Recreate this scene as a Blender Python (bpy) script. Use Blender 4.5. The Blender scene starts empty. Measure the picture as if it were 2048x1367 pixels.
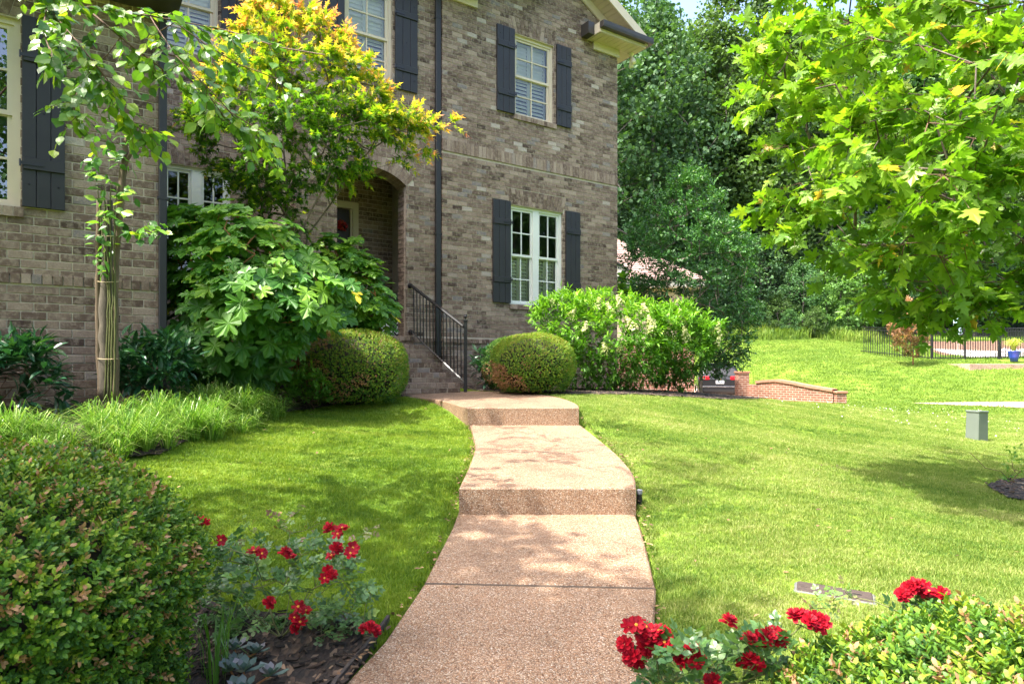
import bpy, math, random
import numpy as np
from mathutils import Vector, Matrix
from mathutils.geometry import delaunay_2d_cdt

# ------------------------------------------------------------------ camera, sky, sun, exposure
SC = bpy.context.scene
COL = SC.collection
CZ = 1.35            # camera height above the foot of the walkway
F = 1330.0           # focal length in photo pixels (photo 2048 wide)
HY, HX = 735.0, 1024.0

cam = bpy.data.cameras.new("camera")
cam.sensor_width = 36.0
cam.lens = F / 2048.0 * 36.0
cam.shift_y = (HY - 683.5) / 2048.0
cam.clip_start = 0.05
cam.clip_end = 1000.0
camo = bpy.data.objects.new("camera", cam)
camo.location = (0, 0, CZ)
camo.rotation_euler = (math.radians(90), 0, 0)
COL.objects.link(camo)
SC.camera = camo

SUN_EL, SUN_AZ = math.radians(60), math.radians(-119)   # azimuth clockwise from +Y (view direction)
world = bpy.data.worlds.new("World")
SC.world = world
world.use_nodes = True
wn = world.node_tree
sky = wn.nodes.new("ShaderNodeTexSky")
sky.sky_type = 'NISHITA'
sky.sun_disc = False
sky.sun_elevation = SUN_EL
sky.sun_rotation = SUN_AZ
sky.air_density = 0.8
sky.dust_density = 5.0
sky.ozone_density = 1.0
wn.links.new(sky.outputs[0], wn.nodes["Background"].inputs[0])
wn.nodes["Background"].inputs[1].default_value = 0.15

sun = bpy.data.lights.new("sun", 'SUN')
sun.energy = 2.5
sun.angle = math.radians(0.53)
sun.color = (1.0, 0.95, 0.86)
suno = bpy.data.objects.new("sun", sun)
sv = Vector((math.sin(SUN_AZ) * math.cos(SUN_EL), math.cos(SUN_AZ) * math.cos(SUN_EL), math.sin(SUN_EL)))
suno.rotation_euler = sv.to_track_quat('Z', 'Y').to_euler()
suno.location = (6, 6, 20)
COL.objects.link(suno)

SC.view_settings.view_transform = 'Standard'
SC.view_settings.look = 'None'
SC.view_settings.gamma = 1.0
SC.view_settings.use_curve_mapping = False
SC.view_settings.exposure = 2.35
SC.render.engine = 'CYCLES'
SC.cycles.max_bounces = 8
SC.cycles.transparent_max_bounces = 12
SC.cycles.use_denoising = True
SC.cycles.denoising_prefilter = 'NONE'

# ------------------------------------------------------------------ helpers
rng = np.random.default_rng(7)
random.seed(7)


def W(px, py, z):
    """world point seen at photo pixel (px, py) at depth z"""
    return np.array([(px - HX) / F * z, z, CZ + (HY - py) / F * z])


def tag(o, label=None, cat=None, group=None, kind=None):
    if label: o["label"] = label
    if cat: o["category"] = cat
    if group: o["group"] = group
    if kind: o["kind"] = kind
    return o


def empty(name, loc, rz=0.0):
    o = bpy.data.objects.new(name, None)
    o.empty_display_size = 0.2
    o.location = loc
    o.rotation_euler = (0, 0, rz)
    COL.objects.link(o)
    return o


def link(name, me, parent=None, loc=None, rot=None, kind=None):
    o = bpy.data.objects.new(name, me)
    if parent is not None: o.parent = parent
    if loc is not None: o.location = loc
    if rot is not None: o.rotation_euler = rot
    if kind: o["kind"] = kind
    COL.objects.link(o)
    return o


def np_mesh(name, V, loops, counts, mat=None, smooth=False, attrs=None, mats=None, mat_idx=None):
    V = np.asarray(V, dtype=np.float32).reshape(-1, 3)
    loops = np.asarray(loops, dtype=np.int32).ravel()
    counts = np.asarray(counts, dtype=np.int32).ravel()
    me = bpy.data.meshes.new(name)
    me.vertices.add(len(V))
    me.vertices.foreach_set("co", V.ravel())
    me.loops.add(len(loops))
    me.loops.foreach_set("vertex_index", loops)
    me.polygons.add(len(counts))
    starts = np.concatenate([[0], np.cumsum(counts)[:-1]]).astype(np.int32)
    me.polygons.foreach_set("loop_start", starts)
    me.polygons.foreach_set("loop_total", counts)
    me.polygons.foreach_set("use_smooth", np.full(len(counts), bool(smooth)))
    if mats:
        for m in mats: me.materials.append(m)
        if mat_idx is not None:
            me.polygons.foreach_set("material_index", np.asarray(mat_idx, dtype=np.int32))
    elif mat: me.materials.append(mat)
    me.update(calc_edges=True)
    if attrs:
        for k, v in attrs.items():
            a = me.attributes.new(k, 'FLOAT', 'POINT')
            a.data.foreach_set("value", np.asarray(v, dtype=np.float32))
    me.validate()
    return me


class MB:
    """collects simple solids into one mesh"""
    def __init__(s):
        s.v = []; s.f = []; s.r = []; s.m = []
    def add(s, verts, faces, r=0.5, m=0):
        b = len(s.v)
        s.v += [tuple(map(float, p)) for p in verts]
        s.f += [tuple(b + i for i in f) for f in faces]
        s.r += [r] * len(verts)
        s.m += [m] * len(faces)
    def box(s, x0, x1, y0, y1, z0, z1, r=0.5, m=0):
        s.add([(x0, y0, z0), (x1, y0, z0), (x1, y1, z0), (x0, y1, z0), (x0, y0, z1), (x1, y0, z1), (x1, y1, z1), (x0, y1, z1)],
              [(0, 3, 2, 1), (4, 5, 6, 7), (0, 1, 5, 4), (1, 2, 6, 5), (2, 3, 7, 6), (3, 0, 4, 7)], r, m)
    def cbox(s, x0, x1, y0, y1, z0, z1, c=0.01, r=0.5, m=0):
        """box with chamfered upright and top edges seen as a softened edge"""
        def ring(i, z): return [(x0 + i, y0, z), (x1 - i, y0, z), (x1, y0 + i, z), (x1, y1 - i, z), (x1 - i, y1, z), (x0 + i, y1, z), (x0, y1 - i, z), (x0, y0 + i, z)]
        def ring2(i, z): return [(x0 + 2 * i, y0 + i, z), (x1 - 2 * i, y0 + i, z), (x1 - i, y0 + 2 * i, z), (x1 - i, y1 - 2 * i, z), (x1 - 2 * i, y1 - i, z), (x0 + 2 * i, y1 - i, z), (x0 + i, y1 - 2 * i, z), (x0 + i, y0 + 2 * i, z)]
        V = ring2(c, z0) + ring(c, z0 + c) + ring(c, z1 - c) + ring2(c, z1)
        Fs = [tuple(reversed(range(8))), tuple(range(24, 32))]
        for k in range(3):
            for i in range(8):
                j = (i + 1) % 8
                Fs.append((k * 8 + i, k * 8 + j, k * 8 + 8 + j, k * 8 + 8 + i))
        s.add(V, Fs, r, m)
    def prism(s, poly, axis_a, axis_b, axis_c, c0, c1, origin=(0, 0, 0), r=0.5, m=0):
        """extrude 2d polygon (a,b) along c"""
        o = np.array(origin); A = np.array(axis_a); B = np.array(axis_b); Cc = np.array(axis_c)
        n = len(poly)
        V = [o + A * p[0] + B * p[1] + Cc * c0 for p in poly] + [o + A * p[0] + B * p[1] + Cc * c1 for p in poly]
        Fs = [tuple(reversed(range(n))), tuple(range(n, 2 * n))]
        for i in range(n):
            j = (i + 1) % n
            Fs.append((i, j, n + j, n + i))
        s.add(V, Fs, r, m)
    def tube(s, pts, rad, n=6, r=0.5, m=0, cap=True):
        pts = np.asarray(pts, float)
        k = len(pts)
        rad = np.full(k, rad) if np.isscalar(rad) else np.asarray(rad, float)
        V = tube_rings(pts, rad, n).reshape(-1, 3)
        Fs = []
        for i in range(k - 1):
            for j in range(n):
                q = (j + 1) % n
                Fs.append((i * n + j, i * n + q, (i + 1) * n + q, (i + 1) * n + j))
        if cap:
            Fs.append(tuple(reversed(range(n)))); Fs.append(tuple(range((k - 1) * n, k * n)))
        s.add(V, Fs, r, m)
    def lathe(s, prof, n=16, c=(0, 0, 0), r=0.5, m=0):
        V = []
        for (rr, z) in prof:
            for j in range(n):
                a = 2 * math.pi * j / n
                V.append((c[0] + rr * math.cos(a), c[1] + rr * math.sin(a), c[2] + z))
        Fs = []
        for i in range(len(prof) - 1):
            for j in range(n):
                q = (j + 1) % n
                Fs.append((i * n + j, i * n + q, (i + 1) * n + q, (i + 1) * n + j))
        Fs.append(tuple(reversed(range(n)))); Fs.append(tuple(range((len(prof) - 1) * n, len(prof) * n)))
        s.add(V, Fs, r, m)
    def mesh(s, name, mat=None, mats=None, smooth=False):
        loops = [i for f in s.f for i in f]
        counts = [len(f) for f in s.f]
        return np_mesh(name, s.v, loops, counts, mat=mat, mats=mats, mat_idx=s.m if mats else None, smooth=smooth, attrs={"rnd": s.r})
    def build(s, name, mat=None, parent=None, mats=None, smooth=False, kind=None, loc=None, rot=None):
        return link(name, s.mesh(name, mat, mats, smooth), parent, kind=kind, loc=loc, rot=rot)


def tube_rings(pts, rad, n):
    k = len(pts)
    T = np.gradient(pts, axis=0)
    T /= np.linalg.norm(T, axis=1, keepdims=True) + 1e-9
    ref = np.array([0, 0, 1.0]) if abs(T[0, 2]) < 0.8 else np.array([1.0, 0, 0])
    U = np.cross(T, ref); U /= np.linalg.norm(U, axis=1, keepdims=True) + 1e-9
    for i in range(1, k):
        if np.dot(U[i], U[i - 1]) < 0: U[i] = -U[i]
    Vv = np.cross(T, U)
    a = np.linspace(0, 2 * np.pi, n, endpoint=False)
    return pts[:, None, :] + rad[:, None, None] * (np.cos(a)[None, :, None] * U[:, None, :] + np.sin(a)[None, :, None] * Vv[:, None, :])


def inpoly(P, poly):
    """vectorised point in polygon"""
    P = np.asarray(P, float); poly = np.asarray(poly, float)
    x, y = P[:, 0], P[:, 1]
    res = np.zeros(len(P), bool)
    j = len(poly) - 1
    for i in range(len(poly)):
        xi, yi = poly[i]; xj, yj = poly[j]
        c = ((yi > y) != (yj > y)) & (x < (xj - xi) * (y - yi) / (yj - yi + 1e-12) + xi)
        res ^= c
        j = i
    return res


def edge_dist(P, poly):
    P = np.asarray(P, float); poly = np.asarray(poly, float)
    d = np.full(len(P), 1e9)
    for i in range(len(poly)):
        a = poly[i]; b = poly[(i + 1) % len(poly)]
        ab = b - a
        t = np.clip(((P - a) @ ab) / (ab @ ab + 1e-12), 0, 1)
        d = np.minimum(d, np.linalg.norm(P - (a + t[:, None] * ab), axis=1))
    return d

# ------------------------------------------------------------------ materials
def nmat(name):
    m = bpy.data.materials.new(name)
    m.use_nodes = True
    nt = m.node_tree
    b = nt.nodes["Principled BSDF"]
    return m, nt, b


def ramp(nt, stops, fac=None, interp='LINEAR'):
    r = nt.nodes.new("ShaderNodeValToRGB")
    r.color_ramp.interpolation = interp
    els = r.color_ramp.elements
    while len(els) > len(stops): els.remove(els[-1])
    while len(els) < len(stops): els.new(0.5)
    for e, (p, c) in zip(els, stops):
        e.position = p; e.color = (*c, 1.0) if len(c) == 3 else c
    if fac is not None: nt.links.new(fac, r.inputs[0])
    return r


def noise(nt, scale, detail=4, rough=0.55, vec=None, dim='3D'):
    n = nt.nodes.new("ShaderNodeTexNoise")
    n.inputs["Scale"].default_value = scale
    n.inputs["Detail"].default_value = detail
    n.inputs["Roughness"].default_value = rough
    if vec is not None: nt.links.new(vec, n.inputs["Vector"])
    return n


def wpos(nt):
    return nt.nodes.new("ShaderNodeNewGeometry").outputs["Position"]


def mix(nt, a, b, fac, mode='MIX'):
    m = nt.nodes.new("ShaderNodeMix")
    m.data_type = 'RGBA'; m.blend_type = mode
    for sock, val in ((m.inputs[6], a), (m.inputs[7], b), (m.inputs[0], fac)):
        if hasattr(val, "is_linked") or hasattr(val, "links"): nt.links.new(val, sock)
        elif isinstance(val, (int, float)): sock.default_value = val
        else: sock.default_value = (*val, 1.0)
    return m.outputs[2]


def bump(nt, height, bsdf, strength=0.3, dist=0.01):
    b = nt.nodes.new("ShaderNodeBump")
    b.inputs["Strength"].default_value = strength
    b.inputs["Distance"].default_value = dist
    nt.links.new(height, b.inputs["Height"])
    nt.links.new(b.outputs[0], bsdf.inputs["Normal"])


def plain(name, col, rough=0.6, var=0.12, scale=8, metal=0.0, spec=0.4, bmp=0.0):
    m, nt, b = nmat(name)
    p = wpos(nt)
    n = noise(nt, scale, 5, 0.6, p)
    lo = tuple(c * (1 - var) for c in col); hi = tuple(min(1, c * (1 + var)) for c in col)
    r = ramp(nt, [(0.3, lo), (0.7, hi)], n.outputs["Fac"])
    nt.links.new(r.outputs[0], b.inputs["Base Color"])
    b.inputs["Roughness"].default_value = rough
    b.inputs["Metallic"].default_value = metal
    b.inputs["Specular IOR Level"].default_value = spec
    if bmp: bump(nt, noise(nt, scale * 8, 3, 0.6, p).outputs["Fac"], b, bmp, 0.005)
    return m


def foliage(name, stops, trans=0.4, rough=0.42, spec=0.35, big=None, tint=(1.15, 1.25, 0.45), noise_amt=0.35, nscale=1.3, gain=1.35):
    """leaf material: colour by the per-leaf attribute 'rnd' plus a soft drift through the plant"""
    m, nt, b = nmat(name)
    at = nt.nodes.new("ShaderNodeAttribute"); at.attribute_name = "rnd"
    p = wpos(nt)
    n = noise(nt, nscale, 2, 0.5, p)
    ma = nt.nodes.new("ShaderNodeMath"); ma.operation = 'MULTIPLY_ADD'
    sb = nt.nodes.new("ShaderNodeMath"); sb.operation = 'SUBTRACT'
    nt.links.new(n.outputs["Fac"], sb.inputs[0]); sb.inputs[1].default_value = 0.5
    nt.links.new(sb.outputs[0], ma.inputs[0]); ma.inputs[1].default_value = noise_amt
    nt.links.new(at.outputs["Fac"], ma.inputs[2])
    r = ramp(nt, [(q, tuple(c * gain for c in col)) for q, col in stops], ma.outputs[0])
    nt.links.new(r.outputs[0], b.inputs["Base Color"])
    b.inputs["Roughness"].default_value = rough
    b.inputs["Specular IOR Level"].default_value = spec
    tr = nt.nodes.new("ShaderNodeBsdfTranslucent")
    tc = mix(nt, r.outputs[0], (*tint,), 1.0, 'MULTIPLY')
    nt.links.new(tc, tr.inputs["Color"])
    ms = nt.nodes.new("ShaderNodeMixShader"); ms.inputs[0].default_value = trans
    nt.links.new(b.outputs[0], ms.inputs[1]); nt.links.new(tr.outputs[0], ms.inputs[2])
    nt.links.new(ms.outputs[0], nt.nodes["Material Output"].inputs["Surface"])
    return m


def bark(name, c0, c1, scale=14):
    m, nt, b = nmat(name)
    p = wpos(nt)
    mp = nt.nodes.new("ShaderNodeMapping"); mp.inputs["Scale"].default_value = (1, 1, 0.25)
    nt.links.new(p, mp.inputs[0])
    n = noise(nt, scale, 6, 0.65, mp.outputs[0])
    r = ramp(nt, [(0.3, c0), (0.7, c1)], n.outputs["Fac"])
    nt.links.new(r.outputs[0], b.inputs["Base Color"])
    b.inputs["Roughness"].default_value = 0.85
    bump(nt, n.outputs["Fac"], b, 0.5, 0.01)
    return m
# ------------------------------------------------------------------ ground: control points (x, y, height relative to the camera)
CP = np.array([
    # beside the walkway, left
    (-.72, 2.5, -1.20), (-.62, 2.95, -1.165), (-.53, 3.43, -1.12), (-.47, 4.0, -1.06), (-.43, 4.4, -1.0), (-.5, 5.0, -.83), (-.42, 5.7, -.775),
    (-.46, 6.45, -.735), (-.62, 7.3, -.66), (-.80, 7.9, -.575), (-1.05, 8.6, -.49), (-1.45, 9.2, -.42), (-2.1, 9.5, -.40),
    # beside the walkway, right
    (.66, 2.5, -1.215), (.72, 2.95, -1.17), (.84, 3.43, -1.12), (.90, 4.0, -1.06), (.98, 4.5, -.98), (1.05, 5.1, -.865), (1.03, 5.7, -.775), (.96, 6.45, -.715),
    (.88, 7.3, -.61), (.95, 8.1, -.49), (.86, 9.1, -.43), (.62, 9.9, -.40), (0, 10.5, -.395), (-.7, 10.6, -.39),
    # house beds
    (1.2, 11, -.40), (2.3, 12.5, -.43), (2.5, 14.2, -.5), (-.5, 11.4, -.37), (.6, 12.0, -.37), (-2.2, 10.2, -.38), (-3.4, 9.4, -.36),
    (-3.65, 6.9, -.36), (-4.2, 6.5, -.36), (-4.7, 6.2, -.38), (-5.2, 10, -.35), (-3.6, 8.2, -.38), (-7, 5, -.42), (-8, 12, -.35), (0, 16, -.4),
    # left lawn and bed edge
    (-2.69, 5.08, -.66), (-2.75, 6.2, -.56), (-2.69, 7.7, -.52), (-2.17, 8.9, -.46), (-1.37, 9.3, -.43),
    (-2.0, 6.5, -.62), (-1.2, 6.5, -.69), (-1.3, 5.0, -.81), (-2.0, 5.0, -.73), (-1.5, 4.0, -.95), (-2.2, 4.0, -.86), (-.9, 3.5, -1.10), (-1.4, 3.0, -1.12),
    (-2.5, 3.0, -1.0), (-1.0, 2.2, -1.22), (-2.0, 1.8, -1.2), (0, 1.0, -1.33), (-3, 0, -1.35), (-3.4, 4.6, -.62), (-5, 3, -.85), (-8, 1, -1.1),
    # right lawn
    (1.25, 4.5, -.95), (1.47, 4.1, -.985), (1.93, 3.8, -1.04), (3.05, 6.0, -.97), (4.35, 5.7, -1.14), (2.83, 3.7, -1.15), (1.6, 2.9, -1.14), (2.36, 6.6, -.80),
    (1.6, 6.6, -.76), (1.7, 8.5, -.56), (3.4, 9.5, -.80), (2.1, 10, -.46), (2.8, 11, -.47), (3.4, 12, -.50), (4.65, 13, -.59), (7.0, 14.5, -.80),
    (5.5, 9.5, -1.03), (7.7, 11, -1.20), (7.6, 13.5, -1.02), (9.5, 16.5, -1.08), (9.0, 11, -1.27), (6, 4, -1.25), (8, 6, -1.32), (1.5, 2, -1.22), (1.5, 1, -1.32), (3, 2, -1.25), (3, 0, -1.38), (0, -3, -1.45),
    # beyond the crest
    (5.0, 16, -.95), (4.5, 20, -1.25), (8.2, 20, -1.15), (9.3, 30, -1.45), (8, 26, -1.4), (5, 26, -1.35), (12.9, 20, -1.12), (16, 20, -1.10), (13, 16, -1.15), (20, 18, -1.2), (10.8, 22, -1.12),
    (12.6, 24.5, -.75), (11.5, 26, -.55), (12.2, 30, -.05), (16.1, 26, -.42), (14, 34, .55), (16.5, 38, 1.15), (13.7, 40, 1.45), (16.8, 33, .40), (18.6, 30, .34), (23, 30, .40), (26, 28, .3), (27, 36, .7),
    (16.5, 48, 3.0), (25, 50, 3.1), (10, 46, 2.4), (35, 48, 2.6), (5, 44, 1.5), (21, 42, 1.8), (20, 24, -.65),
    (10, 80, 14), (40, 80, 14), (0, 120, 27), (50, 120, 27), (-40, 60, 5), (-40, 120, 22), (90, 60, 6), (100, 120, 22), (-30, 20, 0), (-20, 8, -.6), (-20, -10, -1.6), (30, 5, -1.5), (40, 20, -.9), (60, 30, 0),
    (20, -15, -1.8), (60, -20, -2), (-60, -20, -2), (-100, 60, 5), (0, -30, -2), (140, -20, -2), (-140, 0, -1), (140, 160, 34), (-140, 160, 30), (0, 160, 38)], float)


def tps(r2):
    return r2 * np.log(r2 + 1e-9)

_S = 10.0
_A = CP[:, :2] / _S
_n = len(CP)
_K = tps(((_A[:, None] - _A[None]) ** 2).sum(-1)) + 2e-4 * np.eye(_n)
_P = np.c_[np.ones(_n), _A]
_M = np.block([[_K, _P], [_P.T, np.zeros((3, 3))]])
_w = np.linalg.solve(_M, np.r_[CP[:, 2], 0, 0, 0])


def ground(x, y):
    q = np.c_[np.ravel(x), np.ravel(y)] / _S
    out = np.empty(len(q))
    for i in range(0, len(q), 20000):
        b = q[i:i + 20000]
        out[i:i + 20000] = tps(((b[:, None] - _A[None]) ** 2).sum(-1)) @ _w[:_n] + np.c_[np.ones(len(b)), b] @ _w[_n:]
    return out + CZ


def gz(x, y):
    return float(ground([x], [y])[0])

# ------------------------------------------------------------------ walkway outline (x, y) and top heights
def htop1(y): return CZ - 1.01 - .0856 * (4.58 - y)
def htop2(y): return CZ - .64 - .0663 * (7.4 - y)
def htop3(y): return CZ - .387 - .0207 * (10.2 - y)

J1, J2 = 3.40, 5.80
slab1a = [(-.70, 2.0), (.50, 2.0), (.53, 2.5), (.602, 2.83), (.727, J1 - .040), (-.452, J1 + .021), (-.54, 2.83), (-.63, 2.5)]
slab1b = [(-.450, J1 + .048), (.729, J1 - .012), (.80, 4.0), (.835, 4.35), (.852, 4.66), (-.372, 4.66), (-.385, 4.3), (-.42, 3.85)]
slab2a = [(-.365, 4.58), (.854, 4.58), (.905, 4.9), (.918, 5.13), (.918, 5.5), (.905, J2 - .004), (-.332, J2 - .004), (-.335, 5.45), (-.343, 5.13), (-.355, 4.85)]
slab2b = [(-.332, J2 + .004), (.904, J2 + .004), (.885, 6.1), (.853, 6.45), (.81, 6.95), (.757, 7.48), (-.477, 7.48), (-.42, 7.0), (-.362, 6.45), (-.335, 6.1)]
land3 = [(-.495, 7.4), (.745, 7.4), (.775, 7.75), (.768, 8.1), (.73, 8.6), (.656, 9.09), (.56, 9.5), (.416, 9.88), (.15, 10.25), (-.2, 10.55), (-.62, 10.72),
         (-2.25, 9.62), (-2.2, 9.42), (-1.75, 9.42), (-1.36, 9.22), (-1.13, 8.95), (-.93, 8.6), (-.79, 8.25), (-.675, 7.9), (-.57, 7.6)]
SLABS = [(slab1a, htop1), (slab1b, htop1), (slab2a, htop2), (slab2b, htop2), (land3, htop3)]


def inset(poly, d):
    P = np.array(poly); n = len(P); out = []
    for i in range(n):
        a, b, c = P[i - 1], P[i], P[(i + 1) % n]
        e1 = (b - a) / np.linalg.norm(b - a); e2 = (c - b) / np.linalg.norm(c - b)
        n1 = np.array([-e1[1], e1[0]]); n2 = np.array([-e2[1], e2[0]])
        m = n1 + n2; m /= max(1e-6, (m @ n1))
        out.append(b + m * d)
    return np.array(out)


def in_walk(P, grow=0.0):
    r = np.zeros(len(P), bool)
    for poly, _ in SLABS:
        r |= inpoly(P, inset(poly, -grow) if grow else poly)
    return r

# mulch beds
bed_left = [(-2.66, 5.02), (-2.72, 6.2), (-2.66, 7.6), (-2.2, 8.75), (-1.55, 9.28), (-1.40, 9.5), (-2.3, 9.95), (-3.0, 9.6), (-4.6, 8.7), (-3.45, 6.95), (-8, 4.1), (-8, 2.9), (-3.7, 3.9)]
bed_hedge = [(-.70, 2.0), (-.665, 2.28), (-.605, 2.65), (-.575, 2.90), (-.66, 3.0), (-1.0, 3.04), (-1.3, 3.06), (-2.0, 3.3), (-3.2, 3.2), (-3.2, .8), (-.72, .8)]
bed_right = [(.62, 1.2), (.60, 2.3), (.75, 2.32), (1.25, 2.15), (2.3, 2.15), (3.2, 1.8), (3.2, .8), (.6, .8)]
bed_house = [(-.55, 10.75), (-.15, 10.62), (.22, 10.32), (.48, 9.98), (.70, 9.75), (1.1, 9.85), (2.2, 10.35), (3.6, 11.4), (4.6, 12.5), (5.4, 14.0), (5.2, 15.6), (3.2, 15.6), (2.55, 14.3), (-1.2, 11.9)]
bed_maple = [(4.28, 5.75), (4.45, 6.25), (5.0, 6.75), (5.9, 7.0), (6.8, 6.6), (6.9, 5.6), (6.2, 4.7), (5.2, 4.75), (4.6, 5.2)]
BEDS = [bed_left, bed_hedge, bed_right, bed_house, bed_maple]


def axis(spec):
    out = []
    for a, b, st in spec:
        out.append(np.arange(a, b, st))
    return np.unique(np.round(np.concatenate(out), 4))

gx = axis([(-150, -30, 8), (-30, -9, 1.5), (-9, -4, .25), (-4, 5.2, .06), (5.2, 20, .3), (20, 40, 1.2), (40, 151, 8)])
gy = axis([(-60, -6, 6), (-6, 1, .6), (1, 11.5, .06), (11.5, 34, .3), (34, 60, 1.2), (60, 165, 6)])
GX, GY = np.meshgrid(gx, gy)
GZ = ground(GX, GY).reshape(GX.shape)
pts2 = np.c_[GX.ravel(), GY.ravel()]
zz = GZ.ravel().copy()
for poly, hf in SLABS:
    k = inpoly(pts2, inset(poly, -0.05))
    zz[k] = np.minimum(zz[k], hf(pts2[k, 1]) - 0.07)
zz += 0.006 * np.sin(pts2[:, 0] * 5.1) * np.sin(pts2[:, 1] * 4.3)
nx, ny = len(gx), len(gy)
ii = (np.arange(ny - 1)[:, None] * nx + np.arange(nx - 1)[None]).ravel()
quads = np.c_[ii, ii + 1, ii + nx + 1, ii + nx]
fc = pts2[quads].mean(1)
tree_line = [(-30, 44), (4, 42), (12.5, 42.5), (15.5, 44.5), (20, 46.5), (26, 47.5), (45, 44), (150, 30), (150, 170), (-150, 170), (-150, 44)]
forest_mask = inpoly(fc, tree_line)

# lawn ground
def mat_lawn():
    m, nt, b = nmat("lawn_soil")
    p = wpos(nt)
    n1 = noise(nt, 1.1, 4, 0.6, p); n2 = noise(nt, 38, 3, 0.7, p); n3 = noise(nt, .25, 2, .5, p)
    r1 = ramp(nt, [(0.3, (.10, .17, .022)), (0.55, (.15, .235, .03)), (0.75, (.22, .26, .065))], n1.outputs["Fac"])
    r2 = ramp(nt, [(0.3, (.55, .6, .5)), (0.7, (1.25, 1.2, 1.2))], n2.outputs["Fac"])
    c = mix(nt, r1.outputs[0], r2.outputs[0], 1.0, 'MULTIPLY')
    r3 = ramp(nt, [(.35, (.9, .95, .9)), (.65, (1.1, 1.05, 1.0))], n3.outputs["Fac"])
    c = mix(nt, c, r3.outputs[0], 1.0, 'MULTIPLY')
    nt.links.new(c, b.inputs["Base Color"])
    b.inputs["Roughness"].default_value = .9
    b.inputs["Specular IOR Level"].default_value = .1
    bump(nt, n2.outputs["Fac"], b, .8, .03)
    return m
M_lawn = mat_lawn()
M_forestfloor = plain("forest_floor", (.035, .045, .016), .95, .5, 1.5)
me = np_mesh("ground", np.c_[pts2, zz], quads, np.full(len(quads), 4), mats=[M_lawn, M_forestfloor], mat_idx=forest_mask.astype(int), smooth=True)
tag(link("ground", me), kind="structure")


def draped(name, poly, mat, off=0.012, step=0.08, kind="structure", rough=0.01, seed=1):
    """a sheet following the ground inside a polygon"""
    P = np.array(poly)
    B = []
    for i in range(len(P)):
        a, b = P[i], P[(i + 1) % len(P)]
        k = max(1, int(np.linalg.norm(b - a) / step))
        for j in range(k): B.append(a + (b - a) * j / k)
    B = np.array(B)
    lo, hi = P.min(0), P.max(0)
    xs, ys = np.meshgrid(np.arange(lo[0], hi[0], step), np.arange(lo[1], hi[1], step))
    I = np.c_[xs.ravel(), ys.ravel()]
    r = np.random.default_rng(seed)
    I += r.uniform(-.2, .2, I.shape) * step
    I = I[inpoly(I, P)]
    I = I[edge_dist(I, B) > step * .4]
    A = np.r_[B, I]
    edges = [(i, (i + 1) % len(B)) for i in range(len(B))]
    v, e, f, *_ = delaunay_2d_cdt([Vector(q) for q in A], edges, [], 1, 1e-6)
    v = np.array([tuple(q) for q in v])
    z = ground(v[:, 0], v[:, 1]) + off + r.uniform(0, rough, len(v))
    loops = [i for t in f for i in t]
    me = np_mesh(name, np.c_[v, z], loops, [len(t) for t in f], mat=mat, smooth=True)
    return tag(link(name, me), kind=kind)


def mat_mulch():
    m, nt, b = nmat("mulch")
    p = wpos(nt)
    v = nt.nodes.new("ShaderNodeTexVoronoi"); v.inputs["Scale"].default_value = 45
    mp = nt.nodes.new("ShaderNodeMapping"); mp.inputs["Scale"].default_value = (1, .45, 1); mp.inputs["Rotation"].default_value = (0, 0, .6)
    nt.links.new(p, mp.inputs[0]); nt.links.new(mp.outputs[0], v.inputs["Vector"])
    sp = nt.nodes.new("ShaderNodeSeparateColor"); nt.links.new(v.outputs["Color"], sp.inputs[0])
    r = ramp(nt, [(0, (.012, .009, .007)), (.5, (.03, .02, .014)), (.82, (.06, .038, .024)), (.97, (.16, .11, .07))], sp.outputs[0])
    nt.links.new(r.outputs[0], b.inputs["Base Color"])
    b.inputs["Roughness"].default_value = .9
    bump(nt, v.outputs["Distance"], b, .9, .02)
    return m
M_mulch = mat_mulch()
for poly in BEDS:
    draped("mulch_bed", poly, M_mulch, 0.014, 0.07, rough=.016)


def mat_agg(name, stops, scale=75, joint=(.10, .07, .05)):
    m, nt, b = nmat(name)
    p = wpos(nt)
    v = nt.nodes.new("ShaderNodeTexVoronoi"); v.inputs["Scale"].default_value = scale
    nt.links.new(p, v.inputs["Vector"])
    sp = nt.nodes.new("ShaderNodeSeparateColor"); nt.links.new(v.outputs["Color"], sp.inputs[0])
    r = ramp(nt, stops, sp.outputs[0])
    rd = ramp(nt, [(.35, (1, 1, 1)), (.8, (.45, .40, .36))], v.outputs["Distance"])
    c = mix(nt, r.outputs[0], rd.outputs[0], 1.0, 'MULTIPLY')
    n = noise(nt, 1.9, 7, .68, p)
    rn = ramp(nt, [(.28, (.60, .57, .54)), (.48, (.95, .94, .92)), (.72, (1.15, 1.13, 1.1))], n.outputs["Fac"])
    c = mix(nt, c, rn.outputs[0], 1.0, 'MULTIPLY')
    nt.links.new(c, b.inputs["Base Color"])
    b.inputs["Roughness"].default_value = .7
    iv = nt.nodes.new("ShaderNodeMath"); iv.operation = 'SUBTRACT'; iv.inputs[0].default_value = 1
    nt.links.new(v.outputs["Distance"], iv.inputs[1])
    bump(nt, iv.outputs[0], b, .7, .004)
    return m
M_agg = mat_agg("exposed_aggregate", [(0, (.17, .08, .036)), (.25, (.31, .175, .095)), (.45, (.37, .235, .140)), (.62, (.24, .165, .115)), (.8, (.40, .285, .19)), (.94, (.44, .345, .25)), (1, (.52, .46, .38))], 165)

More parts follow.
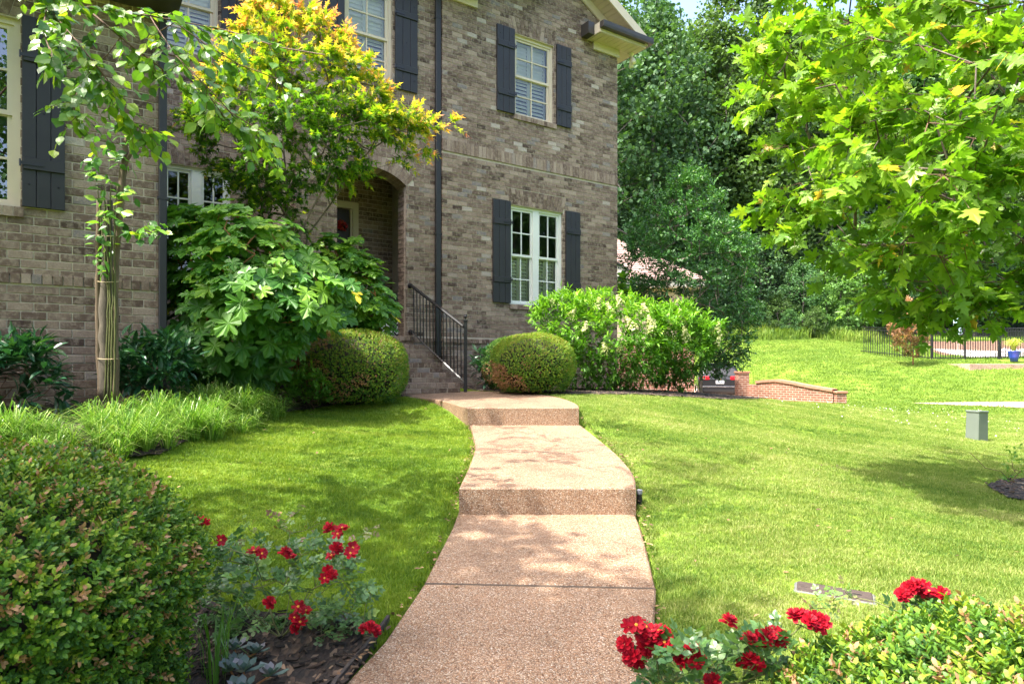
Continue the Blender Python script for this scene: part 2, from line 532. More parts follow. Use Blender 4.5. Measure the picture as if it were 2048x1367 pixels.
walk = tag(empty("walkway", (0, 4.5, 0)), kind="structure")
for poly, hf in SLABS:
    P0 = np.array(poly); P1 = inset(poly, .009)
    n = len(P0)
    V = [(x, y, hf(y) - .30) for x, y in P0] + [(x, y, hf(y) - .009) for x, y in P0] + [(x, y, hf(y)) for x, y in P1]
    Fs = []
    for L in range(2):
        for i in range(n):
            j = (i + 1) % n
            Fs.append((L * n + i, L * n + j, (L + 1) * n + j, (L + 1) * n + i))
    Fs.append(tuple(range(2 * n, 3 * n)))
    mb = MB(); mb.add([(x, y - 4.5, z) for x, y, z in V], Fs)
    mb.build("slab", M_agg, walk)

M_joint = plain("dark_joint", (.09, .065, .045), .95, .2, 20)
for (xa, ya, xb, yb, hf) in ((-.449, J1 + .035, .727, J1 - .026, htop1), (-.331, J2, .903, J2, htop2)):
    mb = MB(); w_ = .012
    mb.add([(xa, ya - 4.5 - w_, hf(ya) - .004), (xb, yb - 4.5 - w_, hf(yb) - .004), (xb, yb - 4.5 + w_, hf(yb) - .004), (xa, ya - 4.5 + w_, hf(ya) - .004), (xa, ya - 4.5 - w_, hf(ya) - .1), (xb, yb - 4.5 - w_, hf(yb) - .1), (xb, yb - 4.5 + w_, hf(yb) - .1), (xa, ya - 4.5 + w_, hf(ya) - .1)], [(0, 1, 2, 3), (4, 5, 1, 0), (5, 6, 2, 1), (6, 7, 3, 2), (7, 4, 0, 3)])
    mb.build("joint", M_joint, walk)

# neighbour's drive crossing on the right and the parking court behind the bank
M_drive = mat_agg("drive_aggregate", [(0, (.36, .22, .16)), (.5, (.48, .33, .25)), (1, (.56, .43, .35))], 60)
draped("driveway", [(12.3, 20.6), (14.5, 20.6), (18, 20.4), (26, 20.2), (40, 20), (40, 14), (26, 14.6), (18, 16.2), (14.5, 18.2), (13, 19.6)], M_drive, .03, .6, rough=0)
draped("driveway", [(3.4, 17.5), (6.8, 18.2), (8.0, 23.0), (10.3, 25.5), (10.5, 33), (4, 33), (2.5, 22)], M_drive, .03, .6, rough=0)
# ------------------------------------------------------------------ the brick house
DX, DY = .8296, .5584            # direction along the front; local y runs into the house
ANG = math.atan2(DY, DX)
D_R, D_M, D_M2, D_L = 10.43, 10.54, 11.20, 7.75
S0, D0, Z0 = 5.54, 10.43, .90


def sh(px, py, D):
    """along-wall position and height of a photo pixel on the wall plane at distance D"""
    u = (px - HX) / F
    z = D / (DX - u * DY)
    return u * z * DX + z * DY, CZ + (HY - py) / F * z


def HLOC(s, D, z): return (s - S0, D - D0, z - Z0)
def HW(s, D, z): return np.array([s * DX - D * DY, s * DY + D * DX, z])

house = tag(empty("brick_house", HW(S0, D0, Z0), ANG), "two storey brown brick house with charcoal board shutters and arched porch", "house")


def mat_brick():
    m, nt, b = nmat("brown_brick")
    at = nt.nodes.new("ShaderNodeAttribute"); at.attribute_name = "rnd"
    p = wpos(nt)
    r = ramp(nt, [(0, (.066, .044, .034)), (.18, (.115, .078, .058)), (.45, (.185, .131, .099)), (.7, (.265, .198, .151)), (.86, (.35, .275, .213)), (.93, (.19, .168, .16)), (1, (.40, .355, .305))], at.outputs["Fac"])
    n = noise(nt, 19, 5, .68, p)
    n2 = noise(nt, 70, 3, .6, p)
    rs = ramp(nt, [(.47, (0, 0, 0)), (.60, (1, 1, 1))], n.outputs["Fac"])
    c = mix(nt, r.outputs[0], (.37, .30, .23), rs.outputs[0])
    mm = nt.nodes.new("ShaderNodeMath"); mm.operation = 'MULTIPLY'; mm.inputs[1].default_value = .55
    nt.links.new(rs.outputs[0], mm.inputs[0])
    c = mix(nt, r.outputs[0], (.37, .30, .23), mm.outputs[0])
    rd = ramp(nt, [(.3, (.62, .6, .6)), (.7, (1.2, 1.2, 1.2))], n2.outputs["Fac"])
    c = mix(nt, c, rd.outputs[0], .7, 'MULTIPLY')
    nt.links.new(c, b.inputs["Base Color"])
    b.inputs["Roughness"].default_value = .85
    b.inputs["Specular IOR Level"].default_value = .2
    bump(nt, n2.outputs["Fac"], b, .5, .004)
    return m
M_brick = mat_brick()
M_mortar = plain("mortar", (.50, .43, .35), .95, .12, 12, spec=.1)
M_dark = plain("charcoal_paint", (.024, .0245, .027), .5, .1, 6, spec=.35)
M_black = plain("black_metal", (.012, .012, .014), .4, .1, 20, spec=.5)
M_gutter = plain("bronze_gutter", (.045, .04, .036), .35, .1, 6)
M_cream = plain("cream_trim", (.55, .48, .36), .55, .05, 3)
M_soffit = plain("tan_soffit", (.50, .42, .29), .6, .06, 3)
M_white = plain("white_trim", (.66, .68, .62), .45, .04, 3)
M_slat = plain("white_louvre", (.90, .86, .78), .4, .03, 3)
M_shingle = plain("roof_shingle", (.14, .09, .075), .9, .3, 20)
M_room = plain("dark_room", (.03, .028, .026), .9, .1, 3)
M_stonegrey = plain("porch_floor", (.2, .17, .15), .8, .2, 10)


def mat_glass(ior):
    m, nt, b = nmat("window_glass")
    nt.nodes.remove(b)
    g = nt.nodes.new("ShaderNodeBsdfGlossy"); g.inputs["Roughness"].default_value = .01
    g.inputs["Color"].default_value = (.95, .97, 1, 1)
    t = nt.nodes.new("ShaderNodeBsdfTransparent"); t.inputs["Color"].default_value = (.95, .98, .96, 1)
    fr = nt.nodes.new("ShaderNodeFresnel"); fr.inputs[0].default_value = ior
    ms = nt.nodes.new("ShaderNodeMixShader")
    nt.links.new(fr.outputs[0], ms.inputs[0]); nt.links.new(t.outputs[0], ms.inputs[1]); nt.links.new(g.outputs[0], ms.inputs[2])
    nt.links.new(ms.outputs[0], nt.nodes["Material Output"].inputs["Surface"])
    return m
M_glass = mat_glass(1.75); M_glass2 = mat_glass(2.6)

BH, BJ = .0813, .0103            # course, joint
BL = .2033
BD = .10


def boxes_mesh(name, B, rnd, mat):
    """B (N,6): x0 x1 y0 y1 z0 z1"""
    B = np.asarray(B, float); N = len(B)
    x0, x1, y0, y1, z0, z1 = B.T
    V = np.stack([np.stack(c, -1) for c in ((x0, y0, z0), (x1, y0, z0), (x1, y1, z0), (x0, y1, z0), (x0, y0, z1), (x1, y0, z1), (x1, y1, z1), (x0, y1, z1))], 1)
    fq = np.array([(0, 3, 2, 1), (4, 5, 6, 7), (0, 1, 5, 4), (1, 2, 6, 5), (3, 0, 4, 7), (2, 3, 7, 6)])
    L = (np.arange(N)[:, None, None] * 8 + fq[None]).reshape(-1)
    return np_mesh(name, V.reshape(-1, 3), L, np.full(N * 6, 4), mat=mat, attrs={"rnd": np.repeat(rnd, 8)})


def quads_mesh(name, Q, rnd, D, depth, mat):
    """Q list of 4 (s,z) corners; extruded bricks standing in the wall plane"""
    mb = MB()
    for q, r in zip(Q, rnd):
        pts = [HLOC(s, D, z) for s, z in q]; bk = [HLOC(s, D + depth, z) for s, z in q]
        mb.add(pts + bk, [(0, 1, 2, 3), (7, 6, 5, 4), (0, 4, 5, 1), (1, 5, 6, 2), (2, 6, 7, 3), (3, 7, 4, 0)], r)
    return mb


def sub_iv(iv, a, b):
    out = []
    for x, y in iv:
        if b <= x or a >= y: out.append((x, y)); continue
        if a > x: out.append((x, a))
        if b < y: out.append((b, y))
    return out


def courses(s0, s1, z0, z1, holes, roof=None, seed=0):
    """running bond; holes: list of functions z -> (a, b) or None"""
    r = np.random.default_rng(seed)
    out = []
    k = 0
    z = z0
    while z < z1 - .02:
        zt = z + BH - BJ
        zm = (z + zt) / 2
        a, b = s0, s1
        if roof:
            lim = roof(zm)
            if lim is None: break
            a, b = max(a, lim[0]), min(b, lim[1])
        iv = [(a, b)]
        for hfn in holes:
            hh = hfn(zm)
            if hh: iv = sub_iv(iv, hh[0], hh[1])
        off = (k % 2) * BL / 2
        n0 = int(math.floor((a - s0 - off) / BL)) - 1
        n1 = int(math.ceil((b - s0 - off) / BL)) + 1
        for i in range(n0, n1):
            x0 = s0 + off + i * BL; x1 = x0 + BL - BJ
            for p, q in iv:
                c, d = max(x0, p), min(x1, q)
                if d - c > .025: out.append((c, d, z, zt))
        z += BH; k += 1
    rn = np.clip(r.beta(2.2, 2.6, len(out)) + r.normal(0, .08, len(out)), 0, 1)
    sp = r.random(len(out))
    rn[sp > .988] = 1.0; rn[(sp > .95) & (sp < .988)] = .93
    return out, rn


def rect(s0, s1, z0, z1): return lambda z: (s0, s1) if z0 < z < z1 else None


def mortar_wall(name, s0, s1, z0, z1, D, rects, parent, t=.11):
    xs = sorted(set([s0, s1] + [v for r in rects for v in r[:2] if s0 < v < s1]))
    zs = sorted(set([z0, z1] + [v for r in rects for v in r[2:] if z0 < v < z1]))
    B = []
    for i in range(len(xs) - 1):
        for j in range(len(zs) - 1):
            cx, cz = (xs[i] + xs[i + 1]) / 2, (zs[j] + zs[j + 1]) / 2
            if any(r[0] < cx < r[1] and r[2] < cz < r[3] for r in rects): continue
            a = HLOC(xs[i], D + .007, zs[j]); b = HLOC(xs[i + 1], D + .007 + t, zs[j + 1])
            B.append((a[0], b[0], a[1], b[1], a[2], b[2]))
    return link(name, boxes_mesh(name, B, np.full(len(B), .5), M_mortar), parent)


def brick_boxes(bl, D, seed):
    r = np.random.default_rng(seed)
    B = []
    for (a, b, z, zt) in bl:
        j = r.uniform(-.002, .002)
        p = HLOC(a, D + j, z); q = HLOC(b, D + BD, zt)
        B.append((p[0], q[0], p[1], q[1], p[2], q[2]))
    return B

# ---- window, shutter, lintel builders -------------------------------------------------
def jack_arch(s0, s1, z, D, hgt=.30, flare=.10, seed=0):
    r = np.random.default_rng(seed)
    n = int(round((s1 - s0) / .083)); Q = []; rn = []
    cx = (s0 + s1) / 2
    for i in range(n):
        a = s0 + (s1 - s0) * i / n; b = s0 + (s1 - s0) * (i + 1) / n
        k = 1 + 2 * flare / (s1 - s0)
        at, bt = cx + (a - cx) * k, cx + (b - cx) * k
        cuts = [0, .66, 1] if i % 2 else [0, .34, 1]
        for c0, c1 in zip(cuts[:-1], cuts[1:]):
            def P(x, xt, t): return (x + (xt - x) * t, z + hgt * t)
            g = .004
            t0 = c0 + .015; t1 = c1 - .015
            Q.append([(P(a, at, t0)[0] + g, P(a, at, t0)[1]), (P(b, bt, t0)[0] - g, P(b, bt, t0)[1]), (P(b, bt, t1)[0] - g, P(b, bt, t1)[1]), (P(a, at, t1)[0] + g, P(a, at, t1)[1])])
            rn.append(float(np.clip(r.beta(2, 2.5), 0, 1)))
    hole = lambda zz: (cx - (s1 - s0) / 2 - flare * (zz - z) / hgt, cx + (s1 - s0) / 2 + flare * (zz - z) / hgt) if z <= zz < z + hgt else None
    return Q, rn, hole


def lb(mb, s0, s1, D0_, D1_, z0, z1, O, r=.5, m=0):
    """box in house coordinates relative to local origin O"""
    a = HLOC(s0, D0_, z0); b = HLOC(s1, D1_, z1)
    mb.box(a[0] - O[0], b[0] - O[0], a[1] - O[1], b[1] - O[1], a[2] - O[2], b[2] - O[2], r, m)


def window(s0, s1, z0, z1, D, lights=1, mat=None, louvre='full', parent=house, cols=2, rows=2, label=None, glass=None):
    mat = mat or M_cream
    O = HLOC(s0, D, z0)
    f = .05; Dw = D + .055
    fr = MB()
    lb(fr, s0, s1, Dw, Dw + .09, z1 - f, z1, O); lb(fr, s0, s1, Dw - .01, Dw + .09, z0, z0 + f * .8, O)
    lb(fr, s0, s0 + f, Dw, Dw + .09, z0 + f * .8, z1 - f, O); lb(fr, s1 - f, s1, Dw, Dw + .09, z0 + f * .8, z1 - f, O)
    # thin brick-mould step
    lb(fr, s0 + f, s0 + f + .014, Dw + .02, Dw + .09, z0 + f * .8, z1 - f, O); lb(fr, s1 - f - .014, s1 - f, Dw + .02, Dw + .09, z0 + f * .8, z1 - f, O)
    lw = (s1 - s0 - 2 * f) / lights
    if lights == 2:
        c = (s0 + s1) / 2
        lb(fr, c - .07, c + .07, Dw - .002, Dw + .09, z0 + f * .8, z1 - f, O)
    w = fr.build("window", mat, parent, loc=O)
    if label: w["label"] = label
    zm = (z0 + z1) / 2 - .01
    for li in range(lights):
        a = s0 + f + .014 + li * lw; b = a + lw - .028
        if lights == 2:
            if li == 0: b = (s0 + s1) / 2 - .07
            else: a = (s0 + s1) / 2 + .07
        for (za, zb, dd) in ((zm, z1 - f, .025), (z0 + f * .8, zm + .03, .05)):
            t = .04
            sa = MB()
            lb(sa, a, b, Dw + dd, Dw + dd + .035, zb - t, zb, O); lb(sa, a, b, Dw + dd, Dw + dd + .035, za, za + t * 1.1, O)
            lb(sa, a, a + t, Dw + dd, Dw + dd + .035, za + t * 1.1, zb - t, O); lb(sa, b - t, b, Dw + dd, Dw + dd + .035, za + t * 1.1, zb - t, O)
            sa.build("sash", mat, w)
            mu = MB()
            mw = .011
            for c in range(1, cols):
                x = a + t + (b - a - 2 * t) * c / cols
                lb(mu, x - mw, x + mw, Dw + dd + .004, Dw + dd + .03, za + t * 1.1, zb - t, O)
            for rr in range(1, rows):
                z = za + t + (zb - za - 2 * t) * rr / rows
                lb(mu, a + t, b - t, Dw + dd + .002, Dw + dd + .032, z - mw, z + mw, O)
            mu.build("muntin", mat, w)
            gw = MB()
            pts = [(a + t, za + t), (b - t, za + t), (b - t, zb - t), (a + t, zb - t)]
            gw.add([tuple(np.array(HLOC(s, Dw + dd + .018, z)) - O) for s, z in pts], [(0, 1, 2, 3)])
            gw.build("pane", glass or M_glass, w)
            # plantation louvres
            if louvre == 'full' or (louvre == 'lower' and dd > .03):
                npan = 2
                for k in range(npan):
                    p0 = a + .01 + (b - a - .02) * k / npan; p1 = p0 + (b - a - .02) / npan
                    st = MB()
                    lb(st, p0, p0 + .035, Dw + .14, Dw + .165, za, zb, O); lb(st, p1 - .035, p1, Dw + .14, Dw + .165, za, zb, O)
                    lb(st, p0 + .035, p1 - .035, Dw + .141, Dw + .164, za, za + .05, O); lb(st, p0 + .035, p1 - .035, Dw + .141, Dw + .164, zb - .05, zb, O)
                    st.build("louvre_frame", M_slat, w)
                    n = max(1, int((zb - za - .1) / .068))
                    sl = MB()
                    hw = (p1 - p0 - .07) / 2; tlt = math.radians(74 if (louvre == 'full' and dd < .03) else 52)
                    dy, dz = .038 * math.cos(tlt), .038 * math.sin(tlt)
                    sl.add([(-hw, -dy, -dz), (hw, -dy, -dz), (hw, dy, dz), (-hw, dy, dz), (-hw, -dy, -dz + .009), (hw, -dy, -dz + .009), (hw, dy, dz + .009), (-hw, dy, dz + .009)],
                           [(0, 3, 2, 1), (4, 5, 6, 7), (0, 1, 5, 4), (1, 2, 6, 5), (2, 3, 7, 6), (3, 0, 4, 7)])
                    sm = sl.mesh("slat", M_slat)
                    for q in range(n):
                        zc = za + .05 + (zb - za - .1) * (q + .5) / n
                        link("slat", sm, w, loc=tuple(np.array(HLOC((p0 + p1) / 2, Dw + .17, zc)) - O))
    # room behind
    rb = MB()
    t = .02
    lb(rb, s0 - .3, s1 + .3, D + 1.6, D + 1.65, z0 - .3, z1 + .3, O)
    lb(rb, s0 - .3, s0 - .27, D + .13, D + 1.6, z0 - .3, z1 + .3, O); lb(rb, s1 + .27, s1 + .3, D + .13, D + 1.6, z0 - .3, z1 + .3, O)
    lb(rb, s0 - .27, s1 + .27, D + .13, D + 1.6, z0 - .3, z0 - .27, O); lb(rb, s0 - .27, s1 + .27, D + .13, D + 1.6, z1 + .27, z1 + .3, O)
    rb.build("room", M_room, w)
    # rowlock brick sill
    return w


def sill(s0, s1, z, D, parent, seed=0, proud=.03, hgt=.09, w=.0813):
    r = np.random.default_rng(seed)
    n = int(round((s1 - s0) / w)); B = []
    for i in range(n):
        a = s0 + (s1 - s0) * i / n + .004; b = s0 + (s1 - s0) * (i + 1) / n - .004
        p = HLOC(a, D - proud, z - hgt); q = HLOC(b, D + .06, z)
        B.append((p[0], q[0], p[1], q[1], p[2], q[2]))
    rn = np.clip(r.beta(2.4, 2.2, n), 0, 1)
    mp = HLOC(s0 + .006, D - proud + .006, z - hgt + .003); mq = HLOC(s1 - .006, D + .06, z - .004)
    lb_ = MB(); lb_.box(mp[0], mq[0], mp[1], mq[1], mp[2], mq[2])
    so = lb_.build("window_sill", M_mortar, parent)
    meshes = boxes_mesh("brick", B, rn, M_brick)
    link("brick", meshes, so, kind="stuff")
    return so


def shutter(s0, s1, z0, z1, D, hinge_right, parent=house):
    """board and batten shutter on the wall face"""
    O = HLOC(s0, D, z0)
    back = MB(); lb(back, s0 + .004, s1 - .004, D - .018, D - .004, z0 + .004, z1 - .004, O)
    o = back.build("shutter", M_dark, parent, loc=O)
    w = (s1 - s0) / 3
    H = z1 - z0
    for i in range(3):
        pl = MB(); p = HLOC(s0 + i * w + .003, D - .042, z0); q = HLOC(s0 + (i + 1) * w - .003, D - .016, z1)
        pl.cbox(p[0] - O[0], q[0] - O[0], p[1] - O[1], q[1] - O[1], p[2] - O[2], q[2] - O[2], .003)
        pl.build("plank", M_dark, o)
    for fz in (.225, .79):
        zc = z0 + H * fz
        bt = MB(); p = HLOC(s0 + .012, D - .062, zc - .055); q = HLOC(s1 - .002, D - .0425, zc + .055)
        bt.cbox(p[0] - O[0], q[0] - O[0], p[1] - O[1], q[1] - O[1], p[2] - O[2], q[2] - O[2], .004)
        bt.build("batten", M_dark, o)
        hg = MB()
        a, b = (s1 - .17, s1 + .012) if hinge_right else (s0 - .012, s0 + .17)
        lb(hg, a, b, D - .068, D - .0625, zc - .018, zc + .012, O)
        e = b if hinge_right else a
        hg.tube([np.array(HLOC(e, D - .066, zc - .035)) - O, np.array(HLOC(e, D - .066, zc + .03)) - O], .009, 6)
        hg.build("hinge", M_black, o)
    bo = MB(); bo.tube([(0, .004, 0), (0, -.006, 0)], [.009, .006], 6); bm_ = bo.mesh("bolt", M_black)
    for i, fz in ((0, .12), (2, .12), (1, .5), (0, .9), (2, .9)):
        link("bolt", bm_, o, loc=tuple(np.array(HLOC(s0 + (i + .5) * w, D - .045, z0 + H * fz)) - O))
    return o

# ---- heights
ZB = CZ - .42
Z_belt = CZ + 3.84
Z_wt = CZ + .445                 # underside of the water table rowlock
Z_floor = CZ + .543

# ---- right bay (gable front) -----------------------------------------------------------
sR0, sR1 = 5.54, sh(1235, 372, D_R)[0]
ridge_s = (sR0 + sR1) / 2
def gab(z, pitch=.586, z_e=CZ + 6.86):
    if z < z_e: return (sR0, sR1)
    dz = (z - z_e) / pitch
    if dz > (sR1 - sR0) / 2 - .05: return None
    return (sR0 + dz, sR1 - dz)
# openings
a0, z_uh = sh(1028.5, 66, D_R); a1, _ = sh(1108, 88, D_R)
uw = (a0, a1, CZ + 4.80, CZ + 6.34)
b0, _ = sh(1020.5, 405, D_R); b1, _ = sh(1126, 425, D_R)
lw = (b0, b1, CZ + 1.20, CZ + 3.08)
Q1, r1, h1 = jack_arch(uw[0], uw[1], uw[3] + .008, D_R - .002, .30, .09, 3)
Q2, r2, h2 = jack_arch(lw[0], lw[1], lw[3] + .008, D_R - .002, .30, .09, 4)
holesR = [rect(*uw), rect(*lw), h1, h2, rect(sR0, sR1, Z_belt, Z_belt + .215), rect(sR0, sR1, Z_wt, Z_wt + .082)]
blR, rnR = courses(sR0, sR1, ZB, CZ + 8.3, holesR, gab, 11)
wallR = mortar_wall("wall", sR0 + .003, sR1 - .003, ZB - .3, CZ + 6.86, D_R, [uw, lw], house)
gm = MB()
gp = [(sR0, CZ + 6.86), (sR1, CZ + 6.86), (ridge_s, CZ + 6.86 + .586 * (sR1 - sR0) / 2)]
gm.add([HLOC(s, D_R + .007, z) for s, z in gp], [(0, 1, 2)])
gm.build("gable", M_mortar, wallR)
BR = brick_boxes(blR, D_R, 1)
rnR = list(rnR)
rr = np.random.default_rng(5)
# belt soldier course and water table rowlock
n = int((sR1 - sR0) / .0813)
for i in range(n):
    a = sR0 + (sR1 - sR0) * i / n; b = sR0 + (sR1 - sR0) * (i + 1) / n - .006
    p = HLOC(a, D_R - .016, Z_belt); q = HLOC(b, D_R + BD, Z_belt + .207)
    BR.append((p[0], q[0], p[1], q[1], p[2], q[2])); rnR.append(float(rr.beta(3, 2.4)))
    p = HLOC(a, D_R - .02, Z_wt); q = HLOC(b, D_R + BD, Z_wt + .075)
    BR.append((p[0], q[0], p[1], q[1], p[2], q[2])); rnR.append(float(rr.beta(2.2, 2.6)))
link("brick", boxes_mesh("brick", BR, np.array(rnR), M_brick), wallR, kind="stuff")
quads_mesh("arch_brick", Q1 + Q2, r1 + r2, D_R - .002, BD, M_brick).build("lintel_brick", M_brick, wallR, kind="stuff")
# side wall of the bay (round the right corner) and the return on the left
sw = MB(); p = HLOC(sR1 - .09, D_R + .118, ZB - .3); q = HLOC(sR1 - .004, D_R + 6, CZ + 6.86); sw.box(p[0], q[0], p[1], q[1], p[2], q[2])
sw.build("side_wall", M_mortar, house)

window(*uw, D_R, 1, M_cream, 'full')
window(*lw, D_R, 2, M_white, 'lower')
sill(uw[0] - .02, uw[1] + .05, uw[2], D_R, house, 1); sill(lw[0] - .02, lw[1] + .05, lw[2], D_R, house, 2)
c0, zt = sh(992.3, 50.5, D_R); c1 = sh(1028, 62, D_R)[0]
d0 = sh(1108.6, 88, D_R)[0]; d1 = sh(1140.5, 96.5, D_R)[0]
shutter(c0, uw[0] - .006, CZ + 4.79, CZ + 6.39, D_R, True); shutter(uw[1] + .045, d1, CZ + 4.79, CZ + 6.39, D_R, False)
e0 = sh(984.2, 396, D_R)[0]; e1 = sh(1158.5, 427, D_R)[0]
shutter(e0, lw[0] - .006, CZ + 1.215, CZ + 3.13, D_R, True); shutter(lw[1] + .05, e1, CZ + 1.215, CZ + 3.13, D_R, False)

# ---- middle section with the porch arch --------------------------------------------------
sM0, sM1 = sh(592, 400, D_M)[0], sR0
pa, _ = sh(674, 450, D_M); pb, _ = sh(813, 450, D_M)
spring = CZ + 3.13
rise = .235
wA = pb - pa; Rr = (wA * wA / 4 + rise * rise) / (2 * rise); zc = spring + rise - Rr; cA = (pa + pb) / 2
def arch_hole(z):
    if z < Z_floor: return None
    if z < spring: return (pa, pb)
    R2 = Rr + .215
    if z > zc + R2: return None
    hw = math.sqrt(max(0, R2 * R2 - (z - zc) ** 2))
    hw = min(hw, wA / 2 + .13)
    return (cA - hw, cA + hw)
m0, _ = sh(690, 180, D_M); m1, _ = sh(785, 180, D_M)
mw = (m0 - .01, m1, CZ + 4.80, CZ + 6.36)
Q3, r3, h3 = jack_arch(mw[0], mw[1], mw[3] + .008, D_M - .002, .30, .09, 8)
blM, rnM = courses(sM0, sM1, ZB, CZ + 7.2, [arch_hole, rect(*mw), h3, rect(sM0, sM1, Z_wt, Z_wt + .082)], None, 12)
zTop = zc + Rr + .21
wallM = mortar_wall("wall", sM0 + .003, sM1 - .002, ZB - .3, CZ + 7.2, D_M, [mw, (pa, pb, Z_floor, zTop)], house)
# spandrel mortar above the arch
nA = 16
angs = np.linspace(math.pi / 2 + math.asin(wA / 2 / Rr), math.pi / 2 - math.asin(wA / 2 / Rr), nA + 1)
arc = [(cA + Rr * math.cos(t), zc + Rr * math.sin(t)) for t in angs]
sp_ = MB()
for i in range(nA):
    q = [arc[i], arc[i + 1], (arc[i + 1][0], zTop), (arc[i][0], zTop)]
    pts = [HLOC(s, D_M + .007, z) for s, z in q]; bk = [HLOC(s, D_M + .35, z) for s, z in q]
    sp_.add(pts + bk, [(0, 1, 2, 3), (7, 6, 5, 4), (0, 4, 5, 1)])
sp_.build("arch_backing", M_mortar, wallM)
Qv = []; rv = []
nv = 20
for i in range(nv):
    t0 = angs[0] + (angs[-1] - angs[0]) * i / nv - .002; t1 = angs[0] + (angs[-1] - angs[0]) * (i + 1) / nv + .002
    def PP(t, R): return (cA + R * math.cos(t), zc + R * math.sin(t))
    Qv.append([PP(t0, Rr - .004), PP(t1, Rr - .004), PP(t1, Rr + .203), PP(t0, Rr + .203)]); rv.append(float(rr.beta(2.5, 2.2)))
quads_mesh("x", Qv, rv, D_M - .004, .352, M_brick).build("arch_brick", M_brick, wallM, kind="stuff")
BM = brick_boxes(blM, D_M, 2); rnM = list(rnM)
n = int((sM1 - sM0) / .0813)
for i in range(n):
    a = sM0 + (sM1 - sM0) * i / n; b = sM0 + (sM1 - sM0) * (i + 1) / n - .006
    p = HLOC(a, D_M - .02, Z_wt); q = HLOC(b, D_M + BD, Z_wt + .075)
    BM.append((p[0], q[0], p[1], q[1], p[2], q[2])); rnM.append(float(rr.beta(2.2, 2.6)))
# porch jambs: bricks turning the corner
k = 0
z = Z_floor
while z < spring - .03:
    for side in (0, 1):
        x0, x1 = (pb - .002, pb + .1) if side else (pa - .1, pa + .002)
        ds = [(D_M + .105, D_M + .345)] if k % 2 else [(D_M + .105, D_M + .22), (D_M + .23, D_M + .345)]
        for (q0, q1) in ds:
            p = HLOC(x0, q0, z); q = HLOC(x1, q1, z + BH - BJ)
            BM.append((p[0], q[0], p[1], q[1], p[2], q[2])); rnM.append(float(rr.beta(2.2, 2.6)))
    z += BH; k += 1
link("brick", boxes_mesh("brick", BM, np.array(rnM), M_brick), wallM, kind="stuff")
quads_mesh("x", Q3, r3, D_M - .002, BD, M_brick).build("lintel_brick", M_brick, wallM, kind="stuff")
window(*mw, D_M, 1, M_cream, 'full')
sill(mw[0] - .02, mw[1] + .06, mw[2], D_M, house, 3)
shutter(sh(643, 60, D_M)[0], mw[0] - .006, CZ + 4.76, CZ + 6.40, D_M, True)
shutter(mw[1] + .035, sh(833.5, 192, D_M)[0], CZ + 4.76, CZ + 6.40, D_M, False)

# porch box behind the arch
D_P = D_M + 1.55
pw0, pw1 = pa - .75, pb + .42
pr = MB()
def pbx(s0, s1, d0, d1, z0, z1, m=0):
    p = HLOC(s0, d0, z0); q = HLOC(s1, d1, z1); pr.box(p[0], q[0], p[1], q[1], p[2], q[2], .5, m)
pbx(pw0, pw1, D_M + .02, D_P, Z_floor - .1, Z_floor)
pbx(pw0, pw1, D_M + .36, D_P, spring + .55, spring + .6, 1)
pbx(pw0 - .1, pw0, D_M + .36, D_P, Z_floor, spring + .6, 2)
pbx(pw1, pw1 + .1, D_M + .36, D_P, Z_floor, spring + .6, 2)
pbx(pa - .1, pa - .012, D_M + .118, D_M + .36, Z_floor - .3, spring + .3, 2)
pbx(pb + .012, pb + .1, D_M + .118, D_M + .36, Z_floor - .3, spring + .3, 2)
pbx(pw0 - .1, pa - .1, D_M + .30, D_M + .36, Z_floor, spring + .6, 2)
pbx(pb + .1, pw1 + .1, D_M + .30, D_M + .36, Z_floor, spring + .6, 2)
pr.build("porch", None, house, mats=[M_stonegrey, M_cream, M_mortar])
dr1 = sh(716, 450, D_P)[0]; dr0 = dr1 - 1.15
zdt = sh(700, 405, D_P)[1]
blP, rnP = courses(dr1, pw1, Z_floor, spring + .55, [], None, 15)
blP2, rnP2 = courses(pw0, dr1, zdt + .02, spring + .55, [], None, 16)
bw = mortar_wall("porch_wall", pw0, pw1, Z_floor, spring + .55, D_P, [(dr0, dr1, Z_floor, zdt)], house)
link("brick", boxes_mesh("brick", brick_boxes(blP + blP2, D_P, 4), np.r_[rnP, rnP2], M_brick), bw, kind="stuff")
M_door = plain("dark_door", (.022, .012, .009), .35, .2, 6)
dfm = MB()
lb(dfm, dr1 - .11, dr1, D_P - .03, D_P + .08, Z_floor, zdt, (0, 0, 0)); lb(dfm, dr0, dr0 + .11, D_P - .03, D_P + .08, Z_floor, zdt, (0, 0, 0)); lb(dfm, dr0 + .11, dr1 - .11, D_P - .03, D_P + .08, zdt - .12, zdt, (0, 0, 0))
lb(dfm, dr1 - .15, dr1 - .112, D_P + .0, D_P + .08, Z_floor, zdt - .122, (0, 0, 0))
dfo = dfm.build("door_frame", M_cream, house)
dm = MB(); lb(dm, dr0 + .12, dr1 - .152, D_P + .05, D_P + .09, Z_floor, zdt - .125, (0, 0, 0))
lb(dm, dr0 + .25, dr1 - .30, D_P + .04, D_P + .049, Z_floor + .2, Z_floor + .9, (0, 0, 0)); lb(dm, dr0 + .25, dr1 - .30, D_P + .04, D_P + .049, Z_floor + 1.05, zdt - .35, (0, 0, 0))
dm.build("door", M_door, house)
hn = MB(); c = np.array(HLOC(dr1 - .22, D_P + .03, Z_floor + 1.0)); hn.tube([c + (0, .02, 0), c + (0, -.03, 0), c + (-.09, -.03, 0)], .012, 6); hn.build("door_handle", M_gutter, house)

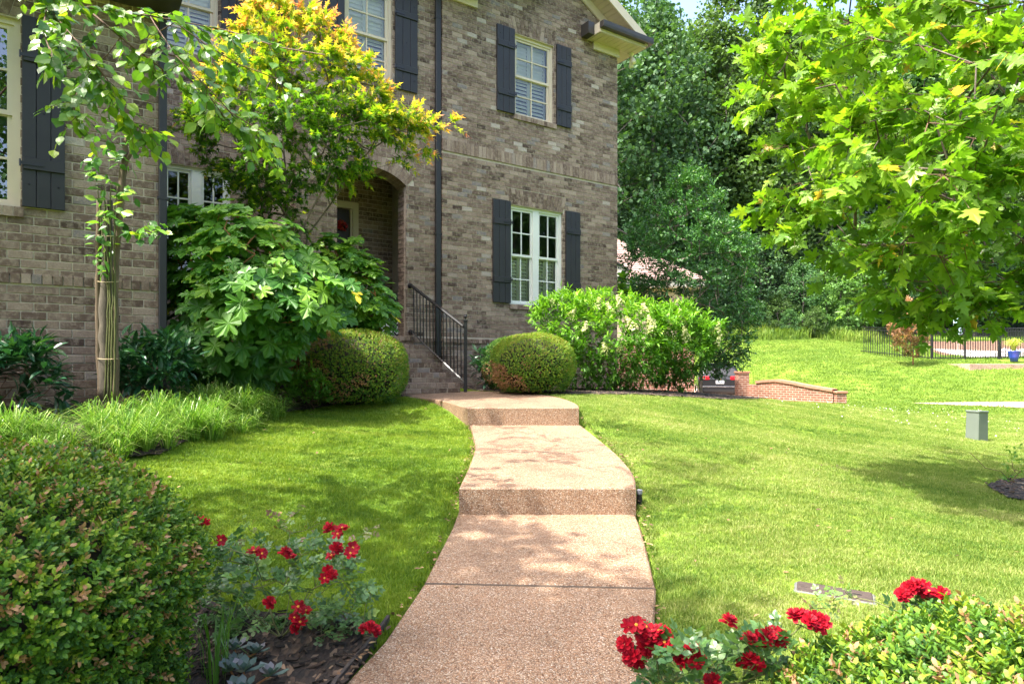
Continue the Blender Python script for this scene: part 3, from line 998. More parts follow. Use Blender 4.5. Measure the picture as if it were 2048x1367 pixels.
# ---- recessed left section ----------------------------------------------------------------
s20, s21 = sh(300, 300, D_M2)[0] - .3, sM0 + .02
f0 = sh(322, 325, D_M2)[0]; f1 = sh(462, 340, D_M2)[0]
lw2 = (f0, f1, CZ + 1.25, CZ + 3.08)
u0 = sh(318, 60, D_M2)[0]; u1 = sh(437, 60, D_M2)[0]
uw2 = (u0, u1, CZ + 4.80, CZ + 6.36)
Q4, r4, h4 = jack_arch(lw2[0], lw2[1], lw2[3] + .008, D_M2 - .002, .30, .09, 9)
Q5, r5, h5 = jack_arch(uw2[0], uw2[1], uw2[3] + .008, D_M2 - .002, .30, .09, 10)
bl2, rn2 = courses(s20, s21, ZB, CZ + 7.2, [rect(*lw2), rect(*uw2), h4, h5], None, 13)
wall2 = mortar_wall("wall", s20, s21, ZB - .3, CZ + 7.2, D_M2, [lw2, uw2], house)
link("brick", boxes_mesh("brick", brick_boxes(bl2, D_M2, 3), rn2, M_brick), wall2, kind="stuff")
quads_mesh("x", Q4 + Q5, r4 + r5, D_M2 - .002, BD, M_brick).build("lintel_brick", M_brick, wall2, kind="stuff")
window(*lw2, D_M2, 2, M_white, None)
window(*uw2, D_M2, 1, M_cream, 'full')
sill(uw2[0] - .02, uw2[1] + .06, uw2[2], D_M2, house, 5); sill(lw2[0] - .02, lw2[1] + .06, lw2[2], D_M2, house, 6)
shutter(uw2[1] + .035, sh(487, 60, D_M2)[0], CZ + 4.76, CZ + 6.40, D_M2, False)
# return between recessed and porch section
rt = MB(); p = HLOC(sM0 + .007, D_M + .118, ZB - .3); q = HLOC(sM0 + .1, D_M2 + .02, CZ + 7.2); rt.box(p[0], q[0], p[1], q[1], p[2], q[2]); rtw = rt.build("return_wall", M_mortar, house)
Brt = []
z = ZB; k = 0
while z < CZ + 7.1:
    for j in range(5):
        q0 = D_M + .105 + (j - (k % 2) * .5) * BL; q1 = q0 + BL - BJ
        q0 = max(q0, D_M + .105); q1 = min(q1, D_M2)
        if q1 - q0 > .03:
            p = HLOC(sM0 - .001, q0, z); q = HLOC(sM0 + .06, q1, z + BH - BJ); Brt.append((p[0], q[0], p[1], q[1], p[2], q[2]))
    z += BH; k += 1
link("brick", boxes_mesh("brick", Brt, np.random.default_rng(9).beta(2.2, 2.6, len(Brt)), M_brick), rtw, kind="stuff")

# ---- left wing (single storey) --------------------------------------------------------------
sL0, sL1 = -4.2, sh(319, 500, D_L)[0]
v1 = sh(40.5, 200, D_L)[0]
lwin = (v1 - 1.75, v1, CZ + 1.50, CZ + 3.27)
zRow = CZ + .785
Q6, r6, h6 = jack_arch(lwin[0], lwin[1], lwin[3] + .008, D_L - .002, .28, .08, 14)
zLtop = CZ + 3.70
blL, rnL = courses(sL0, sL1, ZB - .1, zLtop, [rect(*lwin), h6, rect(sL0, sL1, zRow, zRow + .1)], None, 21)
wallL = mortar_wall("wall", sL0, sL1 - .003, ZB - .4, zLtop, D_L, [lwin], house)
rowB = []
n = int((sL1 - sL0) / .0813)
for i in range(n):
    a = sL0 + (sL1 - sL0) * i / n; b = sL0 + (sL1 - sL0) * (i + 1) / n - .009
    rowB.append((a, b, zRow + .005, zRow + .098))
allL = [(t, float(r), D_L) for t, r in zip(blL, rnL)] + [(t, float(rr.beta(2, 2.6)), D_L - .012) for t in rowB]
def seen(t):
    s, z = (t[0] + t[1]) / 2, (t[2] + t[3]) / 2
    P = HW(s, D_L, z)
    px = HX + P[0] / P[1] * F; py = HY - (P[2] - CZ) / P[1] * F
    return 5 < px < 320 and 0 < py < 790
order = sorted(range(len(allL)), key=lambda i: (not seen(allL[i][0]), abs(allL[i][0][0] - .0)))
single = set(order[:300])
proto = {}
rj = np.random.default_rng(77)
BLx = []; rLx = []
for i, (t, r, dd) in enumerate(allL):
    a, b, z0_, z1_ = t
    p = HLOC(a, dd + rj.uniform(-.0025, .002), z0_); q = HLOC(b, dd + BD, z1_)
    if i in single:
        key = (round(b - a, 2), round(z1_ - z0_, 3), int(r * 20))
        if key not in proto:
            lx, lz = (b - a) / 2, (z1_ - z0_) / 2
            mb = MB(); mb.cbox(-lx, lx, 0, BD, -lz, lz, .003, r=(int(r * 20) + .5) / 20)
            proto[key] = mb.mesh("brick", M_brick)
        link("brick", proto[key], wallL, loc=((p[0] + q[0]) / 2, p[1], (p[2] + q[2]) / 2))
    else:
        BLx.append((p[0], q[0], p[1], q[1], p[2], q[2])); rLx.append(r)
link("brick", boxes_mesh("brick", BLx, np.array(rLx), M_brick), wallL, kind="stuff")
quads_mesh("x", Q6, r6, D_L - .002, BD, M_brick).build("lintel_brick", M_brick, wallL, kind="stuff")
window(*lwin, D_L, 2, M_cream, None, cols=2, rows=2, glass=M_glass2)
sill(lwin[0] - .02, lwin[1] + .03, lwin[2], D_L, house, 7)
shutter(v1 + .012, sh(130.5, 300, D_L)[0], CZ + 1.51, CZ + 3.30, D_L, False)
rt = MB(); p = HLOC(sL1 - .1, D_L + .118, ZB - .3); q = HLOC(sL1 - .004, D_M2, zLtop); rt.box(p[0], q[0], p[1], q[1], p[2], q[2]); rt.build("return_wall", M_mortar, house)

# ---- roofs, gutters, downspouts -----------------------------------------------------------
def slabroof(pts, th=.14, name="roof", mat=None):
    """pts in house coords, quad; thickened downward"""
    V = [HLOC(*p) for p in pts]; B = [(x, y, z - th) for x, y, z in V]
    n = len(V)
    mb = MB(); mb.add(V + B, [tuple(range(n)), tuple(reversed(range(n, 2 * n)))] + [(i, n + i, n + (i + 1) % n, (i + 1) % n) for i in range(n)])
    return mb.build(name, mat or M_shingle, house)
ov = .42
zE = CZ + 6.86 + .10
pitch = .586
zRid = zE + pitch * ((sR1 - sR0) / 2 + ov)
sl_, sr_ = sR0 - ov, sR1 + ov
zEv = zE - 0.02
slabroof([(sr_, D_R - .45, zEv), (sr_, D_R + 7, zEv), (ridge_s, D_R + 7, zRid), (ridge_s, D_R - .45, zRid)], .10)
slabroof([(ridge_s, D_R - .45, zRid), (ridge_s, D_R + 7, zRid), (sl_, D_R + 7, zEv), (sl_, D_R - .45, zEv)], .10)
# rake soffit boards, rake fascia and frieze along the gable
def rake(s, side): return zEv + pitch * ((sr_ - s) if side > 0 else (s - sl_))
for side in (1, -1):
    e = sr_ if side > 0 else sl_
    nb = 26
    for i in range(nb):
        t0 = e + (ridge_s - e) * i / nb; t1 = e + (ridge_s - e) * (i + .93) / nb
        mb = MB()
        q = [(t0, rake(t0, side) - .115), (t1, rake(t1, side) - .115), (t1, rake(t1, side) - .135), (t0, rake(t0, side) - .135)]
        pts = [HLOC(s, D_R - .42, z) for s, z in q]; bk = [HLOC(s, D_R - .03, z) for s, z in q]
        mb.add(pts + bk, [(0, 1, 2, 3), (7, 6, 5, 4), (0, 4, 5, 1), (1, 5, 6, 2), (2, 6, 7, 3), (3, 7, 4, 0)])
        mb.build("soffit_board", M_soffit, house)
    mb = MB()
    for (da, db, z0_, z1_) in ((D_R - .47, D_R - .435, -.22, -.02), (D_R - .05, D_R - .012, -.33, -.14)):
        q = [(e, rake(e, side) + z0_), (ridge_s, rake(ridge_s, side) + z0_), (ridge_s, rake(ridge_s, side) + z1_), (e, rake(e, side) + z1_)]
        pts = [HLOC(s, da, z) for s, z in q]; bk = [HLOC(s, db, z) for s, z in q]
        mb.add(pts + bk, [(0, 1, 2, 3), (7, 6, 5, 4), (0, 4, 5, 1), (1, 5, 6, 2), (2, 6, 7, 3), (3, 7, 4, 0)])
    mb.build("rake_trim", M_cream, house)
# boxed cornice returns
for side in (1, -1):
    if side > 0: ca, cb = 8.86, sr_
    else: ca, cb = sl_, sR0 + .72
    mb = MB()
    lb(mb, ca, cb, D_R - .42, D_R - .004, zE - .26, zE - .06, (0, 0, 0))
    fa, fb = (9.02, sR1 + .02) if side > 0 else (sR0 - .02, sR0 + .70)
    lb(mb, fa, fb, D_R - .045, D_R - .004, zE - .42, zE - .262, (0, 0, 0))
    mb.build("cornice_return", M_cream, house)
    nb = 9
    for i in range(nb):
        a = ca + .03 + (cb - ca - .06) * i / nb; b = ca + .03 + (cb - ca - .06) * (i + .94) / nb
        m2 = MB(); lb(m2, a, b, D_R - .40, D_R - .05, zE - .272, zE - .262, (0, 0, 0)); m2.build("soffit_board", M_soffit, house)
    g = MB()
    prof = [(-.11, 0), (-.12, .045), (-.125, .115), (-.118, .12), (0, .12), (0, 0)]
    V0 = []
    x0, x1 = ca - .02, cb + .1
    for s in (x0, x1):
        V0 += [HLOC(s, D_R - .425 + q[0], zE - .20 + q[1]) for q in prof]
    k = len(prof)
    g.add(V0, [tuple(range(k)), tuple(reversed(range(k, 2 * k)))] + [(i, k + i, k + (i + 1) % k, (i + 1) % k) for i in range(k)])
    if side > 0:
        lb(g, sr_ + .002, sr_ + .11, D_R - .423, D_R + 6.8, zE - .20, zE - .08, (0, 0, 0))
    g.build("gutter", M_gutter, house)
# dark cap flashing on top of the return
g = MB(); lb(g, 8.70, 8.855, D_R - .25, D_R - .02, zE - .26, zE - .02, (0, 0, 0)); g.build("flashing", M_gutter, house)
# side soffit box on right
g = MB(); lb(g, sR1 + .002, sr_ - .005, D_R - .003, D_R + 6.8, zE - .26, zE - .20, (0, 0, 0)); g.build("side_soffit", M_soffit, house)
# elbow of the side downspout
g = MB(); g.tube([HLOC(sr_ - .08, D_R + .55, zE - .2), HLOC(sr_ - .10, D_R + .55, zE - .36), HLOC(sR1 + .12, D_R + .5, zE - .52), HLOC(sR1 + .05, D_R + .5, zE - .7), HLOC(sR1 + .05, D_R + .5, ZB + .1)], .05, 8); g.build("downspout", M_gutter, house)
# main roof
zM = CZ + 7.3
slabroof([(-4.5, D_M - .5, zM), (sR0 + 2.0, D_M - .5, zM), (sR0 + 2.0, D_M + 5, zM + 3.6), (-4.5, D_M + 5, zM + 3.6)])
slabroof([(-4.5, D_M + 5, zM + 3.6), (sR0 + 2.0, D_M + 5, zM + 3.6), (sR0 + 2.0, D_M + 11, zM), (-4.5, D_M + 11, zM)])
g = MB(); lb(g, -4.5, sR0 - .45, D_M - .62, D_M - .5, zM - .16, zM - .03, (0, 0, 0)); g.build("gutter", M_gutter, house)
g = MB(); lb(g, -4.5, sR0 - .003, D_M - .49, D_M2 + .1, zM - .2, zM - .15, (0, 0, 0)); g.build("eave_soffit", M_soffit, house)
# left wing hip roof with dark eaves
zl = CZ + 3.86
wl0, wl1, we = -4.7, sL1 + .06, sL1 + .17
slabroof([(wl0, D_L - .42, zl), (we, D_L - .42, zl), (-1.2, D_L + 2.6, zl + 1.9), (wl0, D_L + 2.6, zl + 1.9)])
slabroof([(wl1, D_L + .02, zl + .02), (wl1, D_M2 + .1, zl + .02), (-1.2, D_M2 + .1, zl + 1.9), (-1.2, D_L + 2.6, zl + 1.9)])
g = MB(); lb(g, wl0, we - .01, D_L - .41, D_L - .004, zl - .20, zl - .145, (0, 0, 0)); g.build("eave_soffit", M_gutter, house)
g = MB(); lb(g, wl0, we + .02, D_L - .53, D_L - .425, zl - .15, zl - .02, (0, 0, 0)); g.build("gutter", M_gutter, house)
# remaining shell so the house closes
g = MB(); lb(g, sL0, sR1 - .1, D_M2 + 6.2, D_M2 + 6.3, ZB - .3, CZ + 7.2, (0, 0, 0)); lb(g, sL0, sL0 + .1, D_L + .2, D_M2 + 6.2, ZB - .3, CZ + 3.7, (0, 0, 0)); g.build("rear_wall", M_mortar, house)

def downspout(s, D, z0, z1, w=.085, d=.065):
    O = HLOC(s, D, z0)
    mb = MB()
    mb.cbox(-w / 2, w / 2, -d, 0, 0, z1 - z0, .008)
    z = .25
    o = mb.build("downspout", M_dark, house, loc=O)
    while z < z1 - z0:
        mb2 = MB(); mb2.box(-w / 2 - .012, w / 2 + .012, -d - .004, -.0005, z, z + .025); z += 1.9
        mb2.build("strap", M_dark, o)
downspout(sR0 - .062, D_M - .028, Z_floor - .34, CZ + 7.15, .10)
downspout(sL1 - .005 + .03, D_L - .01, ZB, zl - .15, .075)
downspout(sM0 - .06, D_M2 - .02, ZB, CZ + 7.1, .10)

# ---- security lamp under the corner soffit
M_lampw = plain("white_plastic", (.7, .66, .52), .4, .03)
sl = tag(empty("security_lamp", HW(sr_ - .10, D_R - .08, zE - .272), ANG), "white twin head security lamp under the corner soffit of the house", "lamp")
mb = MB(); mb.lathe([(.06, 0), (.06, -.02), (.03, -.05), (.018, -.07)], 12); mb.build("base", M_lampw, sl)
for k, (dx, dy) in enumerate(((-.02, -.05), (.03, .03))):
    mb = MB(); mb.tube([(0, 0, -.06), (dx, dy, -.11), (dx * 1.7, dy * 1.7, -.16), (dx * 2.6, dy * 2.6, -.25)], [.015, .03, .045, .055], 10); mb.build("lamp_head", M_lampw, sl, smooth=True)

# ---- front steps -------------------------------------------------------------------------------
steps = tag(empty("brick_steps", HW(4.3, 9.8, CZ - .40), ANG), "brown brick front steps rising to the arched porch", "steps")
def SL(s, D, z): return (s - 4.3, D - 9.8, z - (CZ - .40))
stS0 = 3.30
core = MB()
RIS, TR = .155, .28
rs = np.random.default_rng(31)
bproto = {}
for i in range(6):
    zt = Z_floor - RIS * i
    Df = D_M - .10 - TR * i
    s1e = 5.06 + .012 * i
    if i == 0: Df = D_M - .035
    p = SL(stS0 + .01, Df + .008, zt - RIS); q = SL(s1e - .006, D_M - .024, zt - .008)
    if i > 0: core.box(p[0], q[0], p[1], q[1], p[2], q[2])
    wdt = .1016
    n = int((s1e - stS0) / wdt)
    for (zz0, zz1, nn, dep) in ((zt - .074, zt, n, TR + .02 if i else .03), (zt - RIS + .004, zt - .082, n // 2, .06)):
        if i == 0 and nn != n: continue
        for kk in range(nn):
            a = stS0 + (s1e - stS0) * kk / nn + .004; b = stS0 + (s1e - stS0) * (kk + 1) / nn - .004
            lx, lz = (b - a) / 2, (zz1 - zz0) / 2
            r = float(np.clip(rs.beta(2.2, 2.6), 0, 1)); key = (round(lx, 3), round(lz, 3), round(dep, 3), int(r * 10))
            if key not in bproto:
                mb = MB(); mb.cbox(-lx, lx, 0, dep, -lz, lz, .003, r=(int(r * 10) + .5) / 10); bproto[key] = mb.mesh("brick", M_brick)
            c = SL((a + b) / 2, Df + rs.uniform(-.002, .002), (zz0 + zz1) / 2)
            link("brick", bproto[key], steps, loc=c)
core.build("step_core", M_mortar, steps)

# ---- handrail ----------------------------------------------------------------------------------
rail = tag(empty("handrail", W(931, 784, 10.45)), "black metal handrail beside the brick porch steps", "handrail")
O = np.array(rail.location)
top_w = W(823, 571, 11.42); bot_w = W(824, 664, 11.42)
top_p = W(928, 653, 10.45); bot_p = W(929, 764, 10.45)
def seg(name, pts, r, n=8):
    mb = MB(); mb.tube([np.array(p) - O for p in pts], r, n); return mb.build(name, M_black, rail)
def sqbar(name, a, b, w=.02):
    mb = MB(); mb.tube([np.array(a) - O, np.array(b) - O], w * .7, 4); return mb.build(name, M_black, rail)
seg("top_rail", [top_w + (0, 0, .0), top_p], .026, 6)
seg("bottom_rail", [bot_w, bot_p], .016, 4)
for k, p in enumerate((top_w, bot_w)):
    mb = MB(); q = p - O; mb.tube([q + (-.03, .045, 0), q + (.005, -.008, .0)], [.05, .03], 8); mb.build("wall_flange", M_black, rail)
po = MB(); pw = np.array([0, 0, 0.0])
po.cbox(-.026, .026, -.026, .026, -.03, 1.115, .004)
po.cbox(-.036, .036, -.036, .036, 1.115, 1.14, .004); po.build("post", M_black, rail)
fn = MB(); fn.lathe([(.008, 0), (.01, .02), (.024, .035), (.03, .052), (.022, .07), (.026, .078), (.004, .082)], 10, (0, 0, 1.14)); fn.build("finial", M_black, rail)
for i in range(15):
    t = (i + .7) / 15.6
    sqbar("baluster", top_w + (top_p - top_w) * t, bot_w + (bot_p - bot_w) * t, .013)

# wreath and pot in the porch
wr = tag(empty("wreath", HW((dr0 + dr1) / 2 + .27, D_P + .02, sh(694, 452, D_P)[1]), ANG), "small red wreath hanging on the dark front door", "wreath")
wm = MB(); rw = np.random.default_rng(3)
for k in range(60):
    t = rw.uniform(0, 2 * math.pi); R = .07 + rw.normal(0, .015)
    c = np.array([R * math.cos(t), rw.uniform(-.05, .01), R * math.sin(t)]); s = .018
    wm.tube([c, c + np.array([rw.normal(0, .03), -.02, rw.normal(0, .03)])], [s, .004], 5)
M_red = plain("berry_red", (.30, .010, .012), .4, .2, 30)
wm.build("blossoms", M_red, wr)
# ------------------------------------------------------------------ leaf shapes
def fan(outline, centre, zf):
    V = [(*centre, zf(*centre))] + [(x, y, zf(x, y)) for x, y in outline]
    n = len(outline)
    return np.array(V), [(0, 1 + i, 1 + (i + 1) % n) for i in range(n)]


def mirror(half):
    return half + [(-x, y) for x, y in reversed(half) if x > 1e-6]

T_ovate = (np.array([(0, 0, 0), (-.24, .32, .05), (.24, .32, .05), (-.22, .62, .04), (.22, .62, .04), (0, 1, -.06), (0, .32, 0), (0, .65, 0)]),
           [(0, 6, 1), (0, 2, 6), (6, 7, 3, 1), (6, 2, 4, 7), (7, 5, 3), (7, 4, 5)])
T_lance = (np.array([(0, 0, 0), (-.13, .35, .03), (.13, .35, .03), (-.12, .65, .0), (.12, .65, .0), (0, 1, -.16), (0, .35, 0), (0, .65, -.04)]),
           [(0, 6, 1), (0, 2, 6), (6, 7, 3, 1), (6, 2, 4, 7), (7, 5, 3), (7, 4, 5)])
T_rhomb = (np.array([(0, 0, 0), (-.27, .5, .06), (0, 1, -.04), (.27, .5, .06)]), [(0, 2, 1), (0, 3, 2)])
T_clump = (np.array([(0, 0, 0), (-.42, .4, .08), (-.1, .9, -.05), (.34, .75, .06), (.45, .25, .0)]), [(0, 3, 2), (0, 2, 1), (0, 4, 3)])
T_maple = fan(mirror([(0, .02), (.14, -.04), (.40, .06), (.27, .16), (.36, .24), (.52, .26), (.68, .44), (.50, .44), (.46, .54), (.20, .44), (.22, .62), (.36, .74), (.20, .76), (.13, .90), (0, 1.12)]),
              (0, .30), lambda x, y: -.22 * x * x - .16 * max(0, y - .3) ** 2 + .05 * abs(x))
T_jmaple = fan([(0, .05), (.30, -.06), (.14, .16), (.50, .40), (.16, .36), (.0 + .02, 1.0), (-.16, .36), (-.50, .40), (-.14, .16), (-.30, -.06)], (0, .22), lambda x, y: -.25 * x * x - .15 * max(0, y - .2) ** 2)
T_oak = fan(mirror([(0, .05), (.12, -.07), (.30, -.03), (.45, .12), (.38, .23), (.21, .28), (.33, .36), (.54, .44), (.60, .58), (.46, .61), (.21, .53), (.26, .69), (.33, .81), (.18, .84), (.09, .98), (0, 1.04)]),
            (0, .34), lambda x, y: -.26 * x * x + .07 * abs(math.sin(9 * x)) - .16 * max(0, y - .35) ** 2 + .06 * abs(x))


def make_sprig(pairs=5, leafl=.27, seed=0, tmpl=T_rhomb):
    r = np.random.default_rng(seed)
    V = []; Fs = []; R = []
    for k in range(pairs):
        t = .12 + .8 * k / pairs
        for s in (0, 1):
            a = (k % 2) * math.pi / 2 + s * math.pi + r.normal(0, .25)
            out = np.array([math.cos(a), 0, math.sin(a)])
            d = out * .8 + np.array([0, .62 + .25 * k / pairs, 0]); d /= np.linalg.norm(d)
            nrm = np.array([0, 1.0, 0]) - d * d[1]; nrm /= np.linalg.norm(nrm)
            x = np.cross(d, nrm)
            L = leafl * r.uniform(.8, 1.15) * (1 - .25 * (k / pairs) ** 2)
            b = len(V)
            j = r.normal(0, .08) + .10 * k / pairs
            for v in tmpl[0]:
                V.append(np.array([0, t, 0]) + L * (v[0] * x * 1.35 + v[1] * d + v[2] * nrm)); R.append(j)
            Fs += [tuple(b + i for i in f) for f in tmpl[1]]
    return np.array(V), Fs, np.array(R)


def make_compound(n=5, L=.34):
    V = []; Fs = []; R = []
    pos = [(.30, 1), (.30, -1), (.62, 1), (.62, -1), (.70, 0)]
    for t, s in pos[:n]:
        d = np.array([s * .85, .5 if s else 1.0, 0.05]); d /= np.linalg.norm(d)
        nrm = np.array([0, 0, 1.0]); x = np.cross(d, nrm); b = len(V)
        for v in T_ovate[0]:
            V.append(np.array([0, t, 0]) + L * (v[0] * x * 1.35 + v[1] * d + v[2] * nrm)); R.append(0.0)
        Fs += [tuple(b + i for i in f) for f in T_ovate[1]]
    return np.array(V), Fs, np.array(R)


def unit(v):
    v = np.asarray(v, float)
    return v / (np.linalg.norm(v, axis=-1, keepdims=True) + 1e-9)


def frames(d, nrm):
    Y = unit(d)
    X = unit(np.cross(Y, nrm))
    Z = np.cross(X, Y)
    return X, Y, Z


def scatter(tmpl, pos, d, nrm, size, rnd):
    V, Fs = tmpl[0], tmpl[1]
    X, Y, Z = frames(d, nrm)
    size = np.asarray(size)[:, None, None]
    P = pos[:, None, :] + size * (V[None, :, 0:1] * X[:, None] + V[None, :, 1:2] * Y[:, None] + V[None, :, 2:3] * Z[:, None])
    k = len(V); N = len(pos)
    fl = np.array([i for f in Fs for i in f]); cn = np.array([len(f) for f in Fs])
    loops = (np.arange(N)[:, None] * k + fl[None]).ravel()
    r = np.repeat(np.asarray(rnd), k)
    if len(tmpl) > 2: r = r + np.tile(tmpl[2], N)
    return P.reshape(-1, 3), loops, np.tile(cn, N), r


def join(parts):
    Vs, Ls, Cs, Rs = [], [], [], []
    off = 0
    for v, l, c, r in parts:
        Vs.append(v); Ls.append(l + off); Cs.append(c); Rs.append(r); off += len(v)
    return np.concatenate(Vs), np.concatenate(Ls), np.concatenate(Cs), np.concatenate(Rs)


def leaf_obj(name, parts, mat, parent, kind="stuff"):
    """all leaf arrays (world space) into one mesh under parent"""
    v, l, c, r = join(parts)
    v = v - np.array(parent.matrix_basis.translation if parent.parent is None else parent.parent.matrix_basis.translation + parent.matrix_basis.translation)
    return link(name, np_mesh(name, v, l, c, mat=mat, attrs={"rnd": r}), parent, kind=kind)


def rdir(r, n): return unit(r.normal(size=(n, 3)))


def project(P):
    return np.c_[HX + P[:, 0] / P[:, 1] * F, HY - (P[:, 2] - CZ) / P[:, 1] * F]


def front_pick(pos, size, n, cell=14):
    """indices of the n leaves that show largest from the photo's viewpoint"""
    px = project(pos)
    ok = (px[:, 0] > -20) & (px[:, 0] < 2068) & (px[:, 1] > -20) & (px[:, 1] < 1387) & (pos[:, 1] > .5)
    key = (px // cell).astype(int)
    order = np.argsort(pos[:, 1])
    seen_, first = {}, []
    rank = np.full(len(pos), 99)
    for i in order:
        if not ok[i]: continue
        k = (key[i, 0], key[i, 1]); rank[i] = seen_.get(k, 0); seen_[k] = rank[i] + 1
    score = size / pos[:, 1] - rank * 10
    return np.argsort(-score)[:min(n, int(ok.sum()))]


def leaves_split(name, tmpl, pos, d, nrm, size, rnd, mat, crown_parent, n_single=300, crown_name="crown"):
    """the n leaves that show largest as single objects, the rest joined in the crown"""
    sel = front_pick(pos, size, min(n_single, len(pos) - 20)) if n_single else np.array([], int)
    m = np.ones(len(pos), bool); m[sel] = False
    crown = leaf_obj(crown_name, [scatter(tmpl, pos[m], d[m], nrm[m], size[m], rnd[m])], mat, crown_parent)
    base = np.array(crown_parent.matrix_basis.translation)
    X, Y, Z = frames(d[sel], nrm[sel])
    fl = [i for f in tmpl[1] for i in f]; cn = [len(f) for f in tmpl[1]]
    protos = {}
    for j, i in enumerate(sel):
        k = int(np.clip(rnd[i], -.2, 1.2) * 10)
        if k not in protos:
            protos[k] = np_mesh("leaf", tmpl[0], fl, cn, mat=mat, attrs={"rnd": np.full(len(tmpl[0]), (k + .5) / 10) + (tmpl[2] if len(tmpl) > 2 else 0)})
        o = bpy.data.objects.new("leaf", protos[k])
        o.parent = crown
        s = float(size[i])
        M = Matrix(((X[j, 0] * s, Y[j, 0] * s, Z[j, 0] * s, pos[i, 0] - base[0]), (X[j, 1] * s, Y[j, 1] * s, Z[j, 1] * s, pos[i, 1] - base[1]), (X[j, 2] * s, Y[j, 2] * s, Z[j, 2] * s, pos[i, 2] - base[2]), (0, 0, 0, 1)))
        o.matrix_basis = M
        COL.objects.link(o)
    return crown


class Skel:
    def __init__(s, seed=0):
        s.p = []; s.par = []; s.chains = []; s.r = np.random.default_rng(seed)
    def path(s, pts, parent=-1):
        ids = [parent] if parent >= 0 else []
        for q in pts:
            s.p.append(np.array(q, float)); s.par.append(ids[-1] if ids else -1); ids.append(len(s.p) - 1)
        s.chains.append(ids)
        return ids
    def connect(s, c, seg=.35, wig=.08, up=.6, pen=.6, sag=0.0):
        P = np.array(s.p)
        dv = c - P
        dist = np.linalg.norm(dv, axis=1)
        cost = dist + pen * np.maximum(0, P[:, 2] - c[2] + .1 * dist)
        i = int(np.argmin(cost)); a = P[i]
        n = max(1, int(dist[i] / seg))
        L = dist[i]
        ctrl = a + (c - a) * .5 + np.array([0, 0, up * L * .25]) + s.r.normal(0, wig * L, 3)
        pts = []
        for k in range(1, n + 1):
            t = k / n
            pts.append((1 - t) ** 2 * a + 2 * t * (1 - t) * ctrl + t * t * c + (s.r.normal(0, .012, 3) if k < n else 0))
        return s.path(pts, i)[-1]
    def mesh(s, name, mat, parent, rtip=.004, p=.45, base=0.0, rmax=9, name2=None, nside=None):
        n = len(s.p); w = np.zeros(n)
        ch = np.zeros(n, int)
        for q in s.par:
            if q >= 0: ch[q] += 1
        for i in range(n - 1, -1, -1):
            if ch[i] == 0: w[i] += 1
            if s.par[i] >= 0: w[s.par[i]] += w[i]
        rad = np.minimum(rtip * w ** p, rmax)
        P = np.array(s.p)
        o = np.array(parent.matrix_basis.translation)
        mb = MB()
        for ids in s.chains:
            if len(ids) < 2: continue
            rr = rad[ids].copy()
            if s.par[ids[1]] == ids[0] and len(ids) > 1: rr[0] = min(rr[0], rr[1] * 1.25)
            k = nside or (8 if rr.max() > .03 else (5 if rr.max() > .01 else 4))
            mb.tube(P[ids] - o, rr, k, cap=False)
        return mb.build(name, mat, parent, smooth=True)


def poly_clusters(poly, zc, dz, n, seed, shell=.5, power=.5):
    r = np.random.default_rng(seed)
    P = np.array(poly, float)
    lo, hi = P.min(0), P.max(0)
    out = []
    while len(out) < n:
        q = r.uniform(lo, hi, (n * 3, 2)); q = q[inpoly(q, P)]
        out += list(q)
    q = np.array(out[:n])
    ed = edge_dist(q, P); t = np.clip(ed / (ed.max() + 1e-6), 0, 1) ** power
    u = r.uniform(-1, 1, n); u = np.sign(u) * np.abs(u) ** shell
    z = zc + dz * t * u
    return np.c_[(q[:, 0] - HX) / F * z, z, CZ + (HY - q[:, 1]) / F * z], t


def sprays(C, R, r, twigs=5, leaves=6, up=.35, droop=.35, spread=.8, out=None, tl=(.5, 1.0), nup=1.0, nr=.45):
    """leafy twigs round cluster centres; returns leaf pos, dir, normal, cluster idx and twig segments"""
    C = np.asarray(C); N = len(C) * twigs
    ci = np.repeat(np.arange(len(C)), twigs)
    d = rdir(r, N) * np.array([1, 1, .7]) + np.array([0, 0, up])
    if out is not None: d = d + .7 * out[ci]
    d = unit(d)
    L = np.asarray(R)[ci] * r.uniform(*tl, N) if np.ndim(R) else R * r.uniform(*tl, N)
    b = C[ci]
    t = np.linspace(.25, 1, leaves)
    ti = np.tile(np.arange(leaves), N); wi = np.repeat(np.arange(N), leaves)
    tt = t[ti] + r.normal(0, .03, len(ti))
    side = unit(np.cross(d, rdir(r, N)))[wi] * np.where(ti % 2, 1, -1)[:, None]
    bend = np.array([0, 0, -1.0]) * droop
    pos = b[wi] + d[wi] * (L[wi] * tt)[:, None] + bend * (L[wi] * tt ** 2 * .35)[:, None]
    ld = unit(d[wi] * .55 + side * spread + rdir(r, len(wi)) * .25 + bend * .8)
    ld[ti == leaves - 1] = unit(d[wi][ti == leaves - 1] + bend * .5)
    nr_ = unit(np.array([0, 0, nup]) + rdir(r, len(wi)) * nr)
    tip = b + d * L[:, None] + bend * (L * .35)[:, None]
    mid = b + d * (L * .5)[:, None] + bend * (L * .09)[:, None]
    return pos, ld, nr_, ci[wi], (b, mid, tip)


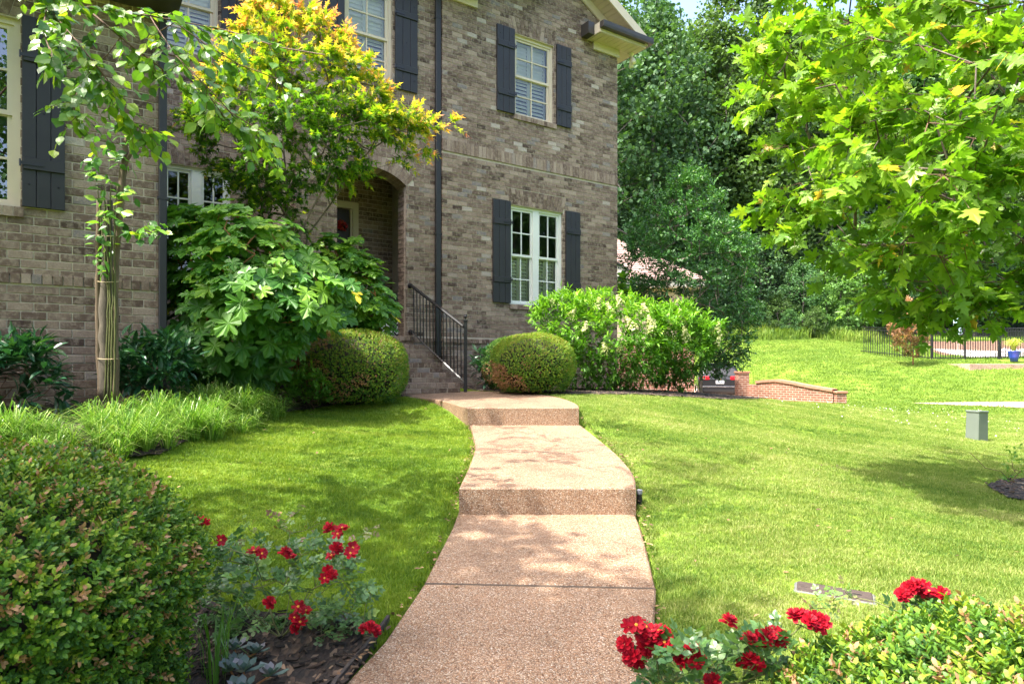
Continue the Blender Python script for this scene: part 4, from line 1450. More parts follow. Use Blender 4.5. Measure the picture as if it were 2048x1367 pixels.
def twig_mesh(name, segs, rad, mat, parent):
    """thin three-sided twigs as one mesh"""
    b, m, t = segs
    N = len(b); o = np.array(parent.matrix_basis.translation)
    P = np.stack([b, m, t], 1) - o
    d = unit(t - b); ref = np.where(np.abs(d[:, 2:3]) < .8, np.array([[0, 0, 1.0]]), np.array([[1.0, 0, 0]]))
    U = unit(np.cross(d, ref)); Vv = np.cross(d, U)
    a = np.array([0, 2.094, 4.189]); rr = np.array([1, .8, .35]) * rad
    ring = np.cos(a)[None, None, :, None] * U[:, None, None] + np.sin(a)[None, None, :, None] * Vv[:, None, None]
    V = P[:, :, None, :] + rr[None, :, None, None] * ring
    q = []
    for s in range(2):
        for j in range(3):
            k = (j + 1) % 3; q.append((s * 3 + j, s * 3 + k, s * 3 + 3 + k, s * 3 + 3 + j))
    q = np.array(q).ravel()
    loops = (np.arange(N)[:, None] * 9 + q[None]).ravel()
    return link(name, np_mesh(name, V.reshape(-1, 3), loops, np.full(N * 6, 4), mat=mat, attrs={"rnd": np.full(N * 9, .5)}), parent, kind="stuff")


M_bark = bark("grey_brown_bark", (.06, .045, .035), (.19, .15, .115))
M_twig = bark("brown_twig", (.07, .04, .025), (.16, .09, .05), 30)
M_redtwig = bark("russet_stem", (.22, .09, .035), (.36, .16, .06), 30)

# ------------------------------------------------------------------ maple on the right
def maple():
    r = np.random.default_rng(101)
    base = np.array([5.75, 6.35, gz(5.75, 6.35)])
    t = tag(empty("maple_tree", base), "bright green maple with big lobed leaves overhanging the lawn by the mulch ring", "tree")
    mat = foliage("maple_leaf", [(0, (.035, .09, .010)), (.3, (.08, .175, .014)), (.6, (.155, .27, .018)), (.9, (.28, .36, .03)), (1, (.42, .28, .06))], trans=.52, rough=.38, spec=.45, noise_amt=.35, nscale=.9)
    sk = Skel(1)
    sk.path([base + (0, 0, -.1), base + (0, 0, .7), base + (-.1, -.05, 1.5), base + (-.2, -.1, 2.6), base + (-.25, -.1, 4.0), base + (-.3, -.1, 5.6), base + (-.3, 0, 7.2)])
    vis = [(1570, -60), (1560, 40), (1545, 70), (1530, 130), (1530, 175), (1495, 195), (1550, 230), (1545, 270), (1590, 330), (1570, 390), (1590, 440), (1600, 490), (1660, 520), (1730, 550), (1760, 600), (1800, 620), (1900, 625), (2060, 615), (2300, 580), (2300, -60)]
    C1, t1 = poly_clusters(vis, 5.6, 1.75, 300, 5, shell=.7)
    # upper crown above the frame and to the right
    n = 150
    u = rdir(r, n) * (r.uniform(.25, 1, (n, 1)) ** .45) * np.array([3.0, 2.5, 2.9]) + np.array([4.95, 6.2, CZ + 4.6])
    px = project(u)
    keep = ~((px[:, 1] > -40) & (px[:, 0] < 2150)) & (u[:, 2] > CZ + 1.0) & (px[:, 0] > 1360)
    C = np.r_[C1, u[keep]]
    out = unit(C - np.array([5.2, 6.3, CZ + 2.6]))
    order = np.argsort(np.linalg.norm(C - (base + (-.2, 0, 2.2)), axis=1))
    for i in order: sk.connect(C[i] - out[i] * .12, .4, .06, up=.5, pen=.8)
    sk.mesh("trunk", M_bark, t, rtip=.0065, p=.44)
    pos, d, nr, ci, seg = sprays(C, .36, r, twigs=4, leaves=8, up=.15, droop=.55, out=out, nup=1.0, nr=.85)
    twig_mesh("twig", seg, .0045, M_twig, t)
    size = r.uniform(.055, .13, len(pos))
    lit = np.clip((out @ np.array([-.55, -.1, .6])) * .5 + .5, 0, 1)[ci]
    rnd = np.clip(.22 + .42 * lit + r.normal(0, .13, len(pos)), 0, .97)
    rnd[r.random(len(pos)) > .985] = 1.0
    leaves_split("maple", T_maple, pos, d, nr, size, rnd, mat, t, 300)
maple()

# ------------------------------------------------------------------ tree overhanging from the upper left
def overhang():
    r = np.random.default_rng(202)
    base = np.array([-4.4, 4.1, gz(-4.4, 4.1)])
    t = tag(empty("overhanging_tree", base), "tree with drooping thin branches and oval green leaves hanging across the left wing", "tree")
    mat = foliage("oval_leaf", [(0, (.03, .08, .022)), (.35, (.075, .17, .026)), (.65, (.16, .27, .026)), (.9, (.29, .36, .03)), (1, (.40, .36, .05))], trans=.42, rough=.36, spec=.5, noise_amt=.2)
    sk = Skel(2)
    sk.path([base + (0, 0, -.1), base + (.05, 0, 1.2), base + (.15, 0, 2.5), base + (.5, -.05, 3.4), base + (1.0, -.1, 4.2), base + (1.5, -.1, 5.2), base + (1.8, 0, 6.3)])
    z = 4.0
    lines = [([(-60, -130), (60, -60), (170, 15), (300, 32), (450, 60), (560, 95), (650, 110)], 4.0, 1.0),
             ([(300, 34), (350, 110), (430, 190), (500, 270), (565, 350)], 3.9, 1.0),
             ([(60, -60), (100, 20), (160, 90), (215, 160), (245, 230), (290, 265)], 3.8, 1.1),
             ([(60, -60), (95, 10), (85, 60), (105, 115)], 3.7, .8),
             ([(350, 45), (420, 95), (480, 130), (560, 160)], 4.2, .9),
             ([(170, 15), (260, 90), (340, 150), (420, 200), (470, 260)], 4.1, 1.0),
             ([(420, 195), (470, 230), (520, 262), (555, 290)], 4.0, .7),
             ([(215, 110), (170, 150), (148, 200), (150, 235)], 3.7, .6)]
    pts_l, dir_l = [], []
    for ln, zz, wdt in lines:
        P3 = []
        for k, (x, y) in enumerate(ln): P3.append(W(x, y, zz + .25 * math.sin(k * 1.3 + zz * 7)))
        fine = []
        for a, b in zip(P3[:-1], P3[1:]):
            for q in range(5): fine.append(a + (b - a) * q / 5)
        fine.append(P3[-1]); fine = np.array(fine)
        Pn = np.array(sk.p); i = int(np.argmin(np.linalg.norm(Pn - fine[0], axis=1)))
        sk.path(list(fine[1:]) if np.linalg.norm(Pn[i] - fine[0]) < .05 else list(fine), i)
        dd = unit(np.gradient(fine, axis=0))
        for k in range(2, len(fine)):
            pts_l.append(fine[k]); dir_l.append(dd[k])
    A = np.array(pts_l); Dv = np.array(dir_l)
    pq = project(A); kk = r.random(len(A)) > np.clip((pq[:, 0] - 330) / 420, 0, .6)
    A, Dv = A[kk], Dv[kk]
    # side twigs along the branches
    n = len(A) * 2
    idx = np.repeat(np.arange(len(A)), 2)
    sd = unit(Dv[idx] * .8 + rdir(r, n) * np.array([1, .8, .8]) + np.array([.1, 0, -.25]))
    L = r.uniform(.05, .21, n)
    b = A[idx]; tip = b + sd * L[:, None] + np.array([0, 0, -1]) * (L ** 2)[:, None] * 1.2; mid = b + sd * (L * .5)[:, None]
    # more crown above the frame to shade the bed
    nc = 36
    Cc = rdir(r, nc) * (r.uniform(.3, 1, (nc, 1)) ** .5) * np.array([2.4, 1.9, 1.5]) + np.array([-2.6, 4.6, CZ + 4.75])
    px = project(Cc)
    Cc = Cc[(px[:, 1] < -140) & (Cc[:, 0] < .5)]
    for i in np.argsort(np.linalg.norm(Cc - base, axis=1)): sk.connect(Cc[i], .4, .05)
    sk.mesh("trunk", M_twig, t, rtip=.0035, p=.5)
    twig_mesh("twig", (b, mid, tip), .0022, M_twig, t)
    k = 5
    ti = np.tile(np.linspace(.25, 1, k), n); wi = np.repeat(np.arange(n), k)
    pos = b[wi] + sd[wi] * (L[wi] * ti)[:, None] + np.array([0, 0, -1]) * ((L[wi] * ti) ** 2 * 1.2)[:, None]
    sgn = np.where(np.arange(len(wi)) % 2, 1, -1)[:, None]
    ld = unit(sd[wi] * .7 + unit(np.cross(sd[wi], np.array([0, 0, 1.0]))) * sgn * .8 + np.array([0, 0, -.55]) + rdir(r, len(wi)) * .35)
    nr = unit(np.array([.1, -.35, .8]) + rdir(r, len(wi)) * .65)
    sz = r.uniform(.045, .095, len(pos)); rn = np.clip(r.beta(2, 2.2, len(pos)), 0, 1) * .95
    p2, d2, n2, _, _ = sprays(Cc, .4, r, 5, 6, droop=.5)
    pos = np.r_[pos, p2]; ld = np.r_[ld, d2]; nr = np.r_[nr, n2]
    sz = np.r_[sz, r.uniform(.06, .10, len(p2))]; rn = np.r_[rn, np.clip(r.beta(2, 2.2, len(p2)), 0, 1)]
    V = T_ovate[0].copy(); V[:, 0] *= 1.35
    leaves_split("oval", (V, T_ovate[1]), pos, ld, nr, sz, rn, mat, t, 300)
overhang()

# ------------------------------------------------------------------ tied multi-stem trunk with a leafy vine
def tied_tree():
    r = np.random.default_rng(303)
    zb = 5.95
    base = W(217, 790, zb)
    base[2] = gz(base[0], base[1])
    t = tag(empty("tied_tree", base), "bare stems and stakes tied with twine against the left wing wall, leafy above", "tree")
    o = base
    M_old = bark("old_grey_bark", (.035, .028, .019), (.15, .125, .09), 18)
    M_tan = bark("tan_stake_bark", (.075, .052, .030), (.16, .115, .068), 22)
    M_green = bark("green_shoot", (.055, .065, .018), (.12, .125, .035), 20)
    def stem(name, px, rads, mat, dz=0.0, n=8):
        P = np.array([W(x, y, zb + dz) for x, y in px]) - o
        fine = []
        for a, b in zip(P[:-1], P[1:]):
            for q in range(4): fine.append(a + (b - a) * q / 4 + r.normal(0, .003, 3))
        fine.append(P[-1]); fine = np.array(fine)
        rr = np.interp(np.linspace(0, 1, len(fine)), np.linspace(0, 1, len(rads)), rads) * (1 + r.normal(0, .05, len(fine)))
        mb = MB(); mb.tube(fine, rr, n); return mb.build(name, mat, t, smooth=True)
    stem("trunk", [(214, 800), (212, 700), (210, 600), (214, 520), (216, 450), (220, 400)], [.060, .058, .056, .05, .036, .022], M_old)
    stem("stake", [(201, 800), (197, 700), (196, 560), (197, 460), (198, 400)], [.022, .023, .022, .022, .02], M_tan, -.03)
    stem("stake", [(232, 800), (231, 700), (230, 600), (233, 500), (240, 420), (247, 340), (251, 290), (262, 250)], [.026, .026, .026, .026, .028, .03, .024, .012], M_tan, -.05)
    stem("branch", [(247, 340), (258, 312), (272, 290), (280, 262)], [.02, .016, .012, .008], M_tan, -.05)
    for k in range(4):
        x = 207 + k * 6.5
        stem("shoot", [(x + 2, 800), (x + 6 - k, 700), (x + 10 - 2 * k, 600), (x + 2, 500), (x - 6 + 3 * k, 430), (x - 12 + 7 * k, 370)], [.008, .008, .008, .007, .006, .004], M_green, -.075 - .006 * k, 6)
    M_twine = plain("twine", (.42, .33, .2), .9, .1, 40)
    for y in (470, 562, 716):
        mb = MB()
        P = []
        for k in range(17):
            a = 2 * math.pi * k / 16
            P.append(W(216 + 22 * math.cos(a), y + 2 * math.sin(a), zb - .02 - .09 * math.sin(a)) - o)
        mb.tube(P, .004, 5, cap=False); mb.build("twine", M_twine, t)
    # vine leaves
    mat = foliage("vine_leaf", [(0, (.02, .06, .02)), (.4, (.05, .14, .03)), (.75, (.14, .28, .03)), (1, (.33, .42, .05))], trans=.4, rough=.3, spec=.5, noise_amt=.1)
    cl = []
    for (x, y, n, s) in [(205, 300, 9, 16), (190, 345, 9, 14), (205, 370, 12, 17), (208, 410, 14, 18), (212, 440, 10, 18), (190, 470, 8, 12), (215, 480, 8, 16), (195, 510, 9, 12), (205, 540, 8, 12), (255, 385, 12, 12), (258, 420, 9, 12),
                         (255, 460, 8, 14), (280, 462, 10, 12), (305, 462, 9, 12), (325, 460, 8, 10), (235, 300, 12, 20), (260, 270, 10, 18), (180, 320, 6, 10), (225, 255, 10, 20), (245, 330, 7, 16)]:
        for _ in range(n): cl.append(W(x + r.normal(0, s * .6), y + r.normal(0, s * .7), zb - .12 + r.normal(0, .06)))
    pos = np.array(cl)
    d = unit(rdir(r, len(pos)) * np.array([1, .6, .5]) + np.array([.05, -.2, -.25])); nr = unit(rdir(r, len(pos)) * .7 + np.array([.1, -.5, .7]))
    V = T_ovate[0].copy(); V[:, 0] *= 1.15
    leaves_split("vine", (V, T_ovate[1]), pos, d, nr, r.uniform(.06, .12, len(pos)), np.clip(r.beta(2, 1.8, len(pos)), 0, 1), mat, t, 250)
tied_tree()

# ------------------------------------------------------------------ Japanese maple by the porch
def jmaple():
    r = np.random.default_rng(404)
    base = np.array([-2.85, 8.75, gz(-2.85, 8.75)])
    t = tag(empty("japanese_maple", base), "japanese maple with orange tipped yellow green foliage in front of the porch", "tree")
    mat = foliage("japanese_maple_leaf", [(0, (.020, .060, .010)), (.3, (.06, .16, .010)), (.5, (.17, .29, .012)), (.66, (.38, .39, .03)), (.80, (.50, .32, .07)), (.95, (.52, .20, .13))], trans=.5, rough=.45, spec=.3, tint=(1.1, 1.1, .5), noise_amt=.25, nscale=1.6)
    crown = [(520, -40), (560, -40), (600, 5), (640, 40), (700, 90), (740, 130), (770, 190), (800, 215), (860, 225), (905, 243), (860, 258), (800, 275), (850, 300), (868, 320), (800, 312), (755, 325), (700, 355), (650, 395), (610, 440), (560, 420), (500, 420), (440, 340), (390, 300), (350, 268), (345, 235), (395, 190), (440, 130), (470, 70), (500, 20)]
    C, tt = poly_clusters(crown, 8.7, 1.0, 450, 6, shell=.7)
    # horizontal layering
    C[:, 2] = C[:, 2] + .10 * np.sin(C[:, 2] * 9)
    sk = Skel(3)
    s0 = sk.path([base + (0, 0, -.1), base + (-.02, 0, .5), W(585, 640, 8.75), W(580, 520, 8.75), W(575, 420, 8.75), W(570, 330, 8.75), W(560, 230, 8.75), W(548, 120, 8.75)])
    sk.path([W(600, 470, 8.5), W(622, 420, 8.4), W(650, 370, 8.4), W(672, 320, 8.4), W(680, 260, 8.4), W(660, 180, 8.5)], s0[2])
    sk.path([W(615, 470, 8.9), W(660, 410, 8.9), W(700, 350, 8.8), W(740, 300, 8.8), (W(800, 262, 8.8))], s0[2])
    sk.path([W(555, 470, 8.6), W(520, 390, 8.6), W(480, 300, 8.6), W(440, 220, 8.6)], s0[3])
    ctr = W(580, 260, 8.7)
    out = unit((C - ctr) * np.array([1, 1, .8]))
    for i in np.argsort(np.linalg.norm(C - W(590, 430, 8.7), axis=1)): sk.connect(C[i], .3, .06, up=.35, pen=.9)
    sk.mesh("trunk", M_bark, t, rtip=.0035, p=.43)
    pos, d, nr, ci, seg = sprays(C, .26, r, twigs=4, leaves=9, up=.12, droop=.25, out=out * np.array([1, 1, .3]), nup=1.0, nr=.5, tl=(.5, 1.1))
    twig_mesh("twig", seg, .002, M_twig, t)
    size = r.uniform(.06, .10, len(pos))
    px = project(C)
    # new growth (orange) towards the outside top and the right hand tips
    hi = np.clip((CZ + (HY - 330) / F * 8.7 - C[:, 2]) / 1.8 * -1, -.2, 1)
    ex = np.clip((px[:, 0] - 700) / 200, 0, 1) * (px[:, 1] < 340)
    edge = 1 - tt
    new = np.clip(.17 + .20 * hi + .18 * ex + .26 * edge * (hi > -.25) + .12 * out[:, 2] - .14 * (px[:, 0] < 470) * (px[:, 1] > 200), 0, .84)
    tips = np.tile(np.linspace(-.10, .16, 9), len(pos) // 9) * (1 + 1.0 * edge[ci])
    rnd = np.clip(new[ci] * .92 + tips + r.normal(0, .09, len(pos)), 0, 1)
    leaf_obj("crown", [scatter(T_jmaple, pos, d, nr, size, rnd)], mat, t)
jmaple()

# ------------------------------------------------------------------ oakleaf hydrangeas
M_oak = foliage("oakleaf", [(0, (.022, .080, .014)), (.4, (.05, .15, .018)), (.7, (.11, .235, .022)), (.93, (.22, .34, .03)), (1, (.45, .38, .03))], trans=.34, rough=.42, spec=.4, noise_amt=.25)
def oakleaf(poly, zc, dz, n, lname, label, base, seed, nsingle, smin=.15, smax=.28):
    r = np.random.default_rng(seed)
    base = np.array([base[0], base[1], gz(*base)])
    t = tag(empty("oakleaf_hydrangea", base), label, "shrub", "oakleaf hydrangeas by the porch")
    C, tt = poly_clusters(poly, zc, dz, n, seed, shell=.6)
    front = C[:, 1] < zc + .1 * dz
    ctr = np.array([base[0], base[1], base[2] + .9])
    out = unit(C - ctr)
    sk = Skel(seed)
    root = sk.path([base + (0, 0, -.1), base + (0, 0, .02)])
    for k in range(7):
        a = k * .9
        sk.path([base + (.08 * math.cos(a), .08 * math.sin(a), .1), base + (.22 * math.cos(a), .18 * math.sin(a), .5), base + (.35 * math.cos(a), .3 * math.sin(a), 1.0)], root[-1])
    tips = C - out * .14
    for i in np.argsort(np.linalg.norm(C - base, axis=1)): sk.connect(tips[i], .3, .05, up=.3, pen=.6)
    sk.mesh("stem", M_redtwig, t, rtip=.0055, p=.3)
    k = 2
    ci = np.repeat(np.arange(n), k)
    pos = C[ci] - out[ci] * .1 + r.normal(0, .05, (len(ci), 3))
    # leaves face outwards and up, tips hang
    nr = unit(out[ci] * .75 + np.array([.05, -.35, .55]) + rdir(r, len(ci)) * .55)
    side = unit(np.cross(nr, rdir(r, len(ci))))
    d = unit(side * .55 + out[ci] * .4 + np.array([0, 0, -.75]))
    d = unit(d - nr * (d * nr).sum(1, keepdims=True) * .8)
    size = r.uniform(smin, smax, len(ci))
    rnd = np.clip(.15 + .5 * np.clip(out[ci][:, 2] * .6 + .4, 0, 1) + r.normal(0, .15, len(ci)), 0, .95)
    rnd[r.random(len(ci)) > .99] = 1.0
    leaves_split("oak", T_oak, pos, d, nr, size, rnd, M_oak, t, nsingle)
oakleaf([(318, 490), (340, 395), (395, 405), (440, 385), (500, 405), (570, 445), (640, 500), (705, 560), (690, 620), (650, 650), (600, 680), (560, 720), (510, 770), (400, 770), (350, 740), (325, 640), (335, 560)],
        7.35, .85, 520, "oak", "large oakleaf hydrangea with big lobed leaves beside the left wing corner", (-2.95, 7.6), 505, 300)
oakleaf([(630, 470), (700, 455), (740, 500), (785, 550), (790, 640), (750, 680), (690, 660), (630, 640)],
        8.95, .5, 230, "oak", "oakleaf hydrangea right against the porch opening behind the clipped boxwood", (-2.15, 9.1), 506, 150, .13, .25)

# ------------------------------------------------------------------ clipped boxwood
M_box = foliage("boxwood_leaf", [(0, (.016, .050, .014)), (.3, (.038, .100, .018)), (.55, (.085, .175, .018)), (.75, (.18, .26, .020)), (.86, (.20, .22, .03)), (.90, (.22, .11, .05)), (1, (.34, .19, .10))], trans=.3, rough=.42, spec=.3, noise_amt=.30, nscale=6)
M_core = plain("dark_core", (.030, .026, .016), .95, .4, 12)


def superpts(r, n, rad, ex, zmin=-1):
    """points and normals on a superellipsoid"""
    d = rdir(r, n * 2)
    d = d[d[:, 2] > zmin][:n]
    q = np.abs(d) ** ex
    k = q.sum(1) ** (-1 / ex)
    P = d * k[:, None]
    N = unit(np.sign(d) * np.abs(P) ** (ex - 1) / np.array(rad))
    return P * np.array(rad), N


def lumps(P, amp, f, seed):
    a = np.random.default_rng(seed).uniform(0, 6.28, 6)
    return amp * (np.sin(P[:, 0] * f + a[0]) * np.sin(P[:, 1] * f * 1.1 + a[1]) + .6 * np.sin(P[:, 2] * f * 1.7 + a[2]) + .5 * np.sin((P[:, 0] + P[:, 2]) * f * 2.3 + a[3]))


def boxwood(name, label, centre, rad, ex, n, leaf, seed, brown, cat="shrub", group=None, sprig=None, lump=.02, zmin=-.75, sprig_len=.07, front=False, bshape=None, ysh=0.0, drift=.0):
    r = np.random.default_rng(seed)
    g = gz(centre[0], centre[1])
    t = tag(empty(name, (centre[0], centre[1], g)), label, cat, group)
    c = np.array(centre)
    P, N = superpts(r, n, rad, ex, zmin)
    P = P + N * lumps(P + c, lump, 6.0, seed)[:, None]
    P = P + N * (r.uniform(-.06, .012, n))[:, None] * min(1, sprig_len / .05)
    Wp = P + c
    if front:
        k = ((Wp[:, 1] < c[1] + .55 * rad[1]) | (N[:, 2] > .2))
        P, N, Wp = P[k], N[k], Wp[k]
    n = len(P)
    d = unit(N + rdir(r, n) * .55 + np.array([0, 0, .35])); nr = rdir(r, n)
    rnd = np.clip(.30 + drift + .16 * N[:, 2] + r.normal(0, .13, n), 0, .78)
    fresh = r.random(n) > .86
    rnd[fresh] = np.clip(rnd[fresh] + .22, 0, .80)
    for (bc, br, pr) in brown:
        dist = np.linalg.norm((P / np.array(rad)) - np.array(bc), axis=1)
        b = (dist < br * (1 + .35 * np.sin(P[:, 0] * 17) * np.sin(P[:, 2] * 21))) & (r.random(n) < pr)
        rnd[b] = r.uniform(.88, 1.0, b.sum())
    dead = r.random(n) < (.05 if front else .02)
    rnd[dead] = r.uniform(.88, 1, dead.sum())
    size = sprig_len * r.uniform(.75, 1.25, n)
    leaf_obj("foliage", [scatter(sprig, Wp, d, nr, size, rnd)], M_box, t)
    # dark solid core for the woody interior, added to block light between leaves
    mb = MB(); mb.lathe([(.05 * rad[0], -rad[2] * .95)] + [(rad[0] * .86 * math.sqrt(max(.02, 1 - u * u)), rad[2] * .86 * u) for u in np.linspace(-.85, .97, 10)], 20)
    core = mb.build("dark_core", M_core, t, loc=(0, 0, c[2] - g))
    core.scale = (1, rad[1] / rad[0], 1)
    return t

SP_far = make_sprig(3, .42, 1)
SP_near = make_sprig(5, .32, 2, (np.array([(0, 0, 0), (-.19, .38, .05), (.19, .38, .05), (-.16, .72, .04), (.16, .72, .04), (0, 1, -.03)]), [(0, 2, 1), (1, 2, 4, 3), (3, 4, 5)]))

boxwood("boxwood_globe", "round clipped boxwood left of the steps, browned on its left half", (-2.08, 8.65, CZ + .0 - .02), (.70, .66, .50), 2.5, 15000, 0, 61,
        [((-.9, -.5, .1), .45, .85), ((-.5, -.7, .65), .35, .8), ((-.45, -.85, -.1), .30, .75), ((-.1, -.9, -.55), .28, .55), ((.35, -.9, -.3), .18, .6)], sprig=SP_far, sprig_len=.036, group="clipped boxwood globes", lump=.008, drift=.24)
boxwood("boxwood_globe", "bright yellow green clipped boxwood globe right of the handrail post, brown at its lower left", (.32, 10.1, CZ + .06 - .02), (.62, .60, .47), 2.4, 14000, 0, 62,
        [((-.85, -.5, -.35), .42, .85), ((-.45, -.85, -.6), .32, .7), ((-.2, -.85, .0), .16, .4)], sprig=SP_far, sprig_len=.036, group="clipped boxwood globes", lump=.008, drift=.26)
boxwood("boxwood_globe", "dark clipped boxwood globe half hidden behind the yellow green one", (-.02, 11.05, CZ + .03), (.46, .42, .46), 2.3, 8000, 0, 63, [((-.8, -.5, -.3), .4, .5)], sprig=SP_far, sprig_len=.036, group="clipped boxwood globes", lump=.008, drift=-.08)
boxwood("boxwood_hedge", "large dark boxwood with scattered brown leaves at the lower left corner beside the roses", (-1.98, 2.08, CZ - .79), (.86, .62, .52), 2.8, 26000, 0, 64,
        [((.1, -.7, .6), .22, .4), ((.2, -.9, -.2), .30, .3), ((.5, -.8, -.5), .35, .4), ((-.3, -.8, .2), .2, .4), ((-.1, -.9, -.6), .3, .4), ((.6, -.6, .3), .18, .4)], sprig=SP_near, sprig_len=.060, lump=.035, zmin=-.9, front=True, drift=.05)
boxwood("boxwood_hedge", "low boxwood at the lower right corner next to the red roses", (1.52, 1.64, CZ - 1.13), (.86, .48, .42), 2.6, 15000, 0, 65,
        [((.1, -.3, .9), .25, .3), ((.4, -.5, .7), .25, .3)], sprig=SP_near, sprig_len=.068, lump=.025, zmin=-.6, front=True, drift=-.01)

# ------------------------------------------------------------------ panicle hydrangeas
M_pan = foliage("panicle_hydrangea_leaf", [(0, (.035, .10, .014)), (.35, (.08, .20, .018)), (.65, (.16, .31, .022)), (.9, (.27, .40, .03)), (1, (.36, .44, .05))], trans=.36, rough=.42, spec=.35, noise_amt=.22)
M_panfl = foliage("cream_floret", [(0, (.30, .36, .10)), (.5, (.46, .48, .22)), (1, (.58, .56, .34))], trans=.3, rough=.7, noise_amt=.1, gain=1)


def panicle_mesh(seed):
    r = np.random.default_rng(seed)
    n = 110
    z = r.uniform(0, 1, n); a = r.uniform(0, 6.28, n); R = .36 * (1 - z) ** .8 * np.sqrt(r.uniform(.4, 1, n)) + .03
    P = np.c_[R * np.cos(a), R * np.sin(a), z]
    N = unit(np.c_[np.cos(a), np.sin(a), .5 + 0 * a])
    V, L, Cn, R_ = scatter(T_clump, P, unit(np.cross(N, rdir(r, n))), N, r.uniform(.11, .2, n), r.uniform(0, 1, n))
    return np_mesh("flower", V, L, Cn, mat=M_panfl, attrs={"rnd": R_})
PAN = [panicle_mesh(s) for s in range(3)]


def leafy_shrub(name, label, cat, poly, zc, dz, n, base, seed, mat, tmpl, sz, twigs=4, leaves=7, R=.2, flowers=(), group=None, stemmat=None, stems=6, up=.4, droop=.15, rbase=.28, hgt=.7, core=True, rvar=.12, nup=.9):
    r = np.random.default_rng(seed)
    b = np.array([base[0], base[1], gz(*base)])
    t = tag(empty(name, b), label, cat, group)
    C, tt = poly_clusters(poly, zc, dz, n, seed, shell=.6)
    ctr = np.array([C[:, 0].mean(), C[:, 1].mean(), C[:, 2].mean() - .2])
    out = unit(C - ctr)
    sk = Skel(seed)
    root = sk.path([b + (0, 0, -.1), b + (0, 0, .02)])
    for k in range(stems):
        a = k * 6.28 / stems
        sk.path([b + (.1 * math.cos(a), .1 * math.sin(a), .12), b + (.25 * math.cos(a), .22 * math.sin(a), hgt * .5), b + (.4 * math.cos(a), .35 * math.sin(a), hgt)], root[-1])
    for i in np.argsort(np.linalg.norm(C - b, axis=1)): sk.connect(C[i] - out[i] * .08, .3, .04, up=.3)
    sk.mesh("stem", stemmat or M_twig, t, rtip=.003, p=.4)
    pos, d, nr, ci, seg = sprays(C, R, r, twigs, leaves, up=up, droop=droop, out=out, nup=nup)
    size = r.uniform(sz[0], sz[1], len(pos))
    h = (pos[:, 2] - pos[:, 2].min()) / (np.ptp(pos[:, 2]) + 1e-6)
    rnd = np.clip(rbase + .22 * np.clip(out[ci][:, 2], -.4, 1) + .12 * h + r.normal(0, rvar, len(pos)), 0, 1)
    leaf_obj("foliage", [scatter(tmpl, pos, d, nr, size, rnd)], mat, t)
    for k, (x, y, s, dzf) in enumerate(flowers):
        p = W(x, y, zc + dzf)
        o = link("flower", PAN[k % 3], t, loc=tuple(p - b - np.array([0, 0, s * .5])))
        s *= .82; o.scale = (s * 1.1, s * 1.1, s); o.rotation_euler = (r.normal(0, .35), r.normal(0, .35), r.uniform(0, 6))
    return t

leafy_shrub("panicle_hydrangea", "wide bright green panicle hydrangea with cream cone flowers below the right window", "shrub",
            [(1068, 650), (1085, 610), (1140, 595), (1200, 592), (1290, 612), (1330, 640), (1330, 710), (1290, 772), (1150, 772), (1125, 745), (1095, 690)], 11.3, .75, 330, (1.75, 11.4), 71, M_pan, T_lance, (.08, .14), R=.24, up=.6,
            flowers=[(1113, 600, .26, -.3), (1195, 603, .24, -.4), (1222, 612, .26, -.5), (1243, 596, .26, -.3), (1268, 640, .28, -.7), (1290, 612, .28, -.5), (1212, 688, .24, -.75), (1305, 642, .28, -.65), (1240, 690, .2, -.7), (1170, 650, .2, -.7), (1140, 620, .22, -.5)], group="panicle hydrangeas in the house bed")
leafy_shrub("panicle_hydrangea", "smaller panicle hydrangea with cream flowers at the corner of the bed beside the parked car", "shrub",
            [(1310, 625), (1360, 612), (1420, 640), (1445, 665), (1430, 700), (1400, 735), (1370, 768), (1320, 772), (1300, 750)], 12.0, .6, 220, (3.1, 12.2), 72, M_pan, T_lance, (.08, .14), R=.24, up=.6, rbase=.2,
            flowers=[(1336, 640, .3, -.4), (1372, 660, .28, -.5), (1434, 655, .32, -.2), (1325, 670, .24, -.5), (1432, 680, .24, -.3), (1360, 625, .24, -.3)], group="panicle hydrangeas in the house bed")

# ------------------------------------------------------------------ other shrubs of the beds
M_laurel = foliage("laurel_leaf", [(0, (.010, .040, .020)), (.5, (.020, .075, .030)), (1, (.06, .14, .03))], trans=.2, rough=.3, spec=.5, noise_amt=.2)
M_lime = foliage("lime_leaf", [(0, (.05, .13, .02)), (.5, (.09, .21, .025)), (1, (.22, .36, .03))], trans=.4, rough=.45, noise_amt=.2)
leafy_shrub("laurel_shrub", "dark long leaved shrub at the wall foot, by the photo's left edge", "shrub", [(-60, 760), (-30, 700), (10, 690), (55, 700), (90, 745), (100, 790), (60, 800), (-40, 800)], 5.75, .35, 50, (-4.35, 5.75), 81, M_laurel, T_lance, (.11, .19), R=.2, twigs=3, leaves=6, group="dark laurel shrubs", stems=4, hgt=.3)
leafy_shrub("laurel_shrub", "dark green long leaved shrub between the tied trunk and the oakleaf hydrangea", "shrub", [(240, 750), (250, 695), (285, 682), (330, 690), (355, 720), (360, 770), (320, 790), (260, 785)], 6.35, .3, 50, (-3.5, 6.4), 82, M_laurel, T_lance, (.11, .18), R=.2, twigs=3, leaves=6, group="dark laurel shrubs", stems=4, hgt=.35)
leafy_shrub("laurel_shrub", "small dark plant with narrow leaves between the handrail post and the boxwood globe", "shrub", [(950, 745), (955, 710), (970, 700), (985, 715), (985, 760), (960, 770)], 11.1, .1, 12, (-.45, 11.1), 83, M_laurel, T_lance, (.10, .2), R=.2, twigs=3, leaves=5, group="dark laurel shrubs", stems=3, hgt=.2)
